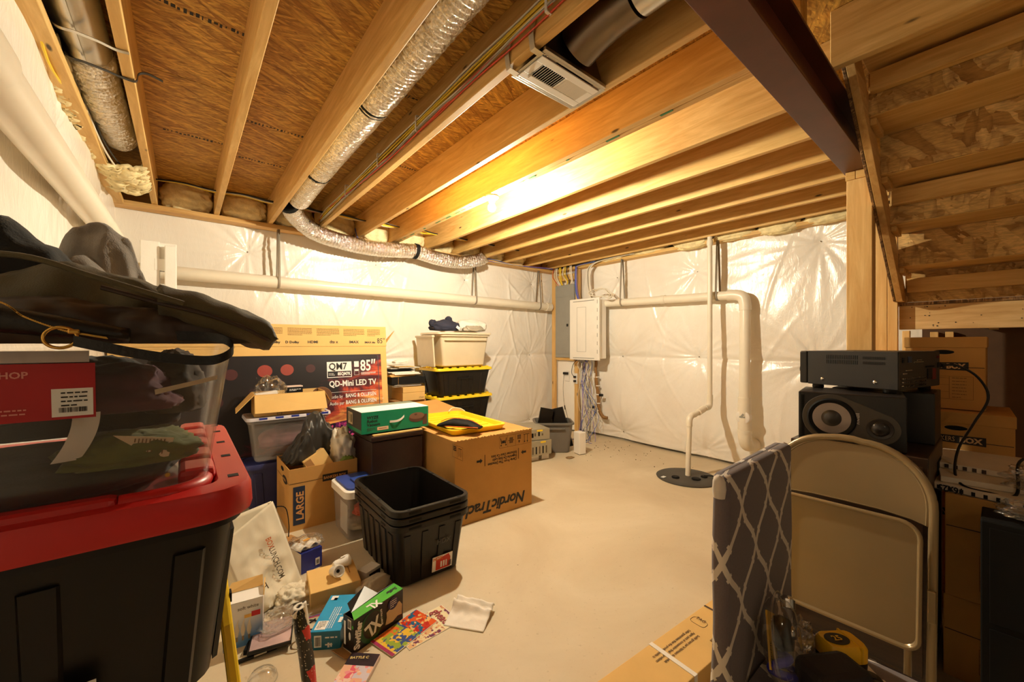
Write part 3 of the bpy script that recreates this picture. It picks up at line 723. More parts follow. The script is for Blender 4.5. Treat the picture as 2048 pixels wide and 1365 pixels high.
t = pvc('sump_pipe', 'thin white pipe dropping from the joists, jogging sideways and standing in the black sump lid', [
    ('pipe', [(4.30, 1.94, 2.44), (4.30, 1.94, .66)], .024), ('coupling', [(4.30, 1.94, 2.34), (4.30, 1.94, 2.39)], .031), ('coupling', [(4.30, 1.94, .70), (4.30, 1.94, .76)], .030),
    ('elbow', [(4.30, 1.94, .72), (4.295, 1.94, .66), (4.26, 1.935, .635), (4.18, 1.935, .63)], .029), ('pipe', [(4.18, 1.935, .63), (3.93, 1.93, .59)], .024), ('coupling', [(4.14, 1.935, .625), (4.02, 1.93, .605)], .033),
    ('elbow', [(3.95, 1.93, .593), (3.87, 1.928, .585), (3.835, 1.927, .55), (3.83, 1.926, .49)], .029), ('pipe', [(3.83, 1.926, .49), (3.80, 1.925, .012)], .024)])
t = thing('sump_cover', 'round black sump pit cover lying on the concrete floor', 'cover', (3.77, 1.92, 0))
b = MB(); b.lathe([(.275, 0), (.28, .008), (.27, .014), (.2, .016), (.0, .016)], 48, cap=False); b.build('lid_disc', plain('dark_lid', (62, 58, 52), .6, bscale=30, bstr=.2), t, smooth=True)
for x, y, r_ in ((-.12, .05, .035), (-.02, -.10, .04), (.1, -.12, .03)):
    b = MB(); b.lathe([(r_, .0165), (r_, .026), (r_ * .8, .030), (0, .030)], 20, 'Z', (x, y, 0), False); b.build('plug', BLACKM, t, smooth=True)
b = MB(); b.tube(smooth_path([(.1, -.12, .03), (.16, -.2, .03), (.12, -.30, .012), (.0, -.36, .01), (-.15, -.33, .01)], 6), .005, 6); b.build('cord', BLACKM, t)
b = MB(); b.cbox((-.2, .13, .018), (.05, .03, .002)); b.build('sticker', WHITE, t)
def pipe_strap(label, x, y, z, r, top, axis):
    t = thing('pipe_strap', label, 'strap', (x, y, z))
    n = 14; P = []
    for i in range(n + 1):
        a = pi + pi * i / n; P.append((cos(a) * (r + .002), sin(a) * (r + .002)))
    P = [(-r * .35, top - z)] + P + [(r * .2, top - z)]
    def fn(u, v):
        i = min(int(round(u * (len(P) - 1))), len(P) - 1); h, zz = P[i]; w_ = (v - .5) * .022
        return (w_, h, zz) if axis == 'X' else (h, w_, zz)
    b = MB(); b.grid(fn, len(P) - 1, 1, .0012); b.build('strap_band', plain('grey_strap', (150, 138, 120), .5), t, smooth='all')
pipe_strap('leftmost grey strap hanging the long pipe on the back wall', .70, 4.37, 1.888, .057, 2.40, 'X')
pipe_strap('grey strap on the back wall pipe above the pale bin and its cushions', 2.95, 4.37, 1.872, .057, 2.39, 'X')
pipe_strap('grey strap on the back wall pipe nearest the electrical panel', 4.10, 4.37, 1.864, .057, 2.39, 'X')
pipe_strap('grey strap on the right wall pipe beside the white wall cabinet', 4.40, 3.10, 1.837, .049, 2.40, 'Y')
pipe_strap('grey strap on the right wall pipe behind the thin sump pipe', 4.40, 1.90, 1.808, .049, 2.40, 'Y')

# ------------------------------------------------------------------ electrical corner
t = thing('panel_frame', 'frame of bare lumber around the grey breaker panel in the corner', 'frame', (4.40, 0, 0))
for (y0, y1, z0, z1, d) in ((4.31, 4.385, .03, 2.385, .03), (3.86, 3.925, .03, 1.05, .045), (3.845, 3.90, 1.10, 2.385, .045)):
    b = MB(); b.box(0, y0, z0, d, y1, z1); b.build('stud', LUM_Z, t, bev=.002)
for (z0, z1) in ((2.24, 2.33), (1.052, 1.09)):
    b = MB(); b.box(-.002 if z0 > 2 else 0, 3.93, z0, .04, 4.305, z1); b.build('rail', LUM_Y, t, bev=.002)
b = MB(); b.box(.045, 3.93, .03, .047, 4.305, 1.05); b.build('sheeting', SHEET, t)
t = thing('breaker_panel', 'tall grey electrical breaker panel framed in bare lumber', 'panel', (4.395, 4.118, 1.095))
b = MB(); b.box(0, -.19, 0, .06, .185, 1.08); b.build('panel_box', GREYPAINT, t, bev=.004)
b = MB(); b.box(-.006, -.16, .05, -.0005, .165, .89); b.build('panel_door', GREYPAINT, t, bev=.003)
b = MB(); b.box(-.012, -.085, .46, -.0065, -.05, .50); b.build('latch', BLACKP, t, bev=.001)
b = MB(); b.box(-.004, -.188, .905, -.0005, .183, 1.07); b.build('cover_strip', GREYPAINT, t, bev=.002)
t = thing('wall_cabinet', 'white metal low-voltage cabinet hung over the edge of the breaker panel', 'cabinet', (4.20, 3.60, 1.09))
b = MB(); b.box(.03, -.25, .01, .19, .20, .80); b.build('cabinet_box', WPLAS, t, bev=.006)
b = MB(); b.box(0, -.28, -.012, .028, .235, .825); b.build('cabinet_cover', WPLAS, t, bev=.008)
b = MB(); 
for r_ in frame_rects(-.06, .10, .10, .71, .003): b.box(-.002, r_[0], r_[1], -.0002, r_[2], r_[3])
b.build('door_outline', GREYPAINT, t)
b = MB(); b.box(-.003, -.2, .012, -.0002, .17, .020); b.box(-.003, -.2, .785, -.0002, .17, .795)
for i in range(7): b.box(-.002, -.255, .08 + i * .11, -.0002, -.248, .13 + i * .11)
b.build('cover_slot', GREYPAINT, t)
t = thing('cable_coil', 'loose coil of white cable resting on top of the wall cabinet', 'cable', (4.22, 3.33, 1.93))
b = MB(); R = random.Random(8); pts = []
for i in range(60):
    a = i * .55; pts.append((.05 * cos(a * .13) * cos(a) * .9 + R.uniform(-.01, .01), .17 * cos(a) - .02 + R.uniform(-.015, .015), .03 + .05 * sin(a) + .001 * i * .3 - .12 * (1 if cos(a) < -.6 else 0) * .4 + R.uniform(-.006, .006)))
b.tube(smooth_path(pts, 4), .0042, 6); b.build('coil', CW['white'], t, smooth='all')
t = thing('feeder_cables', 'looped white, yellow and pink cables dropping into the top of the breaker panel', 'cables', (4.39, 4.12, 2.17))
sp = []
for i, (c_, y0, bulge) in enumerate((('red', .13, .06), ('white', .12, .03), ('white', .10, .02), ('yellow', .07, -.02), ('yellow', .06, -.03), ('yellow', .05, -.035), ('white', .09, .01), ('white', -.07, .05), ('yellow', -.08, .035), ('yellow', -.09, .02), ('black', -.12, .02), ('white', -.15, -.01), ('white', -.16, -.02), ('white', -.17, -.025))):
    sp.append((c_, [(-.005, y0, .30), (-.04, y0 + bulge * .6, .27), (-.05, y0 + bulge, .15), (-.03, y0 + bulge * .3 - .02, .05), (-.005, y0 - .03 if y0 > 0 else y0 + .02, .006)]))
cables(t, sp, .0048)
t = thing('network_cables', 'bundle of bright blue network cables entering the top of the white cabinet', 'cables', (4.33, 3.80, 1.93))
sp = []; R = random.Random(2)
for i in range(7):
    o = R.uniform(-.02, .02); sp.append(('blue' if i < 5 else 'violet', [(.0 + R.uniform(-.02, .02), -.3 + o, .49), (.0, .0 + o, .48), (-.015, .015 + o * .8, .44), (-.02, .015 + o, .25), (-.03, -.01 + o, .1), (-.04, -.05 + o, .002)]))
cables(t, sp, .0036)
t = thing('loose_cables', 'white and cream cables fanning from the joists down behind the wall cabinet', 'cables', (4.34, 3.5, 1.93))
sp = []
for i in range(6):
    o = R.uniform(-.03, .03); sp.append(('white' if i % 3 else 'grey', [(.02, -.5 - i * .02, .50), (.0, -.1 + o, .49), (-.01, .08 + o, .42), (-.01, .10 + o, .25), (-.03, .06 + o * .6, .08), (-.05, .0 + o, -.02 + .01)]))
cables(t, sp, .0048)
t = thing('cable_tangle', 'tangle of blue, violet and white cables spilling below the wall cabinet to the floor', 'cables', (4.34, 3.62, 0))
sp = []; R = random.Random(21)
for i in range(24):
    c_ = R.choice(['blue', 'white', 'white', 'blue', 'white', 'grey', 'black' if i % 4 == 0 else 'violet']); y = R.uniform(-.05, .14)
    pts = [(R.uniform(-.06, .04), y, 1.075)]; z = 1.0
    while z > .12:
        pts.append((R.uniform(-.09, .02), y + R.uniform(-.06, .06) + (.0 if z > .6 else R.uniform(-.16, .05)), z)); z -= R.uniform(.14, .3)
    pts += [(-.1 - R.uniform(0, .1), y - R.uniform(.0, .2), .02), (-.2 - R.uniform(0, .15), y - R.uniform(.05, .25), .008), (-.15 - R.uniform(0, .2), y - R.uniform(0, .3), .008)]
    sp.append((c_, pts))
cables(t, sp, .0032, 5)
t = thing('wall_outlet', 'white electrical outlet with two black plugs below the breaker panel', 'outlet', (4.395, 3.90, .72))
b = MB(); b.box(-.006, -.04, .0, .0, .045, .15); b.build('outlet_plate', WPLAS, t, bev=.002)
for z in (.04, .10):
    b = MB(); b.cbox((-.022, -.005, z), (.03, .034, .028)); pl = b.build('plug', BLACKP, t, bev=.004)
b = MB(); b.tube(smooth_path([(-.03, -.01, .10), (-.07, .01, .16), (-.05, .0, .28), (-.02, -.06, .36)], 5), .004, 6); b.build('cord', BLACKP, t)
t = thing('wall_outlet', 'outlet with a black adapter and thin hanging lead on the sheeting by the left stud', 'outlet', (4.44, 4.10, .74))
b = MB(); b.box(-.006, -.04, 0, 0, .05, .16); b.build('outlet_plate', WPLAS, t, bev=.002)
b = MB(); b.box(-.036, -.03, .10, -.007, .06, .135); b.build('adapter', BLACKP, t, bev=.004)
b = MB(); b.tube(smooth_path([(-.02, .05, .10), (-.03, .06, -.1), (-.04, .03, -.32), (-.05, -.02, -.44), (-.06, -.10, -.64)], 5), .0022, 5); b.build('lead', BLACKP, t)
b = MB(); b.tube([(-.045, .015, -.36), (-.048, .0, -.42)], .008, 8); b.build('ferrite', BLACKP, t)
t = thing('power_strip', 'taped brown service bundle with white adapters hanging below the wall cabinet', 'cables', (4.43, 3.5, 0))
b = MB(); b.tube(smooth_path([(0, .05, 1.07), (-.01, .05, .85), (.0, .02, .6), (-.005, .0, .4), (.01, -.06, .30), (.03, -.12, .29)], 8), .022, 12, True, lambda s_, th: .022 + .006 * noise.noise(Vector((s_ * 30, th, 1)))); b.build('wrapped_core', plain('brown_tape', (140, 100, 52), .6, bscale=60, bstr=.6), t, smooth='all')
for z in (.84, .72, .6, .48, .38):
    b = MB(); b.lathe([(.027, -.006), (.027, .006)], 14, 'Z', (-.002, .03 - (.84 - z) * .06, z)); b.build('tie', WPLAS, t)
for (y, z, m_) in ((.07, .86, WPLAS), (.07, .50, WPLAS), (.09, .42, BLACKP), (-.06, .60, BLACKP)):
    b = MB(); b.cbox((-.035, y, z), (.04, .05, .07 if m_ is WPLAS else .035)); b.build('adapter', m_, t, bev=.005)
t = thing('router', 'white upright router box standing on the floor in the corner', 'router', (3.62, 3.15, 0), radians(-12))
b = MB(); b.box(-.045, -.06, .006, .05, .055, .26); b.build('router_body', WPLAS, t, bev=.006)
b = MB(); b.box(-.04, -.055, 0, .045, .05, .0055); b.build('router_foot', GREYP, t)
tag(blob('debris', plain('dust', (150, 120, 80), .9), None, (3.40, 3.10, .004), (.10, .07, .012), 3, .3), 'small dusty clump on the floor beside the white router', 'dust')
b = MB(); R = random.Random(31)
for i in range(60):
    x, y = 4.05 + R.gauss(0, .25), 2.9 + R.gauss(0, .3); r_ = R.uniform(.002, .006); 
    if x > 4.45: continue
    b.cbox((x, y, r_ * .5), (r_ * 2, r_ * 1.4, r_), Matrix.Rotation(R.uniform(0, 3), 3, 'Z'))
tag(b.build('grit', plain('dark_grit', (110, 84, 52), .9)), 'grit and crumbs scattered on the floor near the corner', 'dirt', kind='stuff')

# ------------------------------------------------------------------ container builders
def tote_shell(w, d, h, tp=.88, wall=.004, r=.045, lip=.018, lip_h=.02, ribs=0, rib_d=.006, n=5, floor_t=.006):
    b = MB(); wb, db = w * tp, d * tp
    def ring(f, z, o=0.0): 
        ww, dd = wb + (w - wb) * f + 2 * o, db + (d - db) * f + 2 * o
        return rr(0, 0, z, ww, dd, max(r + o, .004), n)
    rings = [ring(0, .0, -.012), ring(0, .010), ring(.5, h * .5), ring(1, h - lip_h - .004), ring(1, h - lip_h - .002, lip), ring(1, h - .003, lip), ring(1, h, lip - .003), ring(1, h, -wall * .4), ring(1, h - lip_h, -wall), ring(.5, h * .5, -wall), ring(0, floor_t + .004, -wall)]
    b.loft(rings, True, True)
    if ribs:
        for side in range(4):
            L = w if side % 2 == 0 else d; O = (d if side % 2 == 0 else w) / 2; Ob = O * tp
            m = ribs if side % 2 == 0 else max(1, int(ribs * d / w))
            for i in range(m):
                u = (i - (m - 1) / 2) * (L * .74 / max(m - 1, 1)) if m > 1 else 0
                ww = L * .05; z0, z1 = .02, h - lip_h - .035
                def P(uu, z, o):
                    f = z / h; uu = uu * (tp + (1 - tp) * f); q = Ob + (O - Ob) * f + o
                    return {0: (uu, -q, z), 1: (q, uu, z), 2: (-uu, q, z), 3: (-q, -uu, z)}[side]
                b.hexa([P(u - ww, z0, 0), P(u + ww, z0, 0), P(u + ww * .8, z0, rib_d), P(u - ww * .8, z0, rib_d), P(u - ww, z1, 0), P(u + ww, z1, 0), P(u + ww * .8, z1, rib_d), P(u - ww * .8, z1, rib_d)])
    return b
def lid_mesh(w, d, r=.05, t=.022, notch=0, pads=True):
    b = MB(); rings = [rr(0, 0, -.006, w, d, r), rr(0, 0, -.006, w + .002, d + .002, r), rr(0, 0, t - .006, w - .002, d - .002, r), rr(0, 0, t, w - .010, d - .010, r - .005), rr(0, 0, t, w - .05, d - .05, r - .018), rr(0, 0, t - .010, w - .062, d - .062, r - .02)]
    b.loft(rings, True, True)
    if notch:
        for sx, L, O in ((0, w, d / 2), (1, d, w / 2)):
            m = notch if sx == 0 else max(2, int(notch * d / w))
            for s in (-1, 1):
                for i in range(m):
                    u = (i - (m - 1) / 2) * (L * .8 / m); q = s * (O - .026)
                    if sx == 0: b.box(u - L * .028, q - .020, t - .004, u + L * .028, q + .020, t + .010)
                    else: b.box(q - .020, u - L * .028, t - .004, q + .020, u + L * .028, t + .010)
    return b
def carton(name, label, cat, loc, rz, w, d, h, mat=CARD, group=None, open_=False, tape=None, wall=.005):
    """box with its front-left-bottom corner frame centred on loc; closed, or open with visible inside"""
    t = thing(name, label, cat, loc, rz, group)
    if not open_:
        b = MB(); b.box(-w / 2, -d / 2, 0, w / 2, d / 2, h); b.build('box_body', mat, t, bev=.003)
        b = MB(); b.box(-w / 2 + .004, -.0015, h, w / 2 - .004, .0015, h + .0006); b.build('flap_seam', CARD_D, t)
    else:
        b = MB(); b.box(-w / 2, -d / 2, 0, w / 2, d / 2, wall)
        b.box(-w / 2, -d / 2, wall, w / 2, -d / 2 + wall, h); b.box(-w / 2, d / 2 - wall, wall, w / 2, d / 2, h)
        b.box(-w / 2, -d / 2 + wall, wall, -w / 2 + wall, d / 2 - wall, h); b.box(w / 2 - wall, -d / 2 + wall, wall, w / 2, d / 2 - wall, h)
        b.build('box_body', mat, t)
    return t
def cflap(t, mat, p, name='flap', thick=.004):
    """flap from four 3-D corner points, given thickness"""
    a, b_, c_, d = [Vector(q) for q in p]; n = (b_ - a).cross(d - a).normalized() * thick
    m = MB(); m.hexa([a, b_, c_, d, a + n, b_ + n, c_ + n, d + n]); return m.build(name, mat, t)

# ------------------------------------------------------------------ television carton
def m_tvprint():
    k = NT('tv_box_print'); v = k.coord()
    sep = k.n('ShaderNodeSeparateXYZ'); k.l(v, sep.inputs[0]); x, z = sep.outputs[0], sep.outputs[2]
    wv = k.noise(k.coord(scale=(1.6, 1, 4), rot=(0, radians(18), 0)), 1.6, 5, .55, 1.6)
    # the flames rise towards the lower right of the print
    f = k.math('ADD', k.math('ADD', k.math('MULTIPLY', k.math('SUBTRACT', .95, z), 1.2), k.math('MULTIPLY', k.math('SUBTRACT', x, .35), .8)), k.math('MULTIPLY', k.math('SUBTRACT', wv, .5), 1.1))
    fl = k.ramp(f, [(.16, srgb(22, 16, 20)), (.32, srgb(96, 26, 40)), (.46, srgb(214, 84, 54)), (.66, srgb(252, 178, 96))])
    stre = k.ramp(k.noise(k.coord(scale=(1.2, 1, 7), rot=(0, radians(24), 0)), 2.6, 4, .6, .8), [(.38, (.35, .3, .4, 1)), (.6, (1, 1, 1, 1))])
    fl = k.mix(k.math('GREATER_THAN', f, .28), fl, k.mix(1.0, fl, stre, 'MULTIPLY'))
    pix = k.n('ShaderNodeTexVoronoi'); pix.inputs['Scale'].default_value = 46; k.l(v, pix.inputs['Vector']); ps = k.n('ShaderNodeSeparateColor'); k.l(pix.outputs['Color'], ps.inputs[0])
    pc = k.ramp(ps.outputs[0], [(.3, srgb(30, 8, 40)), (.7, srgb(120, 30, 100)), (.95, srgb(220, 80, 150))])
    low = k.math('LESS_THAN', k.math('ADD', z, k.math('MULTIPLY', x, -.12)), .50)
    right = k.math('GREATER_THAN', x, .2)
    c = k.mix(k.math('MULTIPLY', low, right), fl, pc)
    k.col(c); k.setp(Roughness=.42); return k.m
TVP = m_tvprint()
t = thing('television_box', 'huge upright television carton with dark flame print leaning on the back wall', 'carton', (.60, 3.95, 0))
TW = 2.04; x0, x1 = -TW / 2, TW / 2
b = MB(); b.hexa([(x0, -.05, .14), (x1, -.05, .14), (x1, .12, .14), (x0, .12, .14), (x0, .10, 1.47), (x1, .10, 1.47), (x1, .24, 1.47), (x0, .24, 1.47)]); b.build('box_body', CARD_L, t, bev=.003)
fz = lambda z: -.05 + (z - .14) / 1.33 * .15
U = Vector((0, .15, 1.33)).normalized(); O = lambda x, z, l=0: (x, fz(z), z)
b = MB(); b.hexa([(x0 - .004, fz(1.275) - .005, 1.275), (x1 + .004, fz(1.275) - .005, 1.275), (x1 + .004, .25, 1.275), (x0 - .004, .25, 1.275), (x0 - .004, fz(1.474) - .005, 1.474), (x1 + .004, fz(1.474) - .005, 1.474), (x1 + .004, .25, 1.474), (x0 - .004, .25, 1.474)]); b.build('box_cap', CARD_L, t, bev=.003)
pr = MB(); q = .0015
pr.hexa([(x0 + .04, fz(.24) - q, .24), (x1 - .06, fz(.24) - q, .24), (x1 - .06, fz(.24), .24), (x0 + .04, fz(.24), .24), (x0 + .04, fz(1.195) - q, 1.195), (x1 - .06, fz(1.195) - q, 1.195), (x1 - .06, fz(1.195), 1.195), (x0 + .04, fz(1.195), 1.195)])
PR = pr.build('printed_panel', TVP, t)
cflap(t, CARD_L, [(x1 + .005, .245, 1.28), (x1 + .13, .235, 1.42), (x1 + .14, .20, 1.44), (x1 + .005, .12, 1.29)], 'loose_flap')
RX = Vector((1, 0, 0))
def tvtext(s, size, x, z, **k): return text(s, size, k.pop('mat', WHITE), k.pop('parent', PR), (x, fz(z) - .0028, z), RX, U, **k)
decal(WHITE, PR, (0, fz(0) - .003, 0), RX, U, frame_rects(.44, .985, .665, 1.135, .006) + [(.446, 1.045, .659, 1.129)], name='badge')
tvtext('QM7', .092, .455, 1.054, mat=INK, sx=.86, bold=.001, lift=.004)
tvtext('85QM7K', .040, .535, 1.0, sx=.78, bold=.0015); tvtext('MODEL\nMODÈLE', .014, .455, 1.012)
decal(WHITE, PR, (0, fz(0) - .003, 0), RX, U, [(.69, 1.08, .735, 1.135)] + frame_rects(.69, 1.0, .735, 1.06, .002) + [(.695, 1.04, .73, 1.055)], name='seal')
tvtext('85″', .150, .748, 1.035, sx=.72, bold=.003)
decal(WHITE, PR, (0, fz(0) - .003, 0), RX, U, fake_lines(.755, 1.025, .90, 3, .009, .004, 3), name='small_print')
tvtext('QD-Mini LED TV', .078, .455, .895, sx=.80, bold=.002)
decal(WHITE, PR, (0, fz(0) - .003, 0), RX, U, [(.45, .845, .90, .8475)], name='rule')
tvtext('Audio by', .045, .455, .785, sx=.72); tvtext('BANG & OLUFSEN', .052, .60, .785, sx=.70, bold=.0012)
tvtext('Audio par', .045, .455, .722, sx=.72); tvtext('BANG & OLUFSEN', .052, .60, .722, sx=.70, bold=.0012); tvtext('®', .02, .955, .74)
for m_, cx_, cz_, q_ in (((150, 58, 48), -.06, 1.07, .056), ((150, 62, 50), .11, 1.075, .052), ((70, 28, 30), -.30, 1.05, .048), ((64, 26, 28), .30, 1.08, .04), ((60, 26, 28), -.40, .83, .05), ((44, 20, 24), -.15, .9, .03)):
    decal(plain('bokeh_%d_%d' % (m_[0], m_[1]), m_, .5, var=0), PR, (0, fz(0) - .0026, 0), RX, U, polys=[circle_pts(cx_, cz_, q_, q_ * .95)], name='light_spot')
decal(plain('tv_edge_strip', (70, 70, 84), .4, var=0), PR, (0, fz(0) - .0022, 0), RX, U, [(.925, .245, .932, 1.19)], name='screen_edge')
FC = -.0062
def captext(s, size, x, z, **k): return text(s, size, INK, t, (x, fz(z) + FC, z), RX, U, **k)
for s, x, sz in (('▶◀Dolby', -.02, .030), ('▶◀Dolby', .13, .030), ('HDMI', .31, .034), ('dts x', .50, .042), ('IMAX', .68, .036), ('IMAX dts', .83, .026)): captext(s.replace('▶◀', 'D '), sz, x - .03, 1.305, bold=.0008, sx=1.05 if sz < .04 else .9)
captext('85″', .075, .925, 1.305, sx=.8)
for x in (-.36, -.12, .12, .36, .60, .83):
    decal(INK_BR, t, (0, fz(0) + FC, 0), RX, U, fake_lines(x, 1.452, x + (.20 if x < .8 else .13), 6, .012, .004, int(x * 50) + 90), name='small_print')
t = thing('foam_block', 'U-shaped white foam packing block standing on the television carton', 'foam', (-.14, 4.09, 1.476))
b = MB(); b.box(-.11, -.05, 0, .0, .08, .60); b.box(.03, -.09, 0, .10, .08, .57); b.box(-.11, -.02, .47, .10, .08, .60)
b.build('foam', FOAM, t, bev=.006); b = MB(); b.box(-.03, -.052, .38, .035, .02, .47); b.build('foam_rib', FOAM, t, bev=.004)

# ------------------------------------------------------------------ bins along the back wall
def crate(label, loc, w, d, h, body, lidm, rz=0, group=None, ribs=4, notch=6, name='storage_bin', lid=True):
    t = thing(name, label, 'bin', loc, rz, group)
    tote_shell(w, d, h - .004, .86, ribs=ribs, r=.04).build('bin_body', body, t, smooth=35)
    b = MB(); b.box(-w * .14, -d / 2 - .014, h * .62, w * .14, -d / 2 + .0, h * .66); b.build('handle', body, t, bev=.003)
    if lid:
        m = lid_mesh(w + .055, d + .055, notch=notch); l = m.build('lid', lidm, t, smooth=35); l.location = (0, 0, h - .018 + .006)
    return t
G = 'black bins with yellow lids by the back wall'
crate('lowest black bin with a yellow lid against the back wall', (2.55, 4.17, 0), .72, .42, .335, BLACKP, YEL)
crate('middle black bin with a yellow lid, second up from the floor', (2.55, 4.165, .351), .72, .42, .335, BLACKP, YEL)
crate('topmost black bin with a yellow lid, right under the almond bin', (2.545, 4.165, .702), .72, .42, .308, BLACKP, YEL)
t = thing('storage_bin', 'almond plastic bin nested in another, on the yellow-lidded bins', 'bin', (2.56, 4.17, 1.038))
tote_shell(.66, .40, .37, .86, ribs=0, r=.03, lip=.022).build('bin_body', TAN, t, smooth=35)
b = MB(); b.box(-.285, -.225, .30, .31, -.2225 + .03, .303); b.build('step_line', TAN, t)
t2 = thing('bin_lid', 'almond lid lying on the nested almond bins', 'lid', (2.55, 4.17, 1.4145))
b = lid_mesh(.74, .47, .04, .016); b.build('lid_panel', TAN, t2, smooth=35)
t2 = thing('bin_lid', 'almond lid leaning upright against the left side of the almond bin', 'lid', (2.175, 4.17, 1.043))
b = MB(); b.M = Matrix.Rotation(radians(-4), 4, 'Y'); b.box(-.03, -.2, .0, -.012, .2, .35); b.box(-.038, -.21, .33, -.006, .21, .355); b.build('lid_panel', TAN, t2, bev=.004)
NAVY = plain('navy_fleece', (46, 48, 66), .95, var=.2, bscale=260, bstr=.4)
WHT = plain('white_fleece', (232, 226, 214), .95, var=.08, bscale=160, bstr=.5)
t = thing('plush_cushion', 'navy plush cushion with ear-like corners on top of the almond lid', 'cushion', (2.37, 4.13, 1.436))
blob('cushion_body', NAVY, t, (0, 0, .052), (.36, .24, .17), 5, .14)
for x, z in ((-.17, .10), (.04, .145), (.15, .07)): blob('cushion_corner', NAVY, t, (x, -.02, z), (.08, .07, .08), int(z * 99), .2, flat=False)
b = MB(); b.cbox((.10, -.135, .05), (.05, .006, .03), Matrix.Rotation(.6, 3, 'Y')); b.build('white_tag', WHITE, t)
t = thing('pillow', 'white pillow slumped beside the navy cushion on the almond lid', 'pillow', (2.74, 4.16, 1.436))
blob('pillow_body', WHT, t, (0, 0, .06), (.44, .26, .21), 8, .12)
t = thing('plastic_bag', 'crinkled silver-grey bag under the white pillow', 'bag', (2.70, 4.02, 1.436))
blob('bag_film', plain('grey_film', (176, 166, 146), .35, var=.2), t, (0, 0, .033), (.28, .12, .09), 3, .2, 3.2)

# ------------------------------------------------------------------ paper and box stack by the TV carton
sx, sy = 1.90, 4.22
carton('cardboard_box', 'plain brown carton at the bottom of the stack behind the treadmill box', 'carton', (sx, sy - .02, 0), 0, .40, .34, .55, CARD)
t = carton('cardboard_box', 'white labelled carton above the brown one in the paper stack', 'carton', (sx + .0, sy - .02, .551), .02, .36, .32, .075, plain('white_board', (228, 214, 194), .8))
decal(INK_BR, t, (.04, -.161, .02), (1, 0, 0), (0, 0, 1), barcode(0, 0, .09, .03))
carton('cardboard_box', 'flat grey-brown carton under the two shoe-box sized cartons', 'carton', (sx + .02, sy, .628), -.03, .36, .30, .055, CARD_D)
SMB = carton('cardboard_box', 'lower of two tan cartons with a small script mark on the front', 'carton', (sx + .04, sy - .03, .685), .0, .26, .30, .085, CARD_L)
text('Clove', .026, INK, SMB, (.055, -.1505, .02), (1, 0, 0), (0, 0, 1), sx=.9, shear=.4, name='script_mark')
carton('cardboard_box', 'upper of two tan cartons, directly below the white papers', 'carton', (sx + .04, sy - .03, .772), .01, .26, .30, .060, CARD_L)
t = thing('paper_stack', 'loose white papers under the black tray in the stack', 'papers', (sx - .02, sy - .02, .834))
R = random.Random(17)
for i in range(6):
    b = MB(); b.cbox((R.uniform(-.03, .02), R.uniform(-.02, .02), .003 + i * .0045), (.32, .24, .003), Matrix.Rotation(R.uniform(-.12, .12), 3, 'Z')); b.build('sheet_of_paper', PAPER, t)
t = thing('black_tray', 'shallow black box tray in the middle of the paper stack', 'tray', (sx - .01, sy - .02, .866), -.04)
b = MB(); b.box(-.19, -.15, 0, .19, .15, .075); b.build('tray_body', BLACKM, t, bev=.003)
b = MB(); b.box(-.12, -.152, 0, -.115, -.1505, .075); b.build('binding_band', CHROME, t)
t = thing('paper_stack', 'tan and white folders lying on the black tray', 'papers', (sx - .05, sy - .03, .944))
for i in range(5):
    b = MB(); b.cbox((R.uniform(-.03, .03), R.uniform(-.02, .02), .006 + i * .011), (.30, .23, .010), Matrix.Rotation(R.uniform(-.2, .2), 3, 'Z')); b.build('folder', CARD_L if i < 2 else PAPER, t)
t = thing('paper_stack', 'dark and cream papers crowning the stack beside the television carton', 'papers', (sx - .03, sy, 1.003))
for i in range(6):
    b = MB(); b.M = Matrix.Rotation(R.uniform(-.02, .02), 4, 'Y'); b.cbox((R.uniform(-.05, .05), R.uniform(-.02, .02), .006 + i * .0105), (.32 - i * .025, .24, .006), Matrix.Rotation(R.uniform(-.25, .25), 3, 'Z')); b.build('sheet_of_paper', [BLACKM, BLACKM, PAPER, PAPER, CARD_L, PAPER][i], t)
blob('crumpled_sheet', PAPER, t, (.0, .02, .09), (.16, .12, .05), 4, .2)

# ------------------------------------------------------------------ treadmill carton with things on top
t = thing('treadmill_box', 'large brown treadmill carton standing upside down on the floor', 'carton', (1.85, 3.12, 0), radians(-1.5))
W2, D2, H2 = .715, 1.40, .61; fx0, fx1, fy = -W2 / 2, W2 / 2, -D2 / 2
b = MB(); b.box(fx0, fy, 0, fx1, D2 / 2, H2); b.build('box_body', CARD, t, bev=.004)
cflap(t, CARD, [(fx0 + .12, D2 / 2 - .35, H2 + .006), (fx1 - .10, D2 / 2 - .55, H2 + .03), (fx1 - .2, D2 / 2 - .12, H2 + .11), (fx0 + .1, D2 / 2 - .02, H2 + .08)], 'raised_flap')
L_, UP = Vector((-1, 0, 0)), Vector((0, 0, -1))
FY = fy - .0006
text('NordicTrack', .118, INK, t, (fx1 - .07, FY, .125), L_, UP, sx=1.0, bold=.003, shear=.25, lift=.0012, name='box_lettering', space=.93)
for i, s in enumerate(('Clamp From This Direction', 'Enganche De Este Lado', 'Enfourner Dans Ce Sens')):
    text(s, .029, INK, t, (.11 + .09, FY, .405 + i * .026), L_, UP, sx=.85, bold=.0006, align='LEFT', name='box_lettering')
decal(INK, t, (0, FY, 0), (1, 0, 0), (0, 0, 1), [(-.105, .39, -.100, .475), (.215, .39, .220, .475)], name='clamp_mark')
arw = lambda cx, cz, s: [(cx - s * .03, cz - .008), (cx, cz - .008), (cx, cz - .018), (cx + s * .022, cz), (cx, cz + .018), (cx, cz + .008), (cx - s * .03, cz + .008)]
decal(INK, t, (0, FY, 0), (1, 0, 0), (0, 0, 1), polys=[arw(-.145, .435, 1), arw(.265, .435, -1)[::-1]], name='arrow')
ic = []; X0 = .0
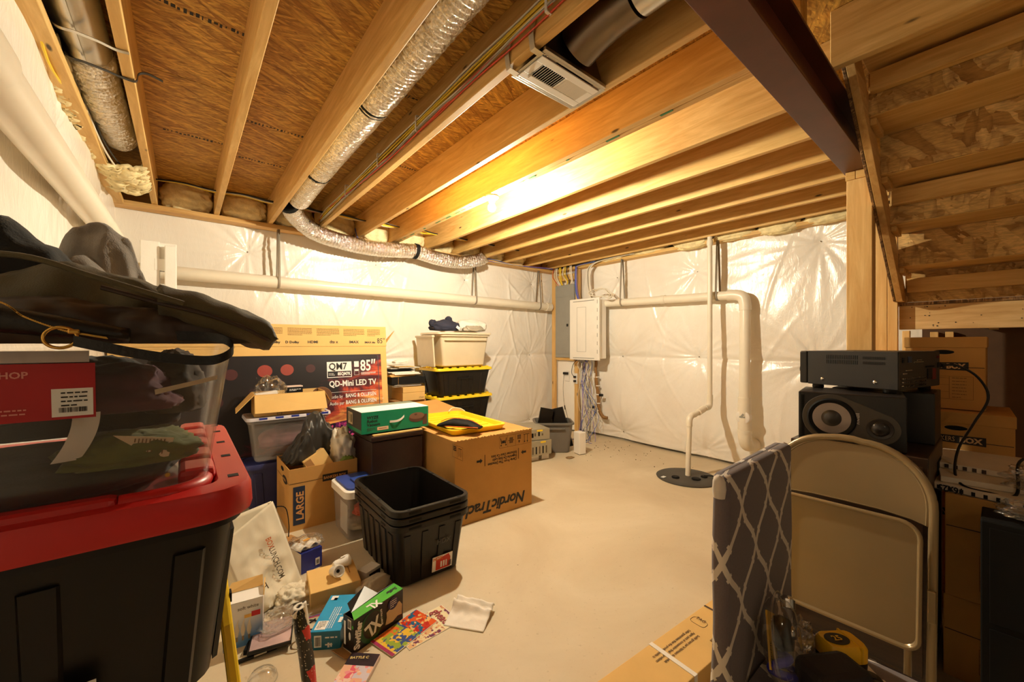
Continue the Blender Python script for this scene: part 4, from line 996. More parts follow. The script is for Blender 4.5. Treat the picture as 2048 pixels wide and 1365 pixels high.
for i in range(4): ic += frame_rects(.03 + i * .078, .50, .03 + (i + 1) * .078 + .0015, .59, .0015)
for i in range(2): ic += [(.30 - .02 + i * .028 - .002, .515, .30 - .02 + i * .028 + .002, .575)]
ic += [(.27, .573, .33, .577)] + [(.205, .573 - i * .009, .243, .578 - i * .009) for i in range(4)]
ic += barcode(.128, .525, .162, .57, 5) + [(.118, .545, .125, .55), (.165, .545, .172, .55), (.055, .535, .085, .555)]
decal(INK, t, (0, FY, 0), (1, 0, 0), (0, 0, 1), ic, polys=[[(.215, .535), (.233, .535), (.224, .512)], [(.272, .522), (.288, .522), (.28, .508)], [(.300, .522), (.316, .522), (.308, .508)], [(.04, .575), (.045, .575), (.055, .53), (.048, .53)], [(.095, .575), (.1, .575), (.092, .53), (.085, .53)], circle_pts(.047, .52, .006, .006, 10), circle_pts(.093, .52, .006, .006, 10)], name='handling_symbols')
FX = fx0 - .0006
icL = [(q0, .50, q1, .59) for q0, q1 in ()]
for i in range(2): icL += frame_rects(.60 + i * .07, .50, .67 + i * .07 + .0015, .59, .0015)
icL += [(.61, .573 - i * .012, .655, .58 - i * .012) for i in range(3)] + [(.69, .52, .694, .575), (.715, .52, .719, .575), (.683, .573, .727, .577)]
decal(INK, t, (FX, -.07, 0), (0, -1, 0), (0, 0, 1), icL, name='handling_symbols')
b = MB(); R = random.Random(6)
for i in range(26):
    x = fx0 + i * W2 / 25; b.cbox((x, fy + .002, H2 + .001), (.02, .006, .004), Matrix.Rotation(R.uniform(-.6, .6), 3, 'Y'))
o = b.build('torn_edge', CARD_L, t); o['kind'] = 'stuff'

t = thing('bin_lid', 'yellow bin lid lying upside down on the treadmill carton', 'lid', (1.80, 2.93, H2 + .006), radians(-4))
b = MB(); w, d = .50, .80
b.loft([rr(0, 0, 0, w - .05, d - .05, .04), rr(0, 0, .004, w - .04, d - .04, .05), rr(0, 0, .038, w, d, .055), rr(0, 0, .042, w - .004, d - .004, .053), rr(0, 0, .042, w - .05, d - .05, .04), rr(0, 0, .012, w - .07, d - .07, .03)], True, True); b.build('lid_body', YEL, t, smooth=35)
for i in range(7):
    b = MB(); b.box(-.19, -.30 + i * .1, .0121, .19, -.292 + i * .1, .016); b.build('rib', YEL, t)
b = MB(); b.tube(smooth_path([(.10, .36, .045), (.16, .40, .07), (.22, .36, .065), (.24, .30, .047)], 6), .004, 6); b.build('bail_wire', CW['white'], t)
t = thing('pouch', 'black zip pouch with orange piping lying on the yellow lid', 'pouch', (1.64, 2.62, H2 + .050), radians(-58))
b = MB(); P = []
rings = []
for i in range(13):
    u = i / 12; x = -.17 + u * .34; ww = .085 * (1 - .35 * u) * (1 if 0 < i < 12 else .75); hh = .06 * sin(pi * (.12 + .8 * u)) * (1 + .15 * noise.noise(Vector((u * 6, 1, 2)))); rings.append([(x, ww * cos(a) * 1.0, max(0, .5 + .5 * sin(a)) * hh * 1.1) for a in [2 * pi * k_ / 16 for k_ in range(16)]])
b.loft(rings, True, True); b.build('pouch_body', BLACKM, t, smooth='all')
b = MB(); b.tube(smooth_path([(-.165, .0, .035), (-.08, -.02, .067), (.02, -.02, .070), (.10, -.01, .058), (.168, .01, .02)], 5), .003, 6); b.build('piping', plain('orange_piping', (232, 110, 40), .5), t)
b = MB(); b.tube(smooth_path([(-.16, -.055, .012), (-.02, -.085, .02), (.1, -.072, .02), (.168, -.05, .015)], 5), .003, 6); b.build('piping', MATS['orange_piping'], t)

# ottoman and robot vacuum carton
t = thing('storage_ottoman', 'dark brown leather cube beside the treadmill carton, carrying the green carton', 'ottoman', (1.245, 3.06, 0))
LEATH = plain('dark_leather', (46, 28, 22), .38, var=.3, vscale=6, bscale=120, bstr=.2)
b = MB(); b.box(-.20, -.20, 0, .20, .20, .585); b.build('ottoman_body', LEATH, t, bev=.008)
b = MB(); b.box(-.205, -.205, .588, .205, .205, .628); b.build('ottoman_lid', LEATH, t, bev=.01)
t = thing('wooden_ruler', 'light wooden lath under the front of the green carton', 'ruler', (1.26, 2.872, .6285), radians(-1))
b = MB(); b.box(-.20, -.015, 0, .18, .015, .010); b.build('lath', CARD_L, t)
GRN = plain('green_print', (16, 128, 90), .42, var=.05); DKG = plain('dark_grey_print', (66, 62, 54), .5, var=.04)
t = thing('robot_vacuum_box', 'green robot vacuum carton with a white handle on the dark ottoman', 'carton', (1.262, 3.10, .6395), radians(-1))
w, d, h = .53, .36, .160
b = MB(); b.box(-w / 2, -d / 2, 0, w / 2, d / 2, h); b.mat(0); BB = b.build('box_body', GRN, t, bev=.002)
b = MB(); b.box(-w / 2 - .0012, -d / 2 + .003, .03, -w / 2, d / 2 - .002, h - .001); b.build('side_print', DKG, t)
b = MB(); b.box(-w / 2 + .001, -d / 2 + .002, h, w / 2 - .001, d / 2 - .11, h + .0012); b.build('top_print', WHITE, t)
b = MB(); b.box(-w / 2 + .001, d / 2 - .109, h, w / 2 - .001, d / 2 - .002, h + .0012); b.build('top_print', plain('grey_green_print', (120, 132, 112), .5), t)
FO = (0, -d / 2 - .0004, 0)
for i, s in enumerate(('WYZE', 'Robot', 'Vacuum')): text(s, .030, INK, t, (-w / 2 + .04, -d / 2, .108 - i * .026), RX, (0, 0, 1), bold=.0006, name='box_lettering')
decal(MATS['dark_grey_print'], t, FO, RX, (0, 0, 1), fake_lines(-w / 2 + .04, .042, -w / 2 + .10, 3, .008, .003, 2), name='small_print')
decal(plain('pale_label', (222, 190, 160), .6, var=0), t, FO, RX, (0, 0, 1), [(-w / 2 + .115, .018, -w / 2 + .20, .043)], name='paper_label')
decal(INK_BR, t, (0, -d / 2 - .0012, 0), RX, (0, 0, 1), [(-w / 2 + .125, .029, -w / 2 + .185, .032)], name='small_print')
DISC = plain('printed_brown', (92, 62, 50), .5, var=0); DISC2 = plain('printed_brown_top', (124, 92, 74), .5, var=0)
decal(DISC, t, FO, RX, (0, 0, 1), [(.215, .02, .252, .10)], polys=[circle_pts(.165, .078, .065, .034)], name='printed_picture')
decal(DISC2, t, (0, -d / 2 - .0010, 0), RX, (0, 0, 1), polys=[circle_pts(.165, .093, .063, .026)], name='printed_picture')
decal(DISC, t, (0, -d / 2 - .0016, 0), RX, (0, 0, 1), polys=[circle_pts(.155, .104, .012, .007)], name='printed_picture')
b = MB(); b.grid(lambda u, v: (-.055 + u * .115, -d / 2 - .002 - .012 * sin(pi * u), .072 + .012 * (u - .2) ** 2 * 4 * u + (v - .5) * .016), 14, 1, .003); b.build('carry_handle', WPLAS, t, smooth=True)
decal(plain('beige_label', (206, 186, 146), .6, var=0), t, (-w / 2 - .0016, 0, 0), (0, -1, 0), (0, 0, 1), [(-.13, .045, -.02, .135)], name='paper_label')
decal(INK, t, (-w / 2 - .0026, 0, 0), (0, -1, 0), (0, 0, 1), barcode(-.07, .06, -.03, .12, 7) + fake_lines(-.125, .125, -.08, 7, .009, .003, 8), name='small_print')

# ------------------------------------------------------------------ clear tote with open carton on a blue bin
t = thing('storage_bin', 'dark blue bin at the back, under the cloudy clear tote', 'bin', (.66, 3.735, 0))
BLUD = plain('dark_blue_plastic', (40, 44, 92), .45, var=.1)
tote_shell(.60, .28, .36, .88, ribs=3).build('bin_body', BLUD, t, smooth=35)
m = lid_mesh(.64, .315, notch=0); l = m.build('lid', BLUD, t, smooth=35); l.location = (0, 0, .352)
t = thing('clear_tote', 'cloudy clear tote with blue lid notches behind the file box', 'tote', (.665, 3.735, .3825))
tote_shell(.54, .27, .325, .88, r=.03, lip=.02).build('tote_body', CLEAR_F, t, smooth=35)
m = lid_mesh(.605, .32, .04, .018); l = m.build('lid', plain('cloudy_white_plastic', (206, 200, 206), .4), t, smooth=35); l.location = (0, 0, .332)
for i in range(5):
    b = MB(); b.box(-.22 + i * .11, -.1615, .334, -.165 + i * .11, -.14, .349); b.build('blue_clip', plain('blue_clip_plastic', (46, 60, 150), .4), t)
tag(blob('folded_clothes', plain('pink_grey_cloth', (150, 96, 96), .9, var=.5, vscale=7), None, (.665, 3.735, .52), (.40, .18, .22), 12, .12), 'pinkish grey clothes packed inside the cloudy clear tote', 'clothes')
tag(blob('folded_clothes', plain('dark_grey_cloth', (60, 58, 60), .9), None, (.78, 3.735, .43), (.20, .18, .07), 13, .1), 'dark grey bundle low inside the cloudy clear tote', 'clothes')
t = carton('open_carton', 'open tan carton with bent flaps on the cloudy clear tote', 'carton', (.675, 3.75, .7345), radians(-2), .50, .27, .17, CARD_L, open_=True)
cflap(t, CARD_L, [(-.25, -.138, .165), (.25, -.138, .165), (.26, -.19, .03), (-.25, -.195, .035)], 'front_flap')
cflap(t, CARD_L, [(-.254, .12, .17), (-.254, -.135, .17), (-.37, -.145, .045), (-.36, .10, .05)], 'side_flap')
cflap(t, CARD, [(.25, -.13, .17), (.25, .13, .17), (.30, .13, .10), (.30, -.13, .08)], 'side_flap')
decal(INK, t, (-.10, -.1362, .005), RX, (0, 0, 1), frame_rects(0, 0, .035, .028, .003) + [(.005, .012, .03, .015)], name='box_mark')
tt = thing('small_box', 'small black box with a pale top sticking out of the open tan carton', 'box', (.675, 3.76, .745))
b = MB(); b.box(-.02, -.05, 0, .10, .03, .195); b.build('box_body', BLACKM, tt, bev=.002)
b = MB(); b.box(-.02, -.05, .1955, .10, .03, .204); b.build('box_top', plain('pink_white', (232, 206, 196), .6), tt, bev=.001)
decal(WHITE, tt, (0, -.0508, .175), RX, (0, 0, 1), fake_lines(.0, .005, .085, 2, .009, .005, 3), name='small_print')
tt = thing('packing_film', 'crumpled clear film bulging from the open tan carton', 'film', (.55, 3.77, .75))
blob('film', FILM, tt, (0, 0, .15), (.22, .20, .24), 6, .25, 2.6)
tt = thing('white_tray', 'white plastic tray lying inside the open tan carton', 'tray', (.50, 3.70, .745))
b = MB(); b.M = Matrix.Rotation(-.12, 4, 'Y'); b.box(-.05, -.05, .10, .10, .02, .17); b.build('tray', WPLAS, tt, bev=.003)
tag(blob('packing_clutter', plain('mixed_brown_clutter', (130, 100, 70), .8, var=.6, vscale=30), None, (.70, 3.75, .80), (.42, .22, .12), 15, .2, 3.5), 'brown and black odds and ends filling the open tan carton', 'clutter')
# brown disc behind the carton
t = thing('brown_frisbee', 'round brown lid standing on edge at the right of the open tan carton', 'lid', (.955, 3.85, .735))
b = MB(); b.lathe([(0, -.012), (.085, -.010), (.09, 0), (.085, .010), (0, .012)], 32, 'Y', (0, 0, .09), False); b.build('disc', plain('brown_plastic', (104, 70, 46), .45), t, smooth=True)

# ------------------------------------------------------------------ large file box with jacket, carton and bag
t = carton('file_box', 'large open cardboard file box marked LARGE, with a black jacket spilling out', 'box', (.79, 3.325, 0), 0, .46, .46, .43, CARD, open_=True)
text('LARGE', .066, plain('kraft_lettering', (206, 150, 92), .7, var=0), t, (-.14, -.2312, .07), (0, 0, 1), (-1, 0, 0), bold=.002, sx=1.0, name='box_lettering', lift=.0015)
decal(plain('slate_blue_print', (30, 44, 70), .6, var=0), t, (0, -.2305, 0), RX, (0, 0, 1), [(-.205, .04, -.13, .305)], name='blue_label')
decal(INK, t, (0, -.2306, 0), RX, (0, 0, 1), [(-.229, .328, .229, .331), (-.015, .305, .16, .355)], name='line_print')
text('BANKERS BOX', .028, MATS['kraft_lettering'], t, (-.008, -.2312, .321), RX, (0, 0, 1), bold=.0008, sx=.84, name='box_lettering')
decal(INK, t, (-.2306, 0, 0), (0, -1, 0), (0, 0, 1), [(-.2, .328, .229, .331)] , polys=[circle_pts(.09, .33, .085, .028, 20)], name='line_print')
text('BANKERS BOX', .022, MATS['kraft_lettering'], t, (-.2316, -.015, .322), (0, -1, 0), (0, 0, 1), sx=.8, name='box_lettering', bold=.0006)
decal(INK_BR, t, (-.2306, 0, 0), (0, -1, 0), (0, 0, 1), fake_lines(-.15, .26, .08, 13, .016, .003, 44), name='small_print')
b = MB(); b.M = Matrix.Translation((-.2315, 0, 0)); pts = [(0, .05 * cos(a), .39 + .016 * sin(a)) for a in [2 * pi * i / 20 for i in range(20)]]; b.prism(pts[::-1], (-.0008, 0, 0)); b.build('hand_hole', BLACKM, t)
t = thing('black_jacket', 'crumpled black nylon jacket heaped on the large file box', 'jacket', (.78, 3.36, .43))
NYL = plain('black_nylon', (44, 41, 38), .45, var=.2, vscale=5, bscale=30, bstr=.35)
drape('jacket_body', NYL, t, [(-.21, -.02, -.10), (-.17, .10, -.14), (-.10, .20, -.15), (-.03, .315, -.10), (.03, .33, -.08), (.09, .24, -.12), (.17, .16, -.13), (.215, .06, -.10)], 21, .03, 60, 40, .26)
drape('jacket_sleeve', NYL, t, [(-.19, .02, -.17), (-.13, .14, -.19), (-.07, .22, -.18), (-.02, .10, -.17)], 26, .02, 30, 26, .12)
t = thing('small_carton', 'small tilted tan carton poking out of the large file box', 'carton', (.83, 3.14, .30), radians(4))
b = MB(); b.M = Matrix.Rotation(radians(-28), 4, 'Y') @ Matrix.Rotation(radians(-12), 4, 'X'); b.box(-.08, -.04, .02, .08, .06, .22); b.build('carton_body', CARD_L, t, bev=.002)
b = MB(); b.M = Matrix.Rotation(radians(-28), 4, 'Y') @ Matrix.Rotation(radians(-12), 4, 'X'); b.box(-.075, -.0412, .03, -.03, -.0402, .21); b.build('carton_side', CARD_D, t)
t = thing('plastic_bag', 'white plastic shopping bag with a green print beside the black jacket', 'bag', (.95, 3.24, .40))
blob('bag_body', plain('white_bag', (226, 218, 202), .5, var=.08), t, (.0, .02, .09), (.17, .26, .30), 31, .22, 2.6, False)
blob('green_print', plain('green_bag_print', (130, 150, 60), .5), t, (.01, -.07, .02), (.10, .10, .07), 33, .1, 2.5, False)

# ------------------------------------------------------------------ clear tote with blue lid beside the black totes
t = thing('clear_tote', 'clear tote with a blue lid and white rim beside the stacked black totes', 'tote', (.94, 2.855, 0))
tote_shell(.235, .35, .315, .9, r=.035, lip=.008).build('tote_body', CLEAR_F, t, smooth=35)
b = MB(); b.loft([rr(0, 0, .285, .25, .365, .05), rr(0, 0, .287, .265, .38, .055), rr(0, 0, .33, .26, .375, .052), rr(0, 0, .335, .245, .36, .05), rr(0, 0, .335, .22, .335, .045)], True, True); b.build('white_rim', WPLAS, t, smooth=35)
b = MB(); b.loft([rr(0, 0, .3355, .215, .33, .04), rr(0, 0, .348, .212, .327, .04), rr(0, 0, .350, .20, .315, .035)], True, True); b.build('lid', plain('blue_plastic', (44, 70, 150), .4), t, smooth=35)
b = MB(); b.box(-.04, -.08, .3505, .08, .03, .362); b.build('lid_handle', MATS['blue_plastic'], t, bev=.005)
tag(blob('toys', plain('red_orange_cloth', (216, 90, 56), .7, var=.4), None, (.96, 2.755, .17), (.15, .10, .12), 41, .25), 'orange-red bundle inside the blue-lidded clear tote', 'bundle')
tag(blob('paper_bundle', plain('pale_bundle', (206, 190, 160), .8, var=.4, vscale=20), None, (.94, 2.855, .07), (.18, .26, .13), 43, .12), 'pale papers in the bottom of the blue-lidded clear tote', 'papers')
t = thing('paper_label', 'paper sheet standing inside the left end of the blue-lidded clear tote', 'paper', (.842, 2.855, .03))
b = MB(); b.box(0, -.10, 0, .002, .05, .19); b.build('sheet', PAPER, t)

# ------------------------------------------------------------------ three nested black totes
ROOTS = []
for i, lab in enumerate(('lowest of the three nested empty black totes on the floor', 'middle of the three nested empty black totes', 'topmost of the three nested empty black totes, open and empty')):
    t = thing('black_tote', lab, 'tote', (1.065, 2.29, .0 + i * .040), radians(-1.0), None)
    h = .352; w, d, tp = .425, .66, .87
    b = tote_shell(w, d, h, tp, wall=.0025, r=.05, lip=.022, lip_h=.028, ribs=0 if i < 2 else 0)
    if i == 0:
        b = tote_shell(w, d, h, tp, wall=.0025, r=.05, lip=.022, lip_h=.028, ribs=4, rib_d=.008)
    b.build('tote_body', BLACKP, t, smooth=35)
    # square slots in the rim apron and holes on the rim
    for s in (-1, 1):
        for x in (-.12, .12):
            c_ = MB(); c_.box(x - .035, s * (d / 2 + .0225), h - .022, x + .035, s * (d / 2 + .0232), h - .010); c_.build('rim_slot', BLACKM, t)
        for y in (-.2, .2):
            c_ = MB(); c_.box(s * (w / 2 + .0225), y - .03, h - .022, s * (w / 2 + .0232), y + .03, h - .010); c_.build('rim_slot', BLACKM, t)
    if i == 2:
        for (x, y) in ((-.17, -.30), (.17, -.30), (-.19, -.1), (.19, -.1), (-.19, .12), (.19, .12), (-.17, .28), (.17, .28)):
            sx_ = 1 if x > 0 else -1; X = sx_ * (w / 2 + .006)
            if abs(y) > .25: X = sx_ * .15; y = math.copysign(d / 2 + .006, y)
            c_ = MB(); c_.box(X - .009, y - .009, h - .0005, X + .009, y + .009, h + .0008); c_.build('rim_hole', BLACKM, t)
    ROOTS.append(t)
t = ROOTS[0]
y_at = lambda z: -(.66 / 2) * (.87 + .13 * z / .352) - .0095
nrm_u = Vector((0, y_at(.3) - y_at(0), .3)).normalized()
decal(WHITE, t, (.0, y_at(.035), .035), RX, nrm_u, [(0, 0, .125, .085)], name='paper_label', lift=.0015)
decal(plain('red_print', (206, 52, 30), .5, var=0), t, (.0, y_at(.035), .035), RX, nrm_u, [(.022, .004, .112, .062)], polys=[[(.03, .062), (.11, .062), (.10, .082), (.06, .074)]], name='label_print', lift=.0022)
text('HDX', .026, plain('orange_print', (226, 120, 40), .5, var=0), t, (.004, y_at(.10), .098), RX, nrm_u, bold=.001, name='label_lettering', lift=.0026)
text('HDX', .04, plain('embossed_black', (50, 48, 46), .35, var=0), t, (.02, y_at(.2), .19), RX, nrm_u, bold=.001, name='embossed_lettering')
decal(WHITE, t, (.0, y_at(.035), .035), RX, nrm_u, [(.05, .015, .06, .05), (.066, .015, .076, .05), (.082, .015, .09, .05)], name='label_print', lift=.003)
decal(INK, t, (.0, y_at(.035), .035), RX, nrm_u, barcode(.1, .01, .12, .04, 3), name='label_print', lift=.0034)

# ------------------------------------------------------------------ grey bin, computers by the corner
t = thing('grey_bin', 'grey open plastic bin holding two black panels near the corner', 'bin', (3.50, 3.47, 0), radians(-38))
tote_shell(.44, .34, .36, .84, r=.05, lip=.02, ribs=0).build('bin_body', GREYP, t, smooth=35)
b = MB(); b.box(-.12, -.195, .285, .12, -.166, .30); b.build('handle', GREYP, t, bev=.004)
for (x, y, rx, rz, lab) in ((3.345, 3.545, 12, -20, 'black flat monitor panel standing at the left in the grey bin'), (3.645, 3.375, -16, -60, 'black flat panel leaning at the right in the grey bin')):
    t = thing('monitor_panel', lab, 'screen', (x, y, .03), radians(rz))
    b = MB(); b.M = Matrix.Rotation(radians(rx), 4, 'Y'); b.box(-.085, -.012, .0, .085, .012, .49); b.build('panel_body', BLACKP, t, bev=.003)
for k_, (lab, x, y, z, rz, w, d, h) in enumerate((('beige computer case lying on the floor beside the treadmill carton', 3.02, 3.42, .07, -8, .40, .42, .16), ('second computer case stacked across the first, its drive side to the room', 3.02, 3.44, .235, -16, .42, .40, .12))):
    t = thing('computer_case', lab, 'computer', (x, y, z), radians(rz))
    CASE = plain('case_metal', (168, 160, 138), .4, .3, .05)
    b = MB(); b.box(-w / 2, -d / 2, 0, w / 2, d / 2, h); b.build('case_body', CASE, t, bev=.003)
    R = random.Random(k_)
    for i in range(7):
        b = MB(); x_ = -w / 2 + .05 + i * .045
        if k_ == 0: b.box(x_, -d / 2 - .002, .02, x_ + .016, -d / 2 - .0002, .10)
        else: b.box(x_, -d / 2 - .002, .03 + R.uniform(0, .02), x_ + R.uniform(.015, .035), -d / 2 - .0002, .07 + R.uniform(0, .02))
        b.build('port', BLACKM if i % 2 else GALV_D, t)
    b = MB(); b.box(w / 2 + .0002, -.10, .03, w / 2 + .002, .0, h - .03); b.build('vent_plate', BLACKM, t)
    b = MB(); b.box(.05, -d / 2 - .002, h - .025, .12, -d / 2 - .0002, h - .008); b.build('yellow_sticker', YEL, t)
t = thing('white_block', 'small white block under the computer cases on the floor', 'block', (3.10, 3.34, 0), radians(-8))
b = MB(); b.box(.02, -.08, 0, .12, .08, .068); b.box(-.12, -.08, 0, -.02, .08, .068); b.build('block_body', WPLAS, t, bev=.003)

# ------------------------------------------------------------------ foreground left: red-lidded bin stack
t = thing('red_lid_bin', 'big black storage bin with a red lid, front of the left stack', 'bin', (-.155, 1.145, .70))
tote_shell(.45, .62, .315, .86, r=.05, lip=.012, ribs=3, rib_d=.008).build('bin_body', BLACKP, t, smooth=35)
w, d = .505, .70
b = MB()
b.loft([rr(0, 0, .315, w - .02, d - .02, .06), rr(0, 0, .313, w - .004, d - .004, .068), rr(0, 0, .318, w, d, .07), rr(0, 0, .352, w - .004, d - .004, .068), rr(0, 0, .361, w - .014, d - .014, .063), rr(0, 0, .362, w - .030, d - .030, .055), rr(0, 0, .362, w - .10, d - .10, .03), rr(0, 0, .350, w - .115, d - .115, .025)], True, True)
lid = b.build('lid', RED_L, t, smooth=35)
# raised blocks and square latch holes around the rim of the lid
for i, y in enumerate((-.20, -.09, .03, .15, .26)):
    b = MB(); b.box(w / 2 - .105, y - .042, .345, w / 2 - .052, y + .042, .378); b.build('raised_block', RED_L, lid, bev=.010)
for x in (-.14, .02):
    b = MB(); b.box(x - .07, -d / 2 + .030, .345, x + .06, -d / 2 + .068, .372); b.build('raised_block', RED_L, lid, bev=.010)
b = MB(); b.tube(smooth_path([(.08, -d / 2 + .045, .358), (.14, -d / 2 + .048, .358), (.175, -d / 2 + .075, .358), (.185, -d / 2 + .13, .358)], 6), .014, 12); b.build('raised_ridge', RED_L, lid, smooth=True)
for y in (-.265, -.10, .05, .20, .30):
    b = MB(); b.box(w / 2 - .036, y - .009, .3615, w / 2 - .020, y + .009, .3628); b.build('latch_hole', BLACKM, lid, bev=.001)
decal(WHITE, t, (.026, -.2835, .01), RX, Vector((0, -.045, .315)), [(-.05, .02, .03, .10)], name='paper_label', lift=.006)
decal(INK, t, (.026, -.2835, .01), RX, Vector((0, -.045, .315)), fake_lines(-.04, .09, .02, 5, .014, .004, 4), name='small_print', lift=.0072)
for i, lab in enumerate(('black bin right under the red-lidded bin', 'black bin at the floor under the red-lidded stack')):
    t = thing('black_bin', lab, 'bin', (-.195, 1.145, .348 - .348 * i))
    tote_shell(.37, .58, .345, .86, r=.05, lip=.018, ribs=3, rib_d=.008).build('bin_body', BLACKP, t, smooth=35)

t = thing('bin_lid', 'yellow bin lid standing on edge against the right side of the black bins', 'lid', (.10, 0, 0))
b = MB(); pts = [(.0, .86, .02), (-.0, 1.30, .10), (-.035, 1.22, .70), (-.041, 1.16, .765), (-.043, 1.09, .762), (-.040, 1.04, .70), (-.0, .70, .06)]
pts = [(p[0] + (.7 - p[2]) * .035, p[1], p[2]) for p in pts]
b.prism(pts, (.022, .006, 0)); b.build('lid_body', YEL, t, bev=.006)
b = MB(); b.box(-.02, 1.085, .725, -.0165 + .0, 1.105, .745); b.build('latch_hole', BLACKM, t)

# clear tote with its contents
t = thing('clear_tote', 'large clear tote with a red label, packed with dark clothes on the red lid', 'tote', (-.165, 1.03, 1.052))
w2, d2, h2 = .46, .40, .252
tote_shell(w2, d2, h2, .86, wall=.003, r=.035, lip=.006, lip_h=.010).build('tote_body', CLEAR, t, smooth=35)
yf = lambda z: -(d2 / 2) * (.86 + .14 * z / h2) - .0005
UF = Vector((0, yf(.2) - yf(0), .2)).normalized()
def ft(mat, rects, lift=.001, name='print', polys=()): return decal(mat, t, (0, yf(0), 0), RX, UF, rects, polys, name, lift)
RLAB = plain('red_label', (176, 22, 30), .4, var=0)
ft(RLAB, [(-.16, .142, .066, .222)], .0012, 'red_label')
ft(WHITE, [(.023, .146, .0635, .186)], .002, 'barcode_sticker')
ft(INK, barcode(.030, .152, .058, .159, 9) + fake_lines(.032, .181, .058, 4, .006, .002, 3), .0026, 'small_print')
PINKP = plain('pink_print', (226, 150, 140), .5, var=0)
text('WORKSHOP', .0125, PINKP, t, (-.068, yf(.2), .2015), RX, UF, bold=.0003, name='label_lettering', lift=.002)
ft(PINKP, fake_lines(-.07, .193, -.02, 1, .005, .0022, 3) + fake_lines(-.10, .171, .005, 1, .006, .004, 13) + fake_lines(-.10, .160, .0, 3, .0055, .002, 23), .002, 'small_print')
b = MB(); b.box(-.22, -.199, .222, .06, -.197, .238); b.build('rim_band', plain('cloudy_rim', (190, 176, 170), .4), t)
def stuffed(name, label, c, size, seed, mat, **k): return tag(blob(name, mat, None, (t.location.x + c[0], t.location.y + c[1], t.location.z + c[2]), size, seed, k.get('amp', .12), k.get('freq', 2.2)), label, 'clothes')
stuffed('folded_clothes', 'black garment along the bottom of the large clear tote', (-.012, -.005, .030), (.345, .315, .085), 51, DARKCL, amp=.05)
stuffed('folded_clothes', 'black garment filling the back of the large clear tote', (-.02, .09, .12), (.36, .16, .20), 56, DARKCL)
stuffed('folded_clothes', 'moss green garment low at the right of the large clear tote', (.10, -.10, .066), (.17, .13, .07), 52, plain('moss_cloth', (96, 98, 40), .9, var=.2, sheen=.2), amp=.2)
stuffed('folded_clothes', 'plum red garment in the middle of the large clear tote', (.06, -.05, .155), (.20, .16, .11), 53, plain('plum_cloth', (92, 34, 50), .9, var=.3, sheen=.2), amp=.18)
stuffed('folded_clothes', 'dark blue-grey garment at the left of the large clear tote', (-.08, -.04, .155), (.18, .20, .13), 54, plain('slate_cloth', (46, 48, 58), .9, var=.2))
stuffed('folded_clothes', 'brown-grey garment at the right end of the large clear tote', (.15, .03, .15), (.10, .20, .16), 55, plain('taupe_cloth', (84, 74, 66), .9, var=.2), amp=.15)
tg = thing('paper_tag', 'cream printed paper tag among the clothes in the large clear tote', 'tag', (-.05, .875, 1.135))
b = MB(); b.prism([(-.035, 0, .022), (.038, 0, .008), (.030, 0, -.026), (.018, 0, -.026)][::-1], (0, .0008, 0)); b.build('tag_card', plain('cream_card', (214, 190, 156), .8, var=0), tg)
decal(INK_BR, tg, (0, -.0002, 0), (1, 0, -.17), (.17, 0, 1), [(-.012 + i * .0045, .008 - R.uniform(0, .004) - (.0 if i < 2 else .018), -.0105 + i * .0045, .012) for i in range(9)], name='small_print')
tg = thing('cream_ribbon', 'cream ribbon tape lying across the clothes in the large clear tote', 'ribbon', (.0, .862, 1.228))
b = MB(); b.prism([(-.035, 0, -.010), (.045, 0, .010), (.046, 0, .017), (-.036, 0, -.002)][::-1], (0, .001, 0)); b.build('ribbon', MATS['cream_card'], tg)
tg = thing('white_strip', 'curled white plastic strip at the left inside the large clear tote', 'strip', (-.115, .872, 1.16))
b = MB(); b.grid(lambda u, v: (-.012 + .028 * v - .022 * u * u, .0 + .01 * v, .035 - .07 * u), 8, 2, .001); b.build('strip', WPLAS, tg, smooth=True)
tg = thing('brass_button', 'brass button with thread on the moss green garment', 'button', (-.02, .8575, 1.087))
b = MB(); b.lathe([(.0, -.001), (.0035, -.001), (.0035, .001), (.0, .001)], 14, 'Y', (0, 0, 0), False); b.build('button', BRASS, tg)

# heap of bags and coats on the tote
t = thing('grey_coat', 'grey wool coat heaped at the back of the clothes pile', 'coat', (-.17, 1.12, 1.31))
drape('coat_body', GRAYCL, t, [(-.06, .10, -.02), (-.02, .155, -.05), (.02, .196, -.09), (.055, .213, -.09), (.085, .20, -.08), (.105, .14, -.06), (.125, .03, -.02)], 3, .014)
drape('coat_sleeve', GRAYCL, t, [(-.05, .06, -.12), (.0, .12, -.15), (.04, .14, -.16), (.09, .09, -.14), (.11, .03, -.12)], 9, .010, back=.14)
t = thing('black_coat', 'black coat bunched at the far left of the clothes pile', 'coat', (-.30, 1.02, 1.31))
drape('coat_body', DARKCL, t, [(-.10, .13, -.06), (.04, .17, -.10), (.09, .178, -.10), (.13, .15, -.10), (.18, .09, -.08), (.24, .05, -.04)], 14, .012)
t = thing('canvas_bag', 'olive canvas and brown leather bag lying open across the clear tote', 'bag', (0, 0, 1.30))
drape('bag_flap', OLIVE, t, [(-.24, .105, .87), (-.14, .125, .86), (-.07, .108, .86), (.00, .090, .87), (.045, .07, .86), (.08, .05, .86), (.10, .02, .88)], 22, .007, back=.15)
drape('bag_front', OLIVE_D, t, [(-.26, .045, .80), (-.16, .065, .805), (-.07, .056, .81), (.02, .045, .81), (.08, .03, .82), (.10, .012, .83)], 27, .006, back=.12)
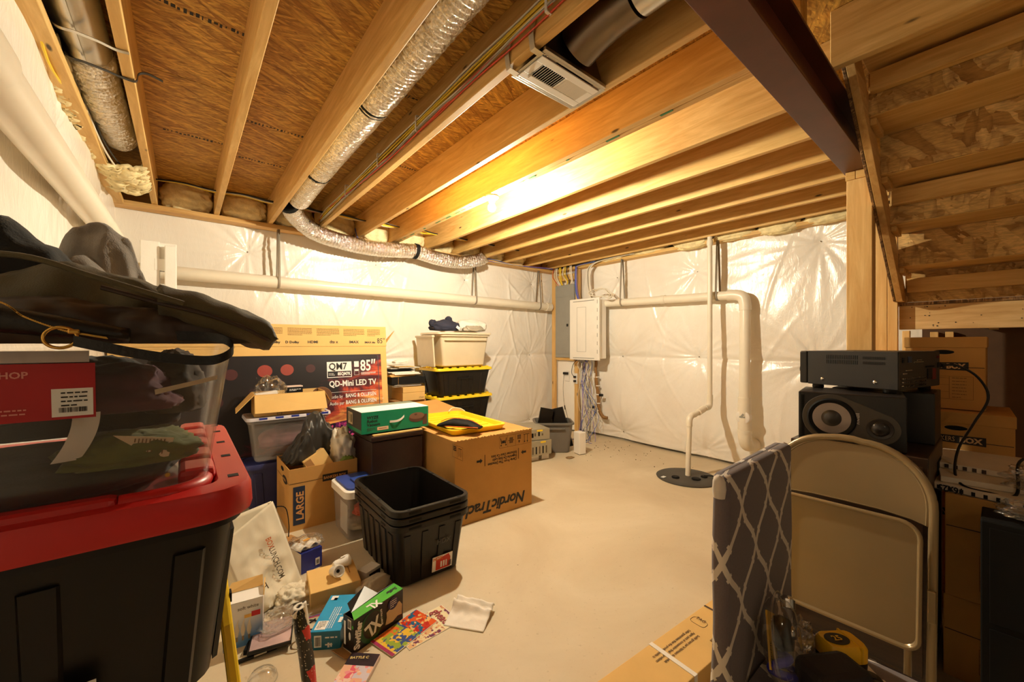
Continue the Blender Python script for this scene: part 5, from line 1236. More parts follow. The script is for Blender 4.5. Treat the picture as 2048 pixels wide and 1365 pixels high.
# the rounded end that hangs out to the right
b = MB(); rings = []
for i in range(21):
    u = i / 20; cx = -.03 + u * .158; cz = .068 - .046 * u - .012 * u * u; ry = .05 * (1 - .25 * u); rz = (.024 + .008 * sin(pi * u)) * (1 if u < .92 else sqrt(max(0, 1 - ((u - .92) / .081) ** 2)) * .9 + .1)
    rings.append([(cx + .004 * noise.noise(Vector((k_ * .5, u * 6, 3))), .845 + ry * cos(2 * pi * k_ / 24), cz + rz * sin(2 * pi * k_ / 24) * (1 + .25 * noise.noise(Vector((cos(2 * pi * k_ / 24) * 2, u * 5, 8))))) for k_ in range(24)])
b.loft(rings, True, True); b.build('bag_end', OLIVE, t, smooth='all')
b = MB(); b.tube(smooth_path([(-.09, .806, .080), (-.03, .800, .062), (.03, .797, .046), (.08, .798, .026), (.115, .81, .006), (.124, .84, .012)], 8), .0035, 8); b.build('piping', OLIVE_D, t, smooth=True)
b = MB(); b.tube(smooth_path([(-.24, .80, .108), (-.16, .79, .112), (-.10, .79, .094), (-.05, .79, .078), (.0, .795, .062)], 8), .004, 8); b.build('piping', OLIVE, t, smooth=True)
t = thing('wristlet', 'black leather wristlet with brass zip and ring hanging over the clear tote', 'purse', (0, 0, 1.30))
b = MB(); rings = []
for i in range(17):
    u = i / 16; cx = -.26 + u * .20; hz = .022 * (1 - .5 * u); rings.append([(cx, .80 + .018 * cos(2 * pi * k_ / 16), .046 - .035 * u + hz * sin(2 * pi * k_ / 16)) for k_ in range(16)])
b.loft(rings, True, True); b.build('purse_body', plain('black_leather', (20, 17, 16), .4, bscale=180, bstr=.2), t, smooth='all')
zp = [(-.26, .781, .075), (-.18, .781, .054), (-.155, .781, .034), (-.123, .781, .018), (-.10, .782, .012), (-.082, .784, .008)]
b = MB(); b.tube(smooth_path(zp, 10), .0011, 6); b.build('zip_tape', BRASS, t)
b = MB()
for i, p in enumerate(smooth_path(zp, 16)): b.cbox(tuple(p), (.0012, .003, .0034), Matrix.Rotation(-.6, 3, 'Y'))
o = b.build('zip_teeth', BRASS, t); o['kind'] = 'stuff'
b = MB(); ring = [(.0150 * cos(a) - .124, .776 + .003 * sin(a), .008 + .0135 * sin(a)) for a in [2 * pi * i / 28 for i in range(29)]]; b.tube(ring, .0021, 10, False); b.build('brass_ring', BRASS, t, smooth=True)
b = MB(); b.cbox((-.112, .777, .016), (.012, .006, .006)); b.build('zip_pull', BRASS, t, bev=.002)
SP = smooth_path([(-.112, .772, .004), (-.085, .768, -.004), (-.04, .764, -.016), (.0, .762, -.023), (.035, .764, -.025), (.058, .775, -.015), (.062, .79, -.002), (.048, .805, .008), (.02, .812, .012), (-.01, .812, .012)], 8)
b = MB(); n_ = len(SP) - 1
b.grid(lambda u, v: SP[min(int(round(u * n_)), n_)] + Vector((0, .002 * (v - .5), (v - .5) * .014)), n_, 1, .003); b.build('wrist_strap', MATS['black_leather'], t, smooth=True)

# ------------------------------------------------------------------ paper bag and litter on the floor
t = thing('paper_bag', 'tall white paper shopping bag slumped open against the file box', 'bag', (0, 0, 0))
TL, TR_, BR, BL = Vector((.136, 2.373, .335)), Vector((.37, 2.478, .453)), Vector((.492, 2.365, .024)), Vector((.25, 2.215, .004))
BAGM = plain('white_kraft', (226, 216, 192), .75, var=.05, vscale=7, bscale=9, bstr=.25)
nb = (TR_ - TL).cross(BL - TL).normalized()
nb = -nb if nb.y < 0 else nb
def wrinkle(u, v, s_): 
    p = Vector((u * 2.6, v * 3.4, s_)); return .024 * (1 - 2 * abs(noise.noise(p))) + .010 * (1 - 2 * abs(noise.noise(p * 2.4)))
def panel(a, b_, c_, d, s_, k=1.0):
    def fn(u, v): 
        p = (a.lerp(b_, u)).lerp(d.lerp(c_, u), v); e = min(u, 1 - u, .25) * 4 * min(v + .15, 1); return p - nb * wrinkle(u, v, s_) * k * e
    return fn
back = lambda p, k: p + nb * k + Vector((-.0, 0, .0))
b = MB(); b.grid(panel(TL, TR_, BR, BL, 1.0), 26, 30, .0015); PF = b.build('front_panel', BAGM, t, smooth='all')
B_TL, B_TR, B_BR, B_BL = back(TL, .17) + Vector((-.03, 0, .12)), back(TR_, .10) + Vector((.02, 0, .02)), back(BR, .10), back(BL, .12)
b = MB(); b.grid(panel(B_TL, B_TR, B_BR, B_BL, 2.0), 22, 24, .0015); b.build('back_panel', BAGM, t, smooth='all')
def gusset(a, c_, d, e, s_): 
    mid = lambda p, q, v: (p + q) / 2
    return lambda u, v: (a.lerp(c_, u)).lerp(d.lerp(e, u), v) + (BR - BL).normalized() * (-.025 * sin(pi * u) * (1 - v) + .006 * noise.noise(Vector((u * 4, v * 4, s_))))
b = MB(); b.grid(gusset(TR_, B_TR, BR, B_BR, 3), 8, 20, .0015); b.build('side_gusset', BAGM, t, smooth='all')
b = MB(); b.grid(gusset(TL, B_TL, BL, B_BL, 5), 8, 20, .0015); b.build('side_gusset', BAGM, t, smooth='all')
fu = (BR - TR_).normalized(); fr = (TR_ - TL).normalized()
o_ = TL.lerp(TR_, .62).lerp(BL.lerp(BR, .62), .30) - nb * .022
ur = (TR_ - TL); ur = (ur - fu * ur.dot(fu)).normalized()
text('BOX', .038, plain('orange_ink', (206, 106, 50), .6, var=0), t, o_, fu, ur, sx=.72, name='bag_lettering', bold=.0005, lift=.009)
text('LUNCH.COM', .038, plain('grey_ink', (96, 84, 66), .6, var=0), t, o_ + fu * .053, fu, ur, sx=.72, name='bag_lettering', bold=.0005, lift=.009)
o2 = TL.lerp(BL, .80).lerp(TR_.lerp(BR, .8), .10) - nb * .02
text('C H', .05, MATS['grey_ink'], t, o2, fr, -fu, sx=.9, name='bag_lettering', lift=.004)
b = MB(); b.tube(smooth_path([TR_.lerp(B_TR, .3) + Vector((.004, -.01, -.03)), TR_ + Vector((.06, -.0, -.05)), TR_.lerp(BR, .30) + Vector((.035, 0, 0)), TR_.lerp(BR, .45) + Vector((.012, 0, .0))], 6), .0025, 6); b.build('bag_handle', BLACKM, t)
b = MB(); b.lathe([(.006, -.001), (.006, .001)], 14, 'Y', tuple(B_TR - nb * .002 + Vector((-.03, 0, -.02)))); b.build('eyelet', BLACKM, t)
t = thing('crumpled_bag', 'crumpled end of white paper lying before the paper bag', 'paper', (.43, 2.235, 0))
blob('paper', BAGM, t, (0, 0, .035), (.16, .16, .09), 71, .3, 3.0)
t = thing('bulb_carton', 'white and blue open light bulb carton with printed candle bulbs', 'carton', (.205, 2.10, 0), radians(-9))
BLP = NT('sky_print'); v_ = BLP.coord(); sp_ = BLP.n('ShaderNodeSeparateXYZ'); BLP.l(v_, sp_.inputs[0])
BLP.col(BLP.ramp(BLP.math('ADD', BLP.math('MULTIPLY', sp_.outputs[2], 5.0), BLP.math('MULTIPLY', sp_.outputs[0], -2.5)), [(.1, srgb(86, 146, 210)), (.5, srgb(206, 214, 224)), (.7, srgb(240, 238, 234))])); BLP.setp(Roughness=.4)
b = MB(); b.box(-.072, -.045, 0, .072, .045, .196); b.build('carton_body', WHITE, t)
b = MB(); b.box(-.070, -.0462, .004, .070, -.0452, .192); b.build('front_print', BLP.m, t)
cflap(t, CARD_L, [(-.07, .045, .197), (.07, .045, .197), (.068, .07, .235), (-.05, .075, .225)], 'top_flap'); cflap(t, CARD_L, [(.0725, -.04, .197), (.0725, .045, .197), (.075, .05, .23), (.075, -.02, .222)], 'side_flap')
text('soft white', .021, MATS['grey_ink'], t, (-.02, -.0464, .160), RX, (0, 0, 1), sx=.9, name='box_lettering')
decal(plain('red_badge', (206, 40, 44), .5, var=0), t, (0, -.0464, 0), RX, (0, 0, 1), [(.03, .122, .062, .144)], name='badge'); decal(plain('amber_badge', (240, 190, 90), .5, var=0), t, (0, -.0464, 0), RX, (0, 0, 1), [(.004, .122, .03, .136)], name='badge')
for i in range(4):
    x = -.045 + i * .022; decal(plain('bulb_print', (226, 214, 190), .5, var=0), t, (0, -.0466, 0), RX, (0, 0, 1), polys=[[(x - .004, .05), (x + .004, .05), (x + .009, .075), (x + .004, .105), (x + .008, .125), (x, .11), (x - .006, .09), (x - .008, .07)]], name='printed_bulb'); decal(plain('bulb_base_print', (150, 130, 100), .5, var=0), t, (0, -.0466, 0), RX, (0, 0, 1), [(x - .0035, .03, x + .0035, .049)], name='printed_bulb_base')
t = thing('disc_case', 'thin black case with a pale glossy cover lying under clear film', 'case', (.295, 2.02, 0), radians(-14))
b = MB(); b.box(-.075, -.095, .022, .085, .095, .036); b.build('case_body', BLACKP, t, bev=.003)
b = MB(); b.box(-.068, -.088, .0365, .080, .088, .0372); b.build('case_cover', plain('mauve_print', (188, 160, 160), .2, var=.25, vscale=6), t)
t = thing('book', 'black bound notebook or tray under the thin black case', 'book', (.27, 2.05, 0), radians(-24))
b = MB(); b.box(-.05, -.08, 0, .07, .08, .0215); b.build('book_body', BLACKM, t, bev=.002)
t = thing('marker_pen', 'black marker pen with a silver band lying on the floor', 'pen', (.235, 1.955, .008), radians(-4))
b = MB(); b.lathe([(.004, -.075), (.0075, -.07), (.0075, .01), (.0065, .012), (.0065, .07), (.003, .075)], 14, 'X'); b.build('pen_body', BLACKP, t, smooth=True)
b = MB(); b.lathe([(.0077, -.01), (.0077, .035)], 14, 'X'); b.build('pen_band', GALV, t, smooth=True)
t = thing('film_bag', 'crumpled clear film sleeve lying on the thin black case', 'film', (.33, 2.06, .038))
blob('film', FILM, t, (0, 0, .018), (.15, .14, .055), 81, .3, 3.2)
t = thing('zip_bag', 'clear zip bag with a pink and blue seal behind the rolled wrapping paper', 'bag', (.43, 2.10, .0), radians(-18))
b = MB(); b.grid(lambda u, v: (-.12 + .24 * u, -.05 + .10 * v, .02 + .03 * v + .012 * noise.noise(Vector((u * 6, v * 5, 2)))), 18, 8, .001); b.build('bag_film', FILM, t, smooth='all')
for i, c_ in enumerate(((226, 96, 130), (120, 110, 200))):
    b = MB(); b.tube(smooth_path([(-.12, -.05 + i * .008, .022), (-.04, -.052 + i * .008, .026), (.04, -.05 + i * .008, .021), (.12, -.05 + i * .008, .026)], 4), .0022, 6); b.build('zip_seal', plain('seal_%d' % i, c_, .4, var=0), t)
# rolled wrapping paper standing upright
k = NT('gift_wrap'); v = k.coord(); sx_ = k.n('ShaderNodeSeparateXYZ'); k.l(v, sx_.inputs[0])
an = k.math('ARCTAN2', sx_.outputs[1], sx_.outputs[0]); u_ = k.math('MULTIPLY', an, .035)
pc = k.n('ShaderNodeCombineXYZ'); k.l(k.math('ADD', u_, k.math('MULTIPLY', sx_.outputs[2], .35)), pc.inputs[0]); k.l(sx_.outputs[2], pc.inputs[1])
vo = k.n('ShaderNodeTexVoronoi'); vo.inputs['Scale'].default_value = 19; vo.distance = 'MANHATTAN'; vo.inputs['Randomness'].default_value = .35; k.l(pc.outputs[0], vo.inputs['Vector'])
sc_ = k.n('ShaderNodeSeparateColor'); k.l(vo.outputs['Color'], sc_.inputs[0])
cc = k.ramp(sc_.outputs[0], [(.0, srgb(22, 18, 20)), (.30, srgb(206, 36, 34)), (.52, srgb(222, 212, 196)), (.74, srgb(20, 18, 20))], 'CONSTANT')
fl = k.n('ShaderNodeTexVoronoi'); fl.inputs['Scale'].default_value = 75; k.l(pc.outputs[0], fl.inputs['Vector'])
cc = k.mix(k.ramp(fl.outputs['Distance'], [(.16, (.8, .8, .8, 1)), (.24, (0, 0, 0, 1))]), cc, srgb(210, 200, 190)); k.col(cc); k.setp(Roughness=.3)
t = thing('wrapping_roll', 'roll of black, red and white checked wrapping paper standing on the floor', 'roll', (.335, 1.60, 0))
t.rotation_euler = (radians(3), radians(-7), 0); t.location = (.36, 1.58, .004)
b = MB(); rings = [[((.024 + .002 * noise.noise(Vector((cos(a), sin(a), z * 9)))) * cos(a), (.024 + .003 * noise.noise(Vector((cos(a), sin(a), z * 9)))) * sin(a) * (1 - .4 * max(0, (z - .30)) / .08), z + (.015 * cos(a) if z > .3 else 0)) for a in [2 * pi * i / 26 for i in range(26)]] for z in [j * .37 / 30 for j in range(31)]]
b.loft(rings, True, True); b.build('paper_roll', k.m, t, smooth='all')
b = MB(); b.lathe([(.020, .376), (.016, .378), (.010, .377)], 20, cap=False); b.build('roll_end', PAPER, t)
t = thing('coiled_cable', 'coil of thin black cable behind the wrapping roll', 'cord', (.42, 1.93, .0))
b = MB(); b.tube(smooth_path([(.0 + .045 * cos(i * .9) , .03 * sin(i * .9), .012 + .006 * i) for i in range(14)], 5), .0035, 6); b.build('cord', BLACKP, t, smooth='all')
t = thing('glass_dome', 'small clear plastic dome on the floor at the bottom edge of the picture', 'dome', (.235, 1.80, 0))
b = MB(); b.lathe([(.05, .0), (.049, .02), (.038, .036), (.018, .044), (.0, .046)], 30, cap=False); b.build('dome', FILM, t, smooth='all'); b = MB(); b.tube([(.051 * cos(a), .051 * sin(a), .003) for a in [2 * pi * i / 30 for i in range(31)]], .002, 6, False); b.build('dome_rim', FILM, t)

# blue glove carton
TEAL = plain('sky_blue_print', (24, 150, 206), .4, var=.08); TEAL_D = plain('deep_teal_print', (20, 104, 130), .45, var=.05)
t = thing('blue_carton', 'bright blue glove carton lying on the floor beside the black and green carton', 'carton', (.535, 1.92, 0), radians(-34))
b = MB(); b.box(-.062, -.125, 0, .062, .125, .078); b.build('carton_body', TEAL, t, bev=.002)
b = MB(); b.box(-.061, -.1258, .001, .061, -.1252, .076); b.build('end_print', TEAL_D, t)
decal(WHITE, t, (0, 0, .0784), RX, (0, 1, 0), frame_rects(-.05, -.115, -.005, -.06, .002) + [(-.048, -.113, -.007, -.062)] + fake_lines(.012, -.02, .052, 1, .01, .003, 2), name='printed_panel')
decal(INK, t, (0, 0, .0792), RX, (0, 1, 0), fake_lines(-.044, -.066, -.012, 5, .009, .003, 3), name='small_print')
decal(WHITE, t, (0, 0, .0790), (0, -1, 0), (1, 0, 0), fake_lines(-.03, .02, .11, 4, .009, .003, 5) + [(.04, .035, .075, .050), (-.10, -.035, -.085, -.02)], name='small_print')
decal(WHITE, t, (-.045, -.1260, .012), RX, (0, 0, 1), [(0, 0, .03, .05)], name='barcode_panel'); decal(INK, t, (-.045, -.1266, .012), RX, (0, 0, 1), barcode(.003, .006, .027, .044, 4), name='barcode')
decal(WHITE, t, (0, -.1262, 0), RX, (0, 0, 1), fake_lines(.0, .055, .05, 2, .03, .006, 9) + [(.01, .01, .018, .03), (.022, .012, .028, .028)], name='small_print')
decal(WHITE, t, (0, 0, .0790), RX, (0, 1, 0), [(-.05, .085, -.02, .115)], name='barcode_panel')

# black and green refill carton
t = thing('sweeper_carton', 'torn black and green sweeper refill carton standing on its long edge', 'carton', (.665, 1.785, 0), radians(17))
w, d, h = .262, .075, .142
BLK = plain('gloss_black_card', (24, 22, 22), .35, var=.1); LGRN = plain('bright_green_print', (76, 176, 50), .4, var=.15, vscale=14)
b = MB(); b.box(-w / 2, -d / 2, 0, w / 2, d / 2, .003); b.box(-w / 2, -d / 2, .003, w / 2, -d / 2 + .003, h); b.box(-w / 2, d / 2 - .003, .003, w / 2, d / 2, h); b.box(-w / 2, -d / 2 + .003, .003, -w / 2 + .003, d / 2 - .003, h); b.box(w / 2 - .003, -d / 2 + .003, .003, w / 2, d / 2 - .003, h); b.build('carton_body', BLK, t, bev=.0008)
cflap(t, LGRN, [(-w / 2, -d / 2, h), (w / 2, -d / 2, h), (w / 2, d / 2 - .012, h + .004), (-w / 2 + .02, d / 2 - .03, h + .004)], 'top_panel', .0015)
cflap(t, BLK, [(-w / 2 + .02, d / 2 - .026, h + .002), (w / 2 - .09, d / 2 - .01, h + .002), (w / 2 - .12, d / 2 + .05, h + .03), (-w / 2 + .06, d / 2 + .06, h - .01)], 'torn_flap', .0015)
cflap(t, CARD_D, [(-w / 2 - .006, -d / 2 - .01, .0), (-w / 2 - .004, d / 2, .0), (-w / 2 - .05, d / 2 + .01, .012), (-w / 2 - .045, -d / 2, .012)], 'open_flap', .0015)
FO = -d / 2 - .0006
decal(plain('deep_green_print', (26, 84, 34), .4, var=0), t, (0, FO, 0), RX, (0, 0, 1), polys=[circle_pts(-.045, .068, .058, .066)], name='green_ring')
decal(BLK, t, (0, FO - .0006, 0), RX, (0, 0, 1), polys=[circle_pts(-.04, .074, .048, .056)], name='ring_center')
text('XL', .085, WHITE, t, (-.012, FO, .100), (-1, 0, -.35), (.35, 0, -1), sx=.72, bold=.003, name='box_lettering', lift=.002)
text('Swiffer', .040, WHITE, t, (-.107, FO, .012), (.12, 0, 1), (-1, 0, .12), sx=1.0, bold=.002, shear=.15, name='box_lettering', lift=.0022)
text('EXTRA LARGE', .0115, WHITE, t, (.000, FO, .116), (.1, 0, -1), (1, 0, .1), bold=.0004, name='box_lettering', lift=.0022)
decal(plain('torn_fibre', (206, 180, 142), .9, var=.1), t, (0, FO, 0), RX, (0, 0, 1), polys=[[(.028, .030), (.045, .026), (.07, .024), (.098, .035), (.122, .030), (.124, .075), (.108, .098), (.07, .085), (.05, .088), (.034, .083), (.036, .06)]], name='torn_patch', lift=.0015)
decal(plain('navy_badge', (30, 36, 84), .4, var=0), t, (0, FO, 0), RX, (0, 0, 1), polys=[circle_pts(.072, .107, .029, .027)], name='round_badge', lift=.0022)
decal(WHITE, t, (0, FO, 0), RX, (0, 0, 1), fake_lines(.054, .122, .09, 4, .009, .003, 8), name='small_print', lift=.0032)
text('XL', .055, WHITE, t, (.005, -.010, h + .0034), (-1, 0, 0), (0, -1, 0), sx=.85, bold=.002, name='box_lettering', lift=.001)
text('Swiffer', .026, INK, t, (.118, .0, h + .0036), (-1, 0, 0), (0, -1, 0), sx=.8, bold=.001, shear=.3, name='box_lettering', lift=.001)
E_ = -w / 2 - .0006
decal(WHITE, t, (E_, 0, 0), (0, -1, 0), (0, 0, 1), [(-.004, .095, .02, .135), (-.030, .02, -.018, .12)], name='side_print'); decal(INK, t, (E_ - .0008, 0, 0), (0, -1, 0), (0, 0, 1), barcode(-.002, .10, .018, .13, 3), name='barcode')
decal(WHITE, t, (E_, 0, 0), (0, -1, 0), (0, 0, 1), polys=[circle_pts(.010, .066, .007, .017, 16)], name='side_oval'); decal(MATS['bright_green_print'], t, (E_, 0, 0), (0, -1, 0), (0, 0, 1), polys=[circle_pts(.030, .03 + .02 * i, .005, .008, 10) for i in range(4, 5)], name='side_dot')

# printed paper things
def comic_mat(name, cols, sc, seed):
    k = NT(name); v = k.coord(loc=(seed, seed * .7, 0)); vo = k.n('ShaderNodeTexVoronoi'); vo.inputs['Scale'].default_value = sc; vo.distance = 'CHEBYCHEV'; k.l(v, vo.inputs['Vector'])
    s_ = k.n('ShaderNodeSeparateColor'); k.l(vo.outputs['Color'], s_.inputs[0]); n = len(cols)
    c = k.ramp(s_.outputs[0], [(i / n, srgb(*q)) for i, q in enumerate(cols)], 'CONSTANT')
    v2 = k.n('ShaderNodeTexVoronoi'); v2.inputs['Scale'].default_value = sc * 2.6; k.l(v, v2.inputs['Vector']); s2 = k.n('ShaderNodeSeparateColor'); k.l(v2.outputs['Color'], s2.inputs[0])
    c2 = k.ramp(s2.outputs[1], [(i / n, srgb(*q)) for i, q in enumerate(cols[::-1])], 'CONSTANT')
    c = k.mix(k.math('GREATER_THAN', s2.outputs[2], .62), c, c2); k.col(c); k.setp(Roughness=.28); return k.m
t = thing('comic_book', 'red and yellow comic book lying on the floor, partly under the other', 'magazine', (.775, 1.685, .003), radians(16))
b = MB(); b.box(-.130, -.060, .0, .130, .085, .003); b.build('pages', PAPER, t)
b = MB(); b.box(-.128, -.058, .0032, .02, .083, .0037); b.build('cover_yellow', comic_mat('comic_yellow', [(240, 206, 90), (236, 190, 60), (150, 170, 60), (226, 110, 40), (60, 80, 140)], 22, 1), t)
b = MB(); b.box(.0205, -.058, .0032, .128, .083, .0037); b.build('cover_red', comic_mat('comic_red', [(200, 60, 34), (226, 96, 40), (40, 100, 140), (236, 190, 120), (190, 40, 30)], 30, 2), t)
b = MB(); b.box(-.130, -.060, .0038, -.115, .085, .0042); b.build('spine_strip', plain('magenta_print', (160, 30, 84), .4, var=.3, vscale=60), t)
t = thing('comic_book', 'comic book with large red lettering showing beside the paper towel', 'magazine', (.865, 1.665, .0), radians(3))
b = MB(); b.box(-.13, -.075, .0, .13, .085, .0028); b.build('pages', PAPER, t)
b = MB(); b.box(-.128, -.073, .0029, .128, .083, .0030); b.build('cover', comic_mat('comic_cream', [(232, 214, 170), (238, 222, 180), (200, 120, 90), (226, 180, 130), (120, 60, 90)], 34, 3), t)
b = MB(); b.box(.05, -.073, .0031, .115, .083, .0035); b.build('title_band', plain('cream_print', (236, 220, 178), .4, var=.05), t)
text('ghead', .062, plain('maroon_print', (150, 34, 40), .5, var=0), t, (.062, .070, .0036), (0, -1, 0), (1, 0, 0), sx=.78, bold=.0012, name='cover_lettering', lift=.002)
t = thing('game_case', 'pink and black printed game case lying on the floor by the open carton flap', 'case', (.525, 1.60, 0), radians(-44))
b = MB(); b.box(-.062, -.085, 0, .062, .085, .020); b.build('case_body', plain('case_clear_grey', (200, 180, 170), .3), t, bev=.003)
b = MB(); b.box(-.060, -.083, .0202, .060, .083, .0206); b.build('case_print', comic_mat('case_pastel', [(236, 150, 160), (240, 206, 190), (210, 200, 214), (236, 180, 150), (226, 96, 120)], 26, 5), t)
b = MB(); b.box(-.060, .02, .0207, .060, .083, .0210); b.build('title_band', plain('dark_plum_print', (40, 22, 34), .35, var=.4, vscale=30), t)
text('BATTLE C', .017, plain('gold_print', (214, 190, 120), .5, var=0), t, (-.052, .048, .0212), (1, .12, 0), (-.12, 1, 0), sx=1.0, bold=.0005, name='cover_lettering', lift=.001)
t = thing('paper_towel', 'folded white paper towel lying on the bare floor beside the comic books', 'towel', (1.055, 1.615, .0), radians(-52))
def tw(u, v):
    z = .014 + .04 * exp(-((v - .62) / .10) ** 2) * (1 - .6 * u) + .022 * exp(-((v - .88) / .07) ** 2) + .016 * (1 - 2 * abs(noise.noise(Vector((u * 3.2, v * 3, 4))))) * v
    return (-.085 + .19 * u + .01 * v, -.10 + .185 * v * (1 - .12 * u), max(z * (.35 + .65 * min(1, v * 3)), .006))
b = MB(); b.grid(tw, 26, 26, .005); b.build('towel_ply', plain('white_tissue', (240, 232, 220), .95, var=.02, bscale=90, bstr=.2), t, smooth='all')

# low tan carton with two camera-shaped lamp heads, blue box, film things
t = thing('flat_carton', 'low tan carton on the floor carrying two white lamp heads', 'carton', (.60, 2.19, 0), radians(-8))
b = MB(); b.box(-.115, -.115, 0, .115, .115, .10); b.build('box_body', CARD_L, t, bev=.003); b = MB(); b.box(.075, -.02, .1001, .08, .1148, .1006); b.build('seam', CARD_D, t)
for i, (x, y, z, rz, ry, lab) in enumerate(((.655, 2.235, .128, 10, 90, 'white track lamp head lying furthest on the low tan carton'), (.605, 2.165, .130, -80, 70, 'white track lamp head tipped towards the room on the low tan carton'))):
    t = thing('lamp_head', lab, 'lamp', (x, y, z), 0); t.rotation_euler = (0, radians(ry), radians(rz))
    b = MB(); b.lathe([(.0, -.045), (.016, -.044), (.022, -.03), (.022, .01), (.029, .02), (.029, .040), (.025, .041), (.023, .028), (.012, .024), (0, .024)], 26, cap=False); b.build('lamp_shell', WPLAS, t, smooth=True)
    b = MB(); b.lathe([(.0, .0245), (.008, .0245), (.008, .030), (.0, .030)], 14, cap=False); b.build('socket_hole', BLACKM, t, smooth=True)
    b = MB(); b.box(-.03, -.004, -.006, -.0225, .004, .03); b.build('bracket', WPLAS, t, bev=.002)
t = thing('blue_box', 'blue and white box standing on the floor behind the low tan carton', 'box', (.555, 2.56, 0), radians(14))
b = MB(); b.box(-.06, -.06, 0, .06, .06, .115); b.build('box_body', plain('royal_blue_print', (46, 56, 156), .4, var=.1), t, bev=.002)
b = MB(); b.box(-.0612, -.059, .001, -.0602, .059, .114); b.build('white_side', plain('pale_side', (206, 196, 184), .5), t)
decal(WHITE, t, (0, -.0606, 0), RX, (0, 0, 1), [(.02, .02, .045, .06)], name='paper_label'); decal(INK, t, (0, -.0612, 0), RX, (0, 0, 1), barcode(.024, .026, .041, .05, 2), name='barcode')
t = thing('moulded_tray', 'white moulded pulp tray in clear film on the blue box', 'tray', (.55, 2.56, .1155), radians(20))
b = MB(); b.grid(lambda u, v: (-.065 + .13 * u, -.05 + .10 * v, .012 + .022 * (abs(sin(u * 7)) * abs(sin(v * 6 + 1)))), 24, 20, .004); b.build('tray', WPLAS, t, smooth='all'); b = MB(); b.box(-.01, .0, .036, .03, .02, .039); b.build('orange_sticker', plain('orange_sticker', (226, 160, 60), .5, var=0), t)
tag(blob('film_wrap', FILM, None, (.55, 2.56, .145), (.18, .15, .055), 91, .22, 3.0), 'clear film wrapped around the white moulded tray', 'film')
t = thing('open_small_box', 'small tan open box flap by the foot of the large file box', 'box', (.50, 2.85, 0), radians(20))
b = MB(); b.box(-.06, -.05, 0, .06, .05, .06); b.build('box_body', CARD_D, t); cflap(t, CARD, [(-.06, -.05, .061), (.06, -.05, .061), (.07, -.10, .09), (-.05, -.10, .09)], 'flap')
t = thing('adapter_box', 'small white box with a dark window beside the black totes', 'box', (.795, 2.215, .0), radians(22))
b = MB(); b.box(-.05, -.035, 0, .05, .035, .062); b.build('box_body', WPLAS, t, bev=.002); b = MB(); b.box(-.03, -.0362, .008, .046, -.0352, .046); b.build('window', BLACKP, t); b = MB(); b.box(-.02, -.0370, .018, .035, -.0364, .026); b.build('window_stripe', GREYP, t)
t = thing('mailer_bag', 'padded grey-white plastic mailer bag lying beside the black totes', 'bag', (.735, 2.06, .0), radians(24))
blob('bag_body', plain('pale_mailer', (206, 194, 172), .5, var=.15), t, (.03, .0, .035), (.20, .10, .09), 101, .12); blob('bag_tail', FILM, t, (-.08, .0, .02), (.16, .10, .045), 102, .25, 3.0)

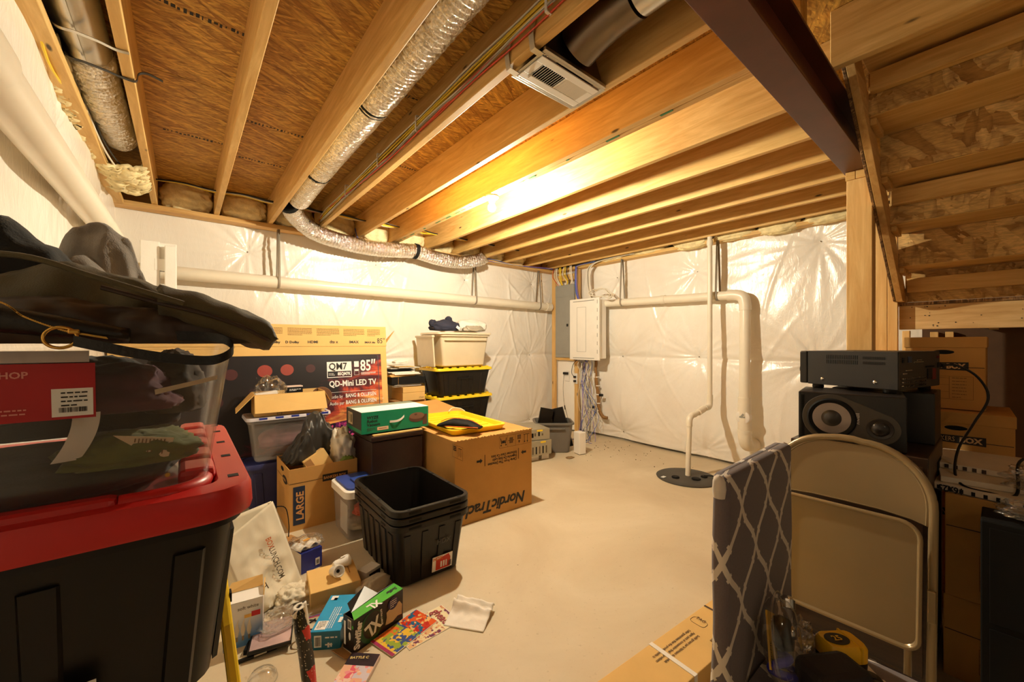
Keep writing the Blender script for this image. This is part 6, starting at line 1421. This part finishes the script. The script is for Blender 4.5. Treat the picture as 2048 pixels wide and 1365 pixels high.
# ------------------------------------------------------------------ right side: cabinet, speakers, amplifier
DWOOD = wood('dark_veneer', (74, 50, 32), (40, 25, 16), 'Y', knots=False, rough=.4)
t = thing('side_cabinet', 'dark wood veneer cabinet under the loudspeakers, behind the folded metal chair', 'cabinet', (2.40, .38, 0))
b = MB(); b.box(-.27, -.215, 0, .30, .22, .872); b.build('cabinet_body', DWOOD, t, bev=.003)
b = MB(); b.box(.05, -.2175, .08, .2, -.2155, .80); b.build('side_recess', BLACKM, t)
b = MB(); b.box(-.275, -.2, .05, -.2712, .2, .84); b.build('cabinet_door', DWOOD, t, bev=.002)
def speaker(label, loc, rz, L=.345, D=.265, H=.217, face=True):
    t = thing('loudspeaker', label, 'speaker', loc, rz)
    b = MB(); b.box(.004, 0, 0, D, L, H); b.build('speaker_case', plain('black_vinyl', (30, 26, 24), .38, bscale=200, bstr=.1), t, bev=.004)
    b = MB(); b.box(-.004, .001, .001, .0035, L - .001, H - .001); b.build('front_baffle', plain('satin_black', (24, 22, 22), .35), t, bev=.003)
    # teardrop trim: big circle round the woofer, small one round the tweeter
    cw, rw, ct, rt = (L - .115, H / 2 + .004), .100, (.078, H / 2 - .022), .062
    dx, dz = ct[0] - cw[0], ct[1] - cw[1]; dd = sqrt(dx * dx + dz * dz); a0 = atan2(dz, dx); be = math.acos((rw - rt) / dd); pts = []
    for i in range(33):
        a = a0 + be + (2 * pi - 2 * be) * i / 32; pts.append((cw[0] + rw * cos(a), cw[1] + rw * sin(a)))
    for i in range(17):
        a = a0 - be + 2 * be * i / 16; pts.append((ct[0] + rt * cos(a), ct[1] + rt * sin(a)))
    b = MB(); b.prism([(-.0045, p[0], p[1]) for p in pts], (-.004, 0, 0)); b.build('trim_plate', plain('grey_trim', (74, 68, 62), .42), t, bev=.0015)
    def ringy(name, mat, c, prof, parent=t):
        b = MB(); b.lathe([(r, -h) for r, h in prof], 40, 'X', (-.0085, c[0], c[1]), False); return b.build(name, mat, parent, smooth=True)
    # lathe about X swaps axes as (h, x, y)
    ringy('woofer_surround', BLACKM, cw, [(.083, .0), (.083, .003), (.078, .007), (.070, .006), (.064, .001)])
    ringy('woofer_cone', plain('aluminium_cone', (176, 164, 158), .3, .7, .1), cw, [(.066, .0015), (.055, .0008), (.034, .0004)])
    ringy('dust_cap', plain('dark_cap', (60, 54, 50), .4), cw, [(.034, .0008), (.030, .005), (.018, .011), (.0, .013)])
    ringy('tweeter_ring', plain('tweeter_grey', (58, 52, 48), .35), ct, [(.042, .0), (.040, .003), (.030, .0005)])
    ringy('tweeter_dome', plain('dark_dome', (44, 40, 38), .3), ct, [(.029, .0008), (.026, .007), (.015, .014), (.0, .016)])
    b = MB(); b.box(-.006, L - .022, .012, -.0042, L - .010, H - .012); b.build('bass_port', BLACKM, t, bev=.001)
    text('RESOLV', .021, plain('silver_print', (196, 186, 178), .4, var=0), t, (-.0088, .155, .143), (0, 0, -1), (0, -1, 0), bold=.0008, sx=.62, name='speaker_lettering', lift=.001)
    return t
speaker('black loudspeaker lying on its side with a silver cone facing the folded chair', (2.165, .225, .8725), radians(9))
speaker('second black loudspeaker behind the first, only its end showing', (2.70, .515, .8725), radians(180))
t = thing('amplifier', 'black amplifier resting on the two loudspeakers, its connector panel to the right', 'amplifier', (2.262, .262, 1.0905), radians(-11.5))
AW, AD, AH = .44, .365, .158
AMPB = plain('black_powder_coat', (34, 31, 30), .5, bscale=300, bstr=.08)
b = MB(); b.box(0, 0, .018, AW, AD - .035, .018 + AH); b.build('amplifier_case', AMPB, t, bev=.002)
b = MB(); b.box(-.002, AD - .034, .020, AW + .002, AD, .017 + AH); b.build('front_panel', BLACKP, t, bev=.006)
b = MB(); b.lathe([(.024, 0), (.024, .016), (.021, .020), (.0, .020)], 26, 'Y', (.06, AD, .085), False); b.build('volume_knob', BLACKP, t, smooth=True)
b = MB(); b.lathe([(.014, 0), (.014, .012), (.0, .012)], 20, 'Y', (.35, AD, .085), False); b.build('volume_knob', BLACKP, t, smooth=True)
for (x, y) in ((.04, .04), (AW - .04, .04), (.04, AD - .06), (AW - .04, AD - .06)):
    b = MB(); b.lathe([(.021, .0), (.023, .004), (.022, .0175), (0, .0175)], 20, 'Z', (x, y, 0), False); b.build('foot', BLACKP, t, smooth=True)
b = MB()
for row in range(2):
    for i in range(18): b.box(-.0006, .25 - i * .0068 - (.0 if i < 9 else .0), .118 + row * .022, -.0001, .253 - i * .0068, .136 + row * .022)
    for i in range(22): b.box(-.0006, .115 - i * .0035, .120 + row * .022, -.0001, .1165 - i * .0035, .132 + row * .022)
o = b.build('vent_slot', BLACKM, t); o['kind'] = 'stuff'
for y in (.27, .075):
    b = MB(); b.lathe([(.0, -.003), (.004, -.003), (.0075, -.0005), (.0075, 0)], 16, 'X', (0, y, .045), False); b.build('case_screw', CHROME, t, smooth=True)
b = MB(); b.box(.004, -.0015, .021, AW - .004, -.0001, .015 + AH); b.build('rear_panel', plain('rear_panel_paint', (74, 66, 56), .45, .2), t)
R = random.Random(9)
for (x, z, w_, h_, m_) in ((.03, .13, .015, .012, BLACKP), (.03, .145, .02, .006, BLACKP), (.09, .130, .028, .026, plain('vga_blue', (50, 66, 96), .4)), (.14, .128, .10, .004, CHROME), (.17, .136, .05, .004, CHROME), (.06, .095, .06, .004, CHROME), (.03, .082, .04, .005, CHROME), (.27, .105, .09, .007, BLACKM), (.29, .055, .05, .045, BLACKP), (.34, .05, .04, .05, plain('terminal_red', (120, 26, 20), .5)), (.41, .10, .03, .025, BLACKP), (.40, .145, .02, .01, MATS['terminal_red'])):
    b = MB(); b.box(x, -.006, z, x + w_, -.0016, z + h_); b.build('connector', m_, t, bev=.0008)
b = MB()
for i in range(14):
    for j in range(3): b.lathe([(.0042, 0), (.0042, -.010), (.002, -.010), (.002, -.004)], 8, 'Y', (.02 + i * .0175, -.0016, .034 + j * .015), False)
o = b.build('phono_jack', CHROME, t, smooth=True); o['kind'] = 'stuff'
t = thing('power_cable', 'black power cable looping down from the amplifier over the picture frames', 'cord', (0, 0, 0))
b = MB(); b.tube(smooth_path([(2.715, .163, 1.20), (2.72, .12, 1.20), (2.74, .06, 1.15), (2.75, .03, 1.06), (2.70, .07, .95), (2.60, .11, .85), (2.45, .115, .775), (2.36, .09, .745), (2.33, .03, .742), (2.36, -.04, .745), (2.46, -.05, .85), (2.52, -.12, .87), (2.47, -.25, .86)], 8), .0048, 8); b.build('cord', BLACKP, t, smooth='all')
b = MB(); b.cbox((2.716, .168, 1.20), (.022, .022, .016), Matrix.Rotation(radians(-11.5), 3, 'Z')); b.build('plug', BLACKP, t, bev=.003)

# ------------------------------------------------------------------ file boxes under the landing
KRL = plain('pale_lettering', (214, 176, 128), .7, var=0)
def filebox(label, loc, rz, w, d, h, lid=True, ly=.62, lw=.17):
    """face with the print is local -X"""
    t = thing('file_box', label, 'box', loc, rz)
    b = MB(); b.box(-w / 2, -d / 2, 0, w / 2, d / 2, h); b.build('box_body', CARD, t, bev=.003)
    if lid: 
        b = MB(); b.box(-w / 2 - .004, -d / 2 - .004, h - .05, w / 2 + .004, d / 2 + .004, h + .004); b.build('box_lid', CARD, t, bev=.003)
    X = -w / 2 - .0006
    b = MB(); pts = [(X - .0, .038 * cos(a) * (1.0), h - .072 + .011 * sin(a)) for a in [2 * pi * i / 20 for i in range(20)]]; b.prism(pts, (-.0008, 0, 0)); b.build('hand_hole', BLACKM, t)
    decal(INK, t, (X, 0, 0), (0, -1, 0), (0, 0, 1), [(-d / 2 + .004, h * ly - .014, d / 2 - .004, h * ly - .011)], polys=[[(-lw / 2, h * ly - .022), (lw / 2, h * ly - .028), (lw / 2, h * ly + .014), (-lw / 2, h * ly + .010), (-lw / 2 - .02, h * ly - .006)]], name='line_print')
    text('BANKERS', .032, KRL, t, (X - .001, lw / 2 - .002, h * ly - .017), (0, -1, 0), (0, 0, 1), sx=lw * 3.5, name='box_lettering', lift=.0012)
    text('BOX', .034, KRL, t, (X - .001, -lw * .06, h * ly - .018), (0, -1, 0), (0, 0, 1), sx=lw * 5.2, bold=.0016, name='box_lettering', lift=.0012)
    decal(INK_BR, t, (X, 0, 0), (0, -1, 0), (0, 0, 1), frame_rects(-d * .30, .05, d * .36, h * .46, .0012) + [(.02, .05, .0212, h * .46)] + fake_lines(.03, h * .44, d * .28, 7, .016, .003, 5) + [(-d * .3, .05 + i * .035, .02, .0512 + i * .035) for i in range(4)], name='form_print')
    decal(INK_BR, t, (0, -d / 2 - .0006, 0), RX, (0, 0, 1), fake_lines(-w * .25, h * .45, w * .3, 8, .02, .004, 6), name='small_print')
    return t
filebox('topmost cardboard file box under the stair landing, striped by light between studs', (3.20, .18, .972), 0, .42, .28, .358)
filebox('file box right below the topmost one under the stair landing', (3.10, .14, .612), radians(2), .42, .36, .352, ly=.66, lw=.19)
filebox('lowest file box of the stack under the stair landing', (3.12, .12, 0), 0, .46, .40, .605, ly=.8)
filebox('file box in front of the stack carrying the framed canvases', (2.58, -.085, .32), 0, .54, .44, .395, lid=False, ly=.72)
filebox('file box on the floor under the one carrying the canvases', (2.59, -.09, 0), 0, .54, .46, .316, lid=False)
t = thing('black_cabinet', 'black box-like cabinet in the dark at the right edge', 'cabinet', (2.18, -.23, 0))
b = MB(); b.box(-.08, -.30, 0, .10, .27, .70); b.build('cabinet_body', BLACKM, t, bev=.004); b = MB(); b.box(-.083, -.28, .03, -.0805, .25, .34); b.build('cabinet_door', BLACKM, t, bev=.002); b = MB(); b.box(-.083, -.28, .36, -.0805, .25, .68); b.build('cabinet_door', BLACKM, t, bev=.002)
t = thing('picture_frame', 'lower wrapped white canvas marked 16x25, lying on the front file box', 'canvas', (2.60, -.02, .7165), radians(-12))
b = MB(); b.box(-.29, -.22, 0, .25, .18, .026); b.build('canvas_body', plain('canvas_white', (224, 212, 192), .6, var=.03), t, bev=.002)
for i in range(12):
    b = MB(); b.box(-.2925, -.20 + i * .031, .004, -.2902, -.19 + i * .031, .018); b.build('staple_tab', BLACKP, t)
b = MB(); b.box(-.2918, -.215, .0, -.2904, .175, .0035); b.build('edge_strip', GREYP, t)
text('16x25', .036, INK, t, (-.2930, .045, .022), (0, 1, 0), (0, 0, -1), sx=.8, bold=.001, name='size_lettering')
t = thing('picture_frame', 'middle white canvas of the three stacked by the file boxes', 'canvas', (2.66, .03, .7435), radians(6))
b = MB(); b.box(-.28, -.17, 0, .24, .15, .022); b.build('canvas_body', MATS['canvas_white'], t, bev=.002)
t = thing('picture_frame', 'upper framed canvas with spiral-like dark clips, nearest the file boxes', 'canvas', (2.76, .02, .7665), radians(-3))
b = MB(); b.box(-.24, -.16, 0, .15, .16, .022); b.build('canvas_body', MATS['canvas_white'], t, bev=.002)
for i in range(5):
    b = MB(); b.box(-.2425, -.0 + i * .026, .003, -.2402, .012 + i * .026, .018); b.build('dark_clip', OLIVE_D, t)
tag(blob('crumpled_film', FILM, None, (2.40, -.15, .80), (.24, .26, .11), 111, .28, 3.2), 'crumpled clear film heaped on the canvases at the right edge', 'film')
tag(blob('crumpled_film', FILM, None, (2.17, -.12, .735), (.14, .24, .075), 112, .28, 3.4), 'crumpled clear film lying on the black cabinet', 'film')

# ------------------------------------------------------------------ folded metal chair leaning on the cabinet
t = thing('folding_chair', 'beige metal folding chair, folded flat and leaning on the dark cabinet', 'chair', (1.822, .37, 0)); t.rotation_euler = (0, math.atan(.144), 0)
PAINT = plain('beige_chair_paint', (152, 132, 98), .28, .25, .06, 4)
r = .0125; top = .955; hw = .232; rc = .185
pth = [(0, -hw, .012), (0, -hw, top - rc - .02)]
for i in range(1, 13):
    a = pi / 2 * i / 12; pth.append((0, -hw + rc * (1 - cos(a)) * 1.0, top - rc - .02 + (rc + .008) * sin(a)))
pth += [(0, -.02, top - .006), (0, .02, top - .006)]
for i in range(1, 13):
    a = pi / 2 * i / 12; pth.append((0, hw - rc + rc * sin(a), top - rc - .02 + (rc + .008) * cos(a)))
pth += [(0, hw, top - rc - .04), (0, hw, .012)]
b = MB(); b.tube(pth, r, 14); b.build('outer_frame', PAINT, t, smooth='all')
def bowl_panel(name, yz, x0, bulge, thick=.003, n=30):
    """pressed sheet panel: outline polygon in the chair plane with a raised inner field"""
    cy = sum(p[0] for p in yz) / len(yz); cz = sum(p[1] for p in yz) / len(yz); b = MB(); rings = []
    for s_, dx in ((1.0, thick), (1.0, 0.0), (.975, -.001), (.955, bulge), (.93, bulge * 1.1)):
        rings.append([(x0 + dx, cy + (p[0] - cy) * s_, cz + (p[1] - cz) * s_) for p in yz])
    b.loft(rings, True, True); return b.build(name, PAINT, t, smooth=35)
yz = []
for i in range(13): a = pi / 2 * i / 12; yz.append((-hw + .010 + (rc - .012) * (1 - cos(a)), top - rc - .02 + (rc - .004) * sin(a)))
for i in range(13): a = pi / 2 * i / 12; yz.append((hw - .010 - (rc - .012) + (rc - .012) * sin(a), top - rc - .02 + (rc - .004) * cos(a)))
yz += [(hw - .011, .70), (hw - .05, .708), (.1, .715), (0, .716), (-.1, .715), (-hw + .05, .706), (-hw + .011, .695)]
bowl_panel('backrest', yz[::-1], -.006, .006)
sy0, sy1, sz0, sz1 = -.205, .205, .30, .70
yz = []
for (cy_, cz_, a0, rr_) in ((sy1 - .05, sz1 - .05, 0, .05), (sy0 + .05, sz1 - .05, 90, .05), (sy0 + .035, sz0 + .035, 180, .035), (sy1 - .035, sz0 + .035, 270, .035)):
    for i in range(7): a = radians(a0 + 90 * i / 6); yz.append((cy_ + rr_ * cos(a), cz_ + rr_ * sin(a)))
bowl_panel('seat', yz, -.032, .005)
b = MB(); b.tube([(-.034, y, z) for y, z in yz + [yz[0]]], .007, 10, False); b.build('seat_bead', PAINT, t, smooth='all')
b = MB(); b.tube([(.030, -.175, .010), (.030, -.175, .62), (.030, -.15, .65), (.030, .15, .65), (.030, .175, .62), (.030, .175, .010)], .0105, 12); b.build('inner_frame', PAINT, t, smooth='all')
for z, x in ((.16, .0), (.13, .030)):
    b = MB(); b.tube([(x, -hw if x == 0 else -.175, z), (x, hw if x == 0 else .175, z)], .006, 8); b.build('crossbar', PAINT, t, smooth='all')
for y in (-hw, hw):
    b = MB(); b.box(-.028, y - .010, .40, -.004, y + .010, .50); b.build('hinge_plate', PAINT, t, bev=.004)
    b = MB(); b.tube([(0, y, .0), (0, y, .02)], .0145, 12); b.build('foot_cap', BLACKP, t, smooth='all')

# ------------------------------------------------------------------ slip-covered chair with things on its seat
k = NT('trellis_fabric'); tc = k.n('ShaderNodeTexCoord'); se = k.n('ShaderNodeSeparateXYZ'); k.l(tc.outputs['UV'], se.inputs[0])
uu = k.math('MULTIPLY', se.outputs[0], 1 / .155); vv = k.math('MULTIPLY', se.outputs[1], 1 / .215)
def lat(sgn):
    base = k.math('ADD' if sgn > 0 else 'SUBTRACT', uu, vv)
    o_ = k.math('SUBTRACT' if sgn > 0 else 'ADD', uu, vv)
    wob = k.math('MULTIPLY', k.math('SINE', k.math('MULTIPLY', o_, 2 * pi)), .036)
    nub = k.math('MULTIPLY', k.math('COMPARE', k.math('FRACT', k.math('ADD', o_, .5)), .5), 0)
    f = k.math('FRACT', k.math('ADD', base, wob)); d_ = k.math('ABSOLUTE', k.math('SUBTRACT', f, .5))
    # little notched knuckles halfway along each bar
    kn = k.math('ABSOLUTE', k.math('SUBTRACT', k.math('FRACT', o_), .5)); kw = k.math('MULTIPLY', k.math('LESS_THAN', k.math('ABSOLUTE', k.math('SUBTRACT', kn, .25)), .03), .028)
    return k.math('GREATER_THAN', k.math('ADD', d_, kw), .5 - .050)
m_ = k.math('MAXIMUM', lat(1), lat(-1))
fz_ = k.noise(k.coord(), 300, 2)
k.col(k.mix(m_, k.mix(fz_, srgb(96, 84, 86), srgb(112, 100, 102)), srgb(218, 206, 190))); k.setp(Roughness=.85); k.p.inputs['Sheen Weight'].default_value = .2; k.bump(fz_, .2, .001)
TREL = k.m
t = thing('slipcover_chair', 'dining chair in a grey and cream trellis slipcover, seen from its left front', 'chair', (1.095, .382, 0))
b = MB(); w, th = .415, .040
def ztop(x): return 1.022 - .022 * (x / (w / 2)) ** 2 * (1 if x < 0 else .6)
def bring(v):
    """cover cross-section at height fraction v; returns points and running perimeter"""
    out = []; P = rr(0, 0, 0, w + .02 * (1 - v), th + .03 * (1 - v) ** 3, .018, 5); return P
NV = 40; rings = []; n = len(bring(0))
per = [0]
P0 = bring(1)
for a, c_ in zip(P0, P0[1:] + P0[:1]): per.append(per[-1] + sqrt((a[0] - c_[0]) ** 2 + (a[1] - c_[1]) ** 2))
V = []; UVs = []; F = []
for j in range(NV + 1):
    v = j / NV; P = bring(v)
    for i in range(n + 1):
        p = P[i % n]; z = .02 + (ztop(p[0]) - .02) * v; wr = .004 * noise.noise(Vector((p[0] * 9, p[1] * 12, z * 5))) + (.006 * noise.noise(Vector((p[0] * 30, 0, z * 2))) if z < .45 else 0)
        V.append((p[0] + wr * (1 if p[0] > 0 else -1), p[1] + wr * (-1 if p[1] < 0 else 1), z)); UVs.append((per[i] + .02, z + .03))
W1 = n + 1
for j in range(NV):
    for i in range(n): F.append((j * W1 + i, j * W1 + i + 1, (j + 1) * W1 + i + 1, (j + 1) * W1 + i))
# rounded top: two shrinking rings
base = NV * W1
for q, (s_, dz) in enumerate(((.96, .007), (.80, .012), (.3, .014))):
    for i in range(n + 1):
        p = V[base + i]; V.append((p[0] * (1 - (1 - s_) * .12), p[1] * s_, p[2] + dz)); UVs.append((UVs[base + i][0], UVs[base + i][1] + dz + (1 - s_) * .02))
    o1 = base if q == 0 else NV * W1 + q * W1; o2 = NV * W1 + (q + 1) * W1
    for i in range(n): F.append((o1 + i, o1 + i + 1, o2 + i + 1, o2 + i))
F.append(tuple(NV * W1 + 3 * W1 + i for i in range(n)))
b._add(V, F, UVs); b.build('back_cover', TREL, t, smooth='all')
for x in (-w / 2 + .004, w / 2 - .004):
    b = MB(); b.lathe([(.0, .028), (.008, .024), (.013, .016), (.014, .0), (.012, -.02)], 18, 'Z', (x, .0, ztop(x) - .012), False); b.build('corner_knob', plain('cream_fabric', (216, 204, 190), .9, sheen=.2), t, smooth='all')
b = MB()
def seatf(u, v):
    x = -.20 + .40 * u; y = -.030 - .46 * v; e = min(u, 1 - u, v * 1.2 + .2, 1.08 - v)
    return (x, y, .528 + .022 * min(1, e * 7) + .004 * noise.noise(Vector((x * 9, y * 9, 1))))
b.grid(seatf, 34, 34, 0, .43, .46)
def skirt(pa, pb, L):
    def fn(u, v):
        p = Vector(pa).lerp(Vector(pb), u); nrm = (Vector(pb) - Vector(pa)).cross(Vector((0, 0, 1))).normalized(); z = .53 * (1 - v) + .03 * v
        return p + nrm * (.003 + .022 * (v ** .7) * (noise.noise(Vector((u * 7 * L, 1, v * 1.5))) + .4 * sin(u * 22 * L)) + .012 * v) + Vector((0, 0, z))
    return fn
for pa, pb, L in (((-.20, -.03, 0), (-.20, -.49, 0), .47), ((-.20, -.49, 0), (.20, -.49, 0), .43), ((.20, -.49, 0), (.20, -.03, 0), .47)):
    b.grid(lambda u, v, f=skirt(pa, pb, L): f(u, v), 36, 20, 0, L, .56)
b.build('seat_cover', TREL, t, smooth='all')
b = MB(); b.box(-.18, -.46, .10, .18, -.06, .51); b.build('seat_frame', BLACKM, t)
# clear clamshell packet with a blue head lamp, leaning on the backrest
t = thing('headlamp_pack', 'clear clamshell pack with a blue and black head lamp leaning on the chair back', 'pack', (1.0, .29, .565)); t.rotation_euler = (radians(-14), radians(32), 0)
b = MB(); rings = []
for z, s_ in ((.0, .55), (.015, .8), (.05, 1.0), (.10, 1.0), (.14, .85), (.16, .55)): rings.append([(.062 * s_ * cos(a), .036 * s_ * sin(a), z) for a in [2 * pi * i / 26 for i in range(26)]])
b.loft(rings, True, True); b.build('clamshell', FILM, t, smooth='all')
b = MB(); b.tube([(.072 * cos(a), .0, .085 + .092 * sin(a)) for a in [2 * pi * i / 30 for i in range(31)]], .003, 6, False); b.build('pack_flange', FILM, t, smooth='all')
b = MB(); b.lathe([(.0, -.02), (.03, -.018), (.036, .0), (.030, .016), (.0, .018)], 24, 'Y', (.0, .0, .095), False); b.build('lamp_head', BLACKP, t, smooth='all')
b = MB(); b.lathe([(.0, -.024), (.012, -.023), (.014, -.018)], 20, 'Y', (.0, -.004, .10), False); b.build('lamp_lens', CHROME, t, smooth='all')
b = MB(); b.tube(smooth_path([(.045 * cos(a), .018 * sin(2 * a), .035 + .018 * sin(a)) for a in [2 * pi * i / 12 for i in range(13)]], 4), .0085, 8, False); b.build('blue_strap', plain('electric_blue', (32, 30, 150), .5), t, smooth='all')
b = MB(); b.lathe([(.0, .0), (.014, .002), (.016, .02), (.008, .028), (0, .029)], 18, 'Z', (.03, -.01, .148), False); b.build('silver_knob', CHROME, t, smooth=True)
b = MB(); b.box(-.052, .012, .02, .0, .016, .13); b.build('yellow_card', plain('amber_card', (206, 160, 30), .5), t)
text('NONE', .015, INK, t, (-.045, .0115, .03), (0, 0, 1), (-1, 0, 0), name='card_lettering')
tag(blob('torn_film', FILM, None, (1.11, .30, .60), (.13, .05, .08), 121, .3, 3.0), 'torn wisp of clear film between the head lamp pack and the tape measure', 'film')
t = thing('tool_pouch', 'dark rounded tool pouch standing on the chair seat beside the tape measure', 'pouch', (1.065, .222, .553), radians(-32))
b = MB(); b.box(-.062, -.038, 0, .062, .042, .068); b.build('pouch_body', plain('dark_brown_nylon', (34, 24, 22), .7, bscale=260, bstr=.2), t, bev=.016)
b = MB(); b.prism([(.005, -.0388, .012), (.030, -.0388, .012), (.031, -.0388, .046), (.024, -.0388, .052), (.018, -.0388, .046), (.010, -.0388, .049), (.012, -.0388, .040), (.003, -.0388, .032)], (0, -.0012, 0)); b.build('green_tag', plain('lime_fabric', (170, 200, 50), .7, var=.2, vscale=60), t)
t = thing('tape_measure', 'yellow and black tape measure marked 25 on the chair seat', 'tape', (1.175, .232, .553), radians(-36))
YT = plain('tape_yellow', (240, 186, 20), .35)
b = MB(); b.loft([rr(0, 0, 0, .088, .062, .018), rr(0, 0, .028, .090, .064, .018)], True, True); b.build('tape_base', BLACKP, t, smooth=35)
b = MB(); b.loft([rr(0, 0, .0285, .090, .064, .018), rr(0, 0, .056, .090, .064, .018), rr(0, 0, .064, .080, .054, .015)], True, True); b.build('tape_shell', YT, t, smooth=35)
b = MB(); b.box(.018, -.0335, .029, .024, .0335, .0655); b.build('shell_rib', YT, t, bev=.002)
b = MB(); b.M = Matrix.Translation((-.010, 0, .0645)); b.lathe([(.0, .0), (.0, .0)], 3, cap=False) if False else b.prism([(.027 * cos(a), .019 * sin(a), 0) for a in [2 * pi * i / 28 for i in range(28)]], (0, 0, .001)); b.build('oval_badge', BLACKP, t)
text('25', .021, YT, t, (-.010, -.007, .0658), (1, 0, 0), (0, 1, 0), align='CENTER', bold=.0006, name='badge_lettering')
t = thing('remote_control', 'black remote control with round buttons at the edge of the chair seat', 'remote', (1.125, .155, .553), radians(38))
b = MB(); b.loft([rr(0, 0, 0, .115, .040, .016), rr(0, 0, .012, .12, .046, .018), rr(0, 0, .022, .112, .040, .016), rr(0, 0, .025, .09, .030, .012)], True, True); b.build('remote_body', BLACKP, t, smooth=35)
for i in range(4):
    b = MB(); b.lathe([(.010, .024), (.010, .028), (.006, .030), (0, .030)], 18, 'Z', (-.036 + i * .024, 0, 0), False); b.build('button', plain('dark_rubber', (52, 50, 50), .4), t, smooth=True)

# ------------------------------------------------------------------ flat carton on the floor by the chair
t = thing('long_carton', 'long flat tan carton with a white strap on the floor by the chair', 'carton', (1.52, .80, 0), radians(-3.8))
b = MB(); b.box(-.42, -.10, 0, .62, .092, .085); b.build('box_body', CARD_L, t, bev=.003)
b = MB(); b.box(-.075, -.1005, .0853, -.055, .0925, .0875); b.box(-.075, -.1022, .0, -.055, -.1004, .0873); b.build('white_strap', WPLAS, t)
BI = plain('brown_print', (84, 58, 36), .7, var=0)
Z_ = (0, 0, .0854)
TX = (-1, 0, 0); TY = (0, -1, 0)
for i, s in enumerate(('Seller guarantees that the product inside is', 'Agent para el consumidor final del producto', 'Scellé garanti par le fabricant du produit')):
    text(s, .0155, BI, t, (.135, .045 - i * .020, .0854), TX, TY, name='box_lettering', sx=.95, bold=.0003)
for i, s in enumerate(('Mars Brand', 'Scellé', 'Hart vom')):
    text(s, .0155, BI, t, (.21, -.040 - i * .019, .0854), TX, TY, name='box_lettering', sx=.9, bold=.0003)
for cx_, cy_ in ((.215, .045), (.26, -.035)):
    P = rr(cx_, cy_, 0, .045, .065, .016, 5); b = MB(); b.tube([(p[0], p[1], .0858) for p in P + [P[0]]], .0009, 4, False); b.build('printed_outline', BI, t)
text('TAG', .028, BI, t, (.225, .068, .0854), (0, -1, 0), (1, 0, 0), name='box_lettering', sx=.75)
decal(BI, t, Z_, RX, (0, 1, 0), [(.335, -.10, .347, .09)], name='dark_band')
text('MADE', .028, BI, t, (.44, .05, .0854), TX, TY, name='box_lettering', sx=.8, bold=.0006)

# ------------------------------------------------------------------ lettering to plain meshes
bpy.context.view_layer.update()
dg = bpy.context.evaluated_depsgraph_get()
for o in [o for o in C.objects if o.type == 'FONT']:
    me = bpy.data.meshes.new_from_object(o.evaluated_get(dg)); nm = o.name.split('.')[0]
    q = bpy.data.objects.new(nm, me); C.objects.link(q); q.parent = o.parent; q.matrix_local = o.matrix_local.copy()
    bpy.data.objects.remove(o)
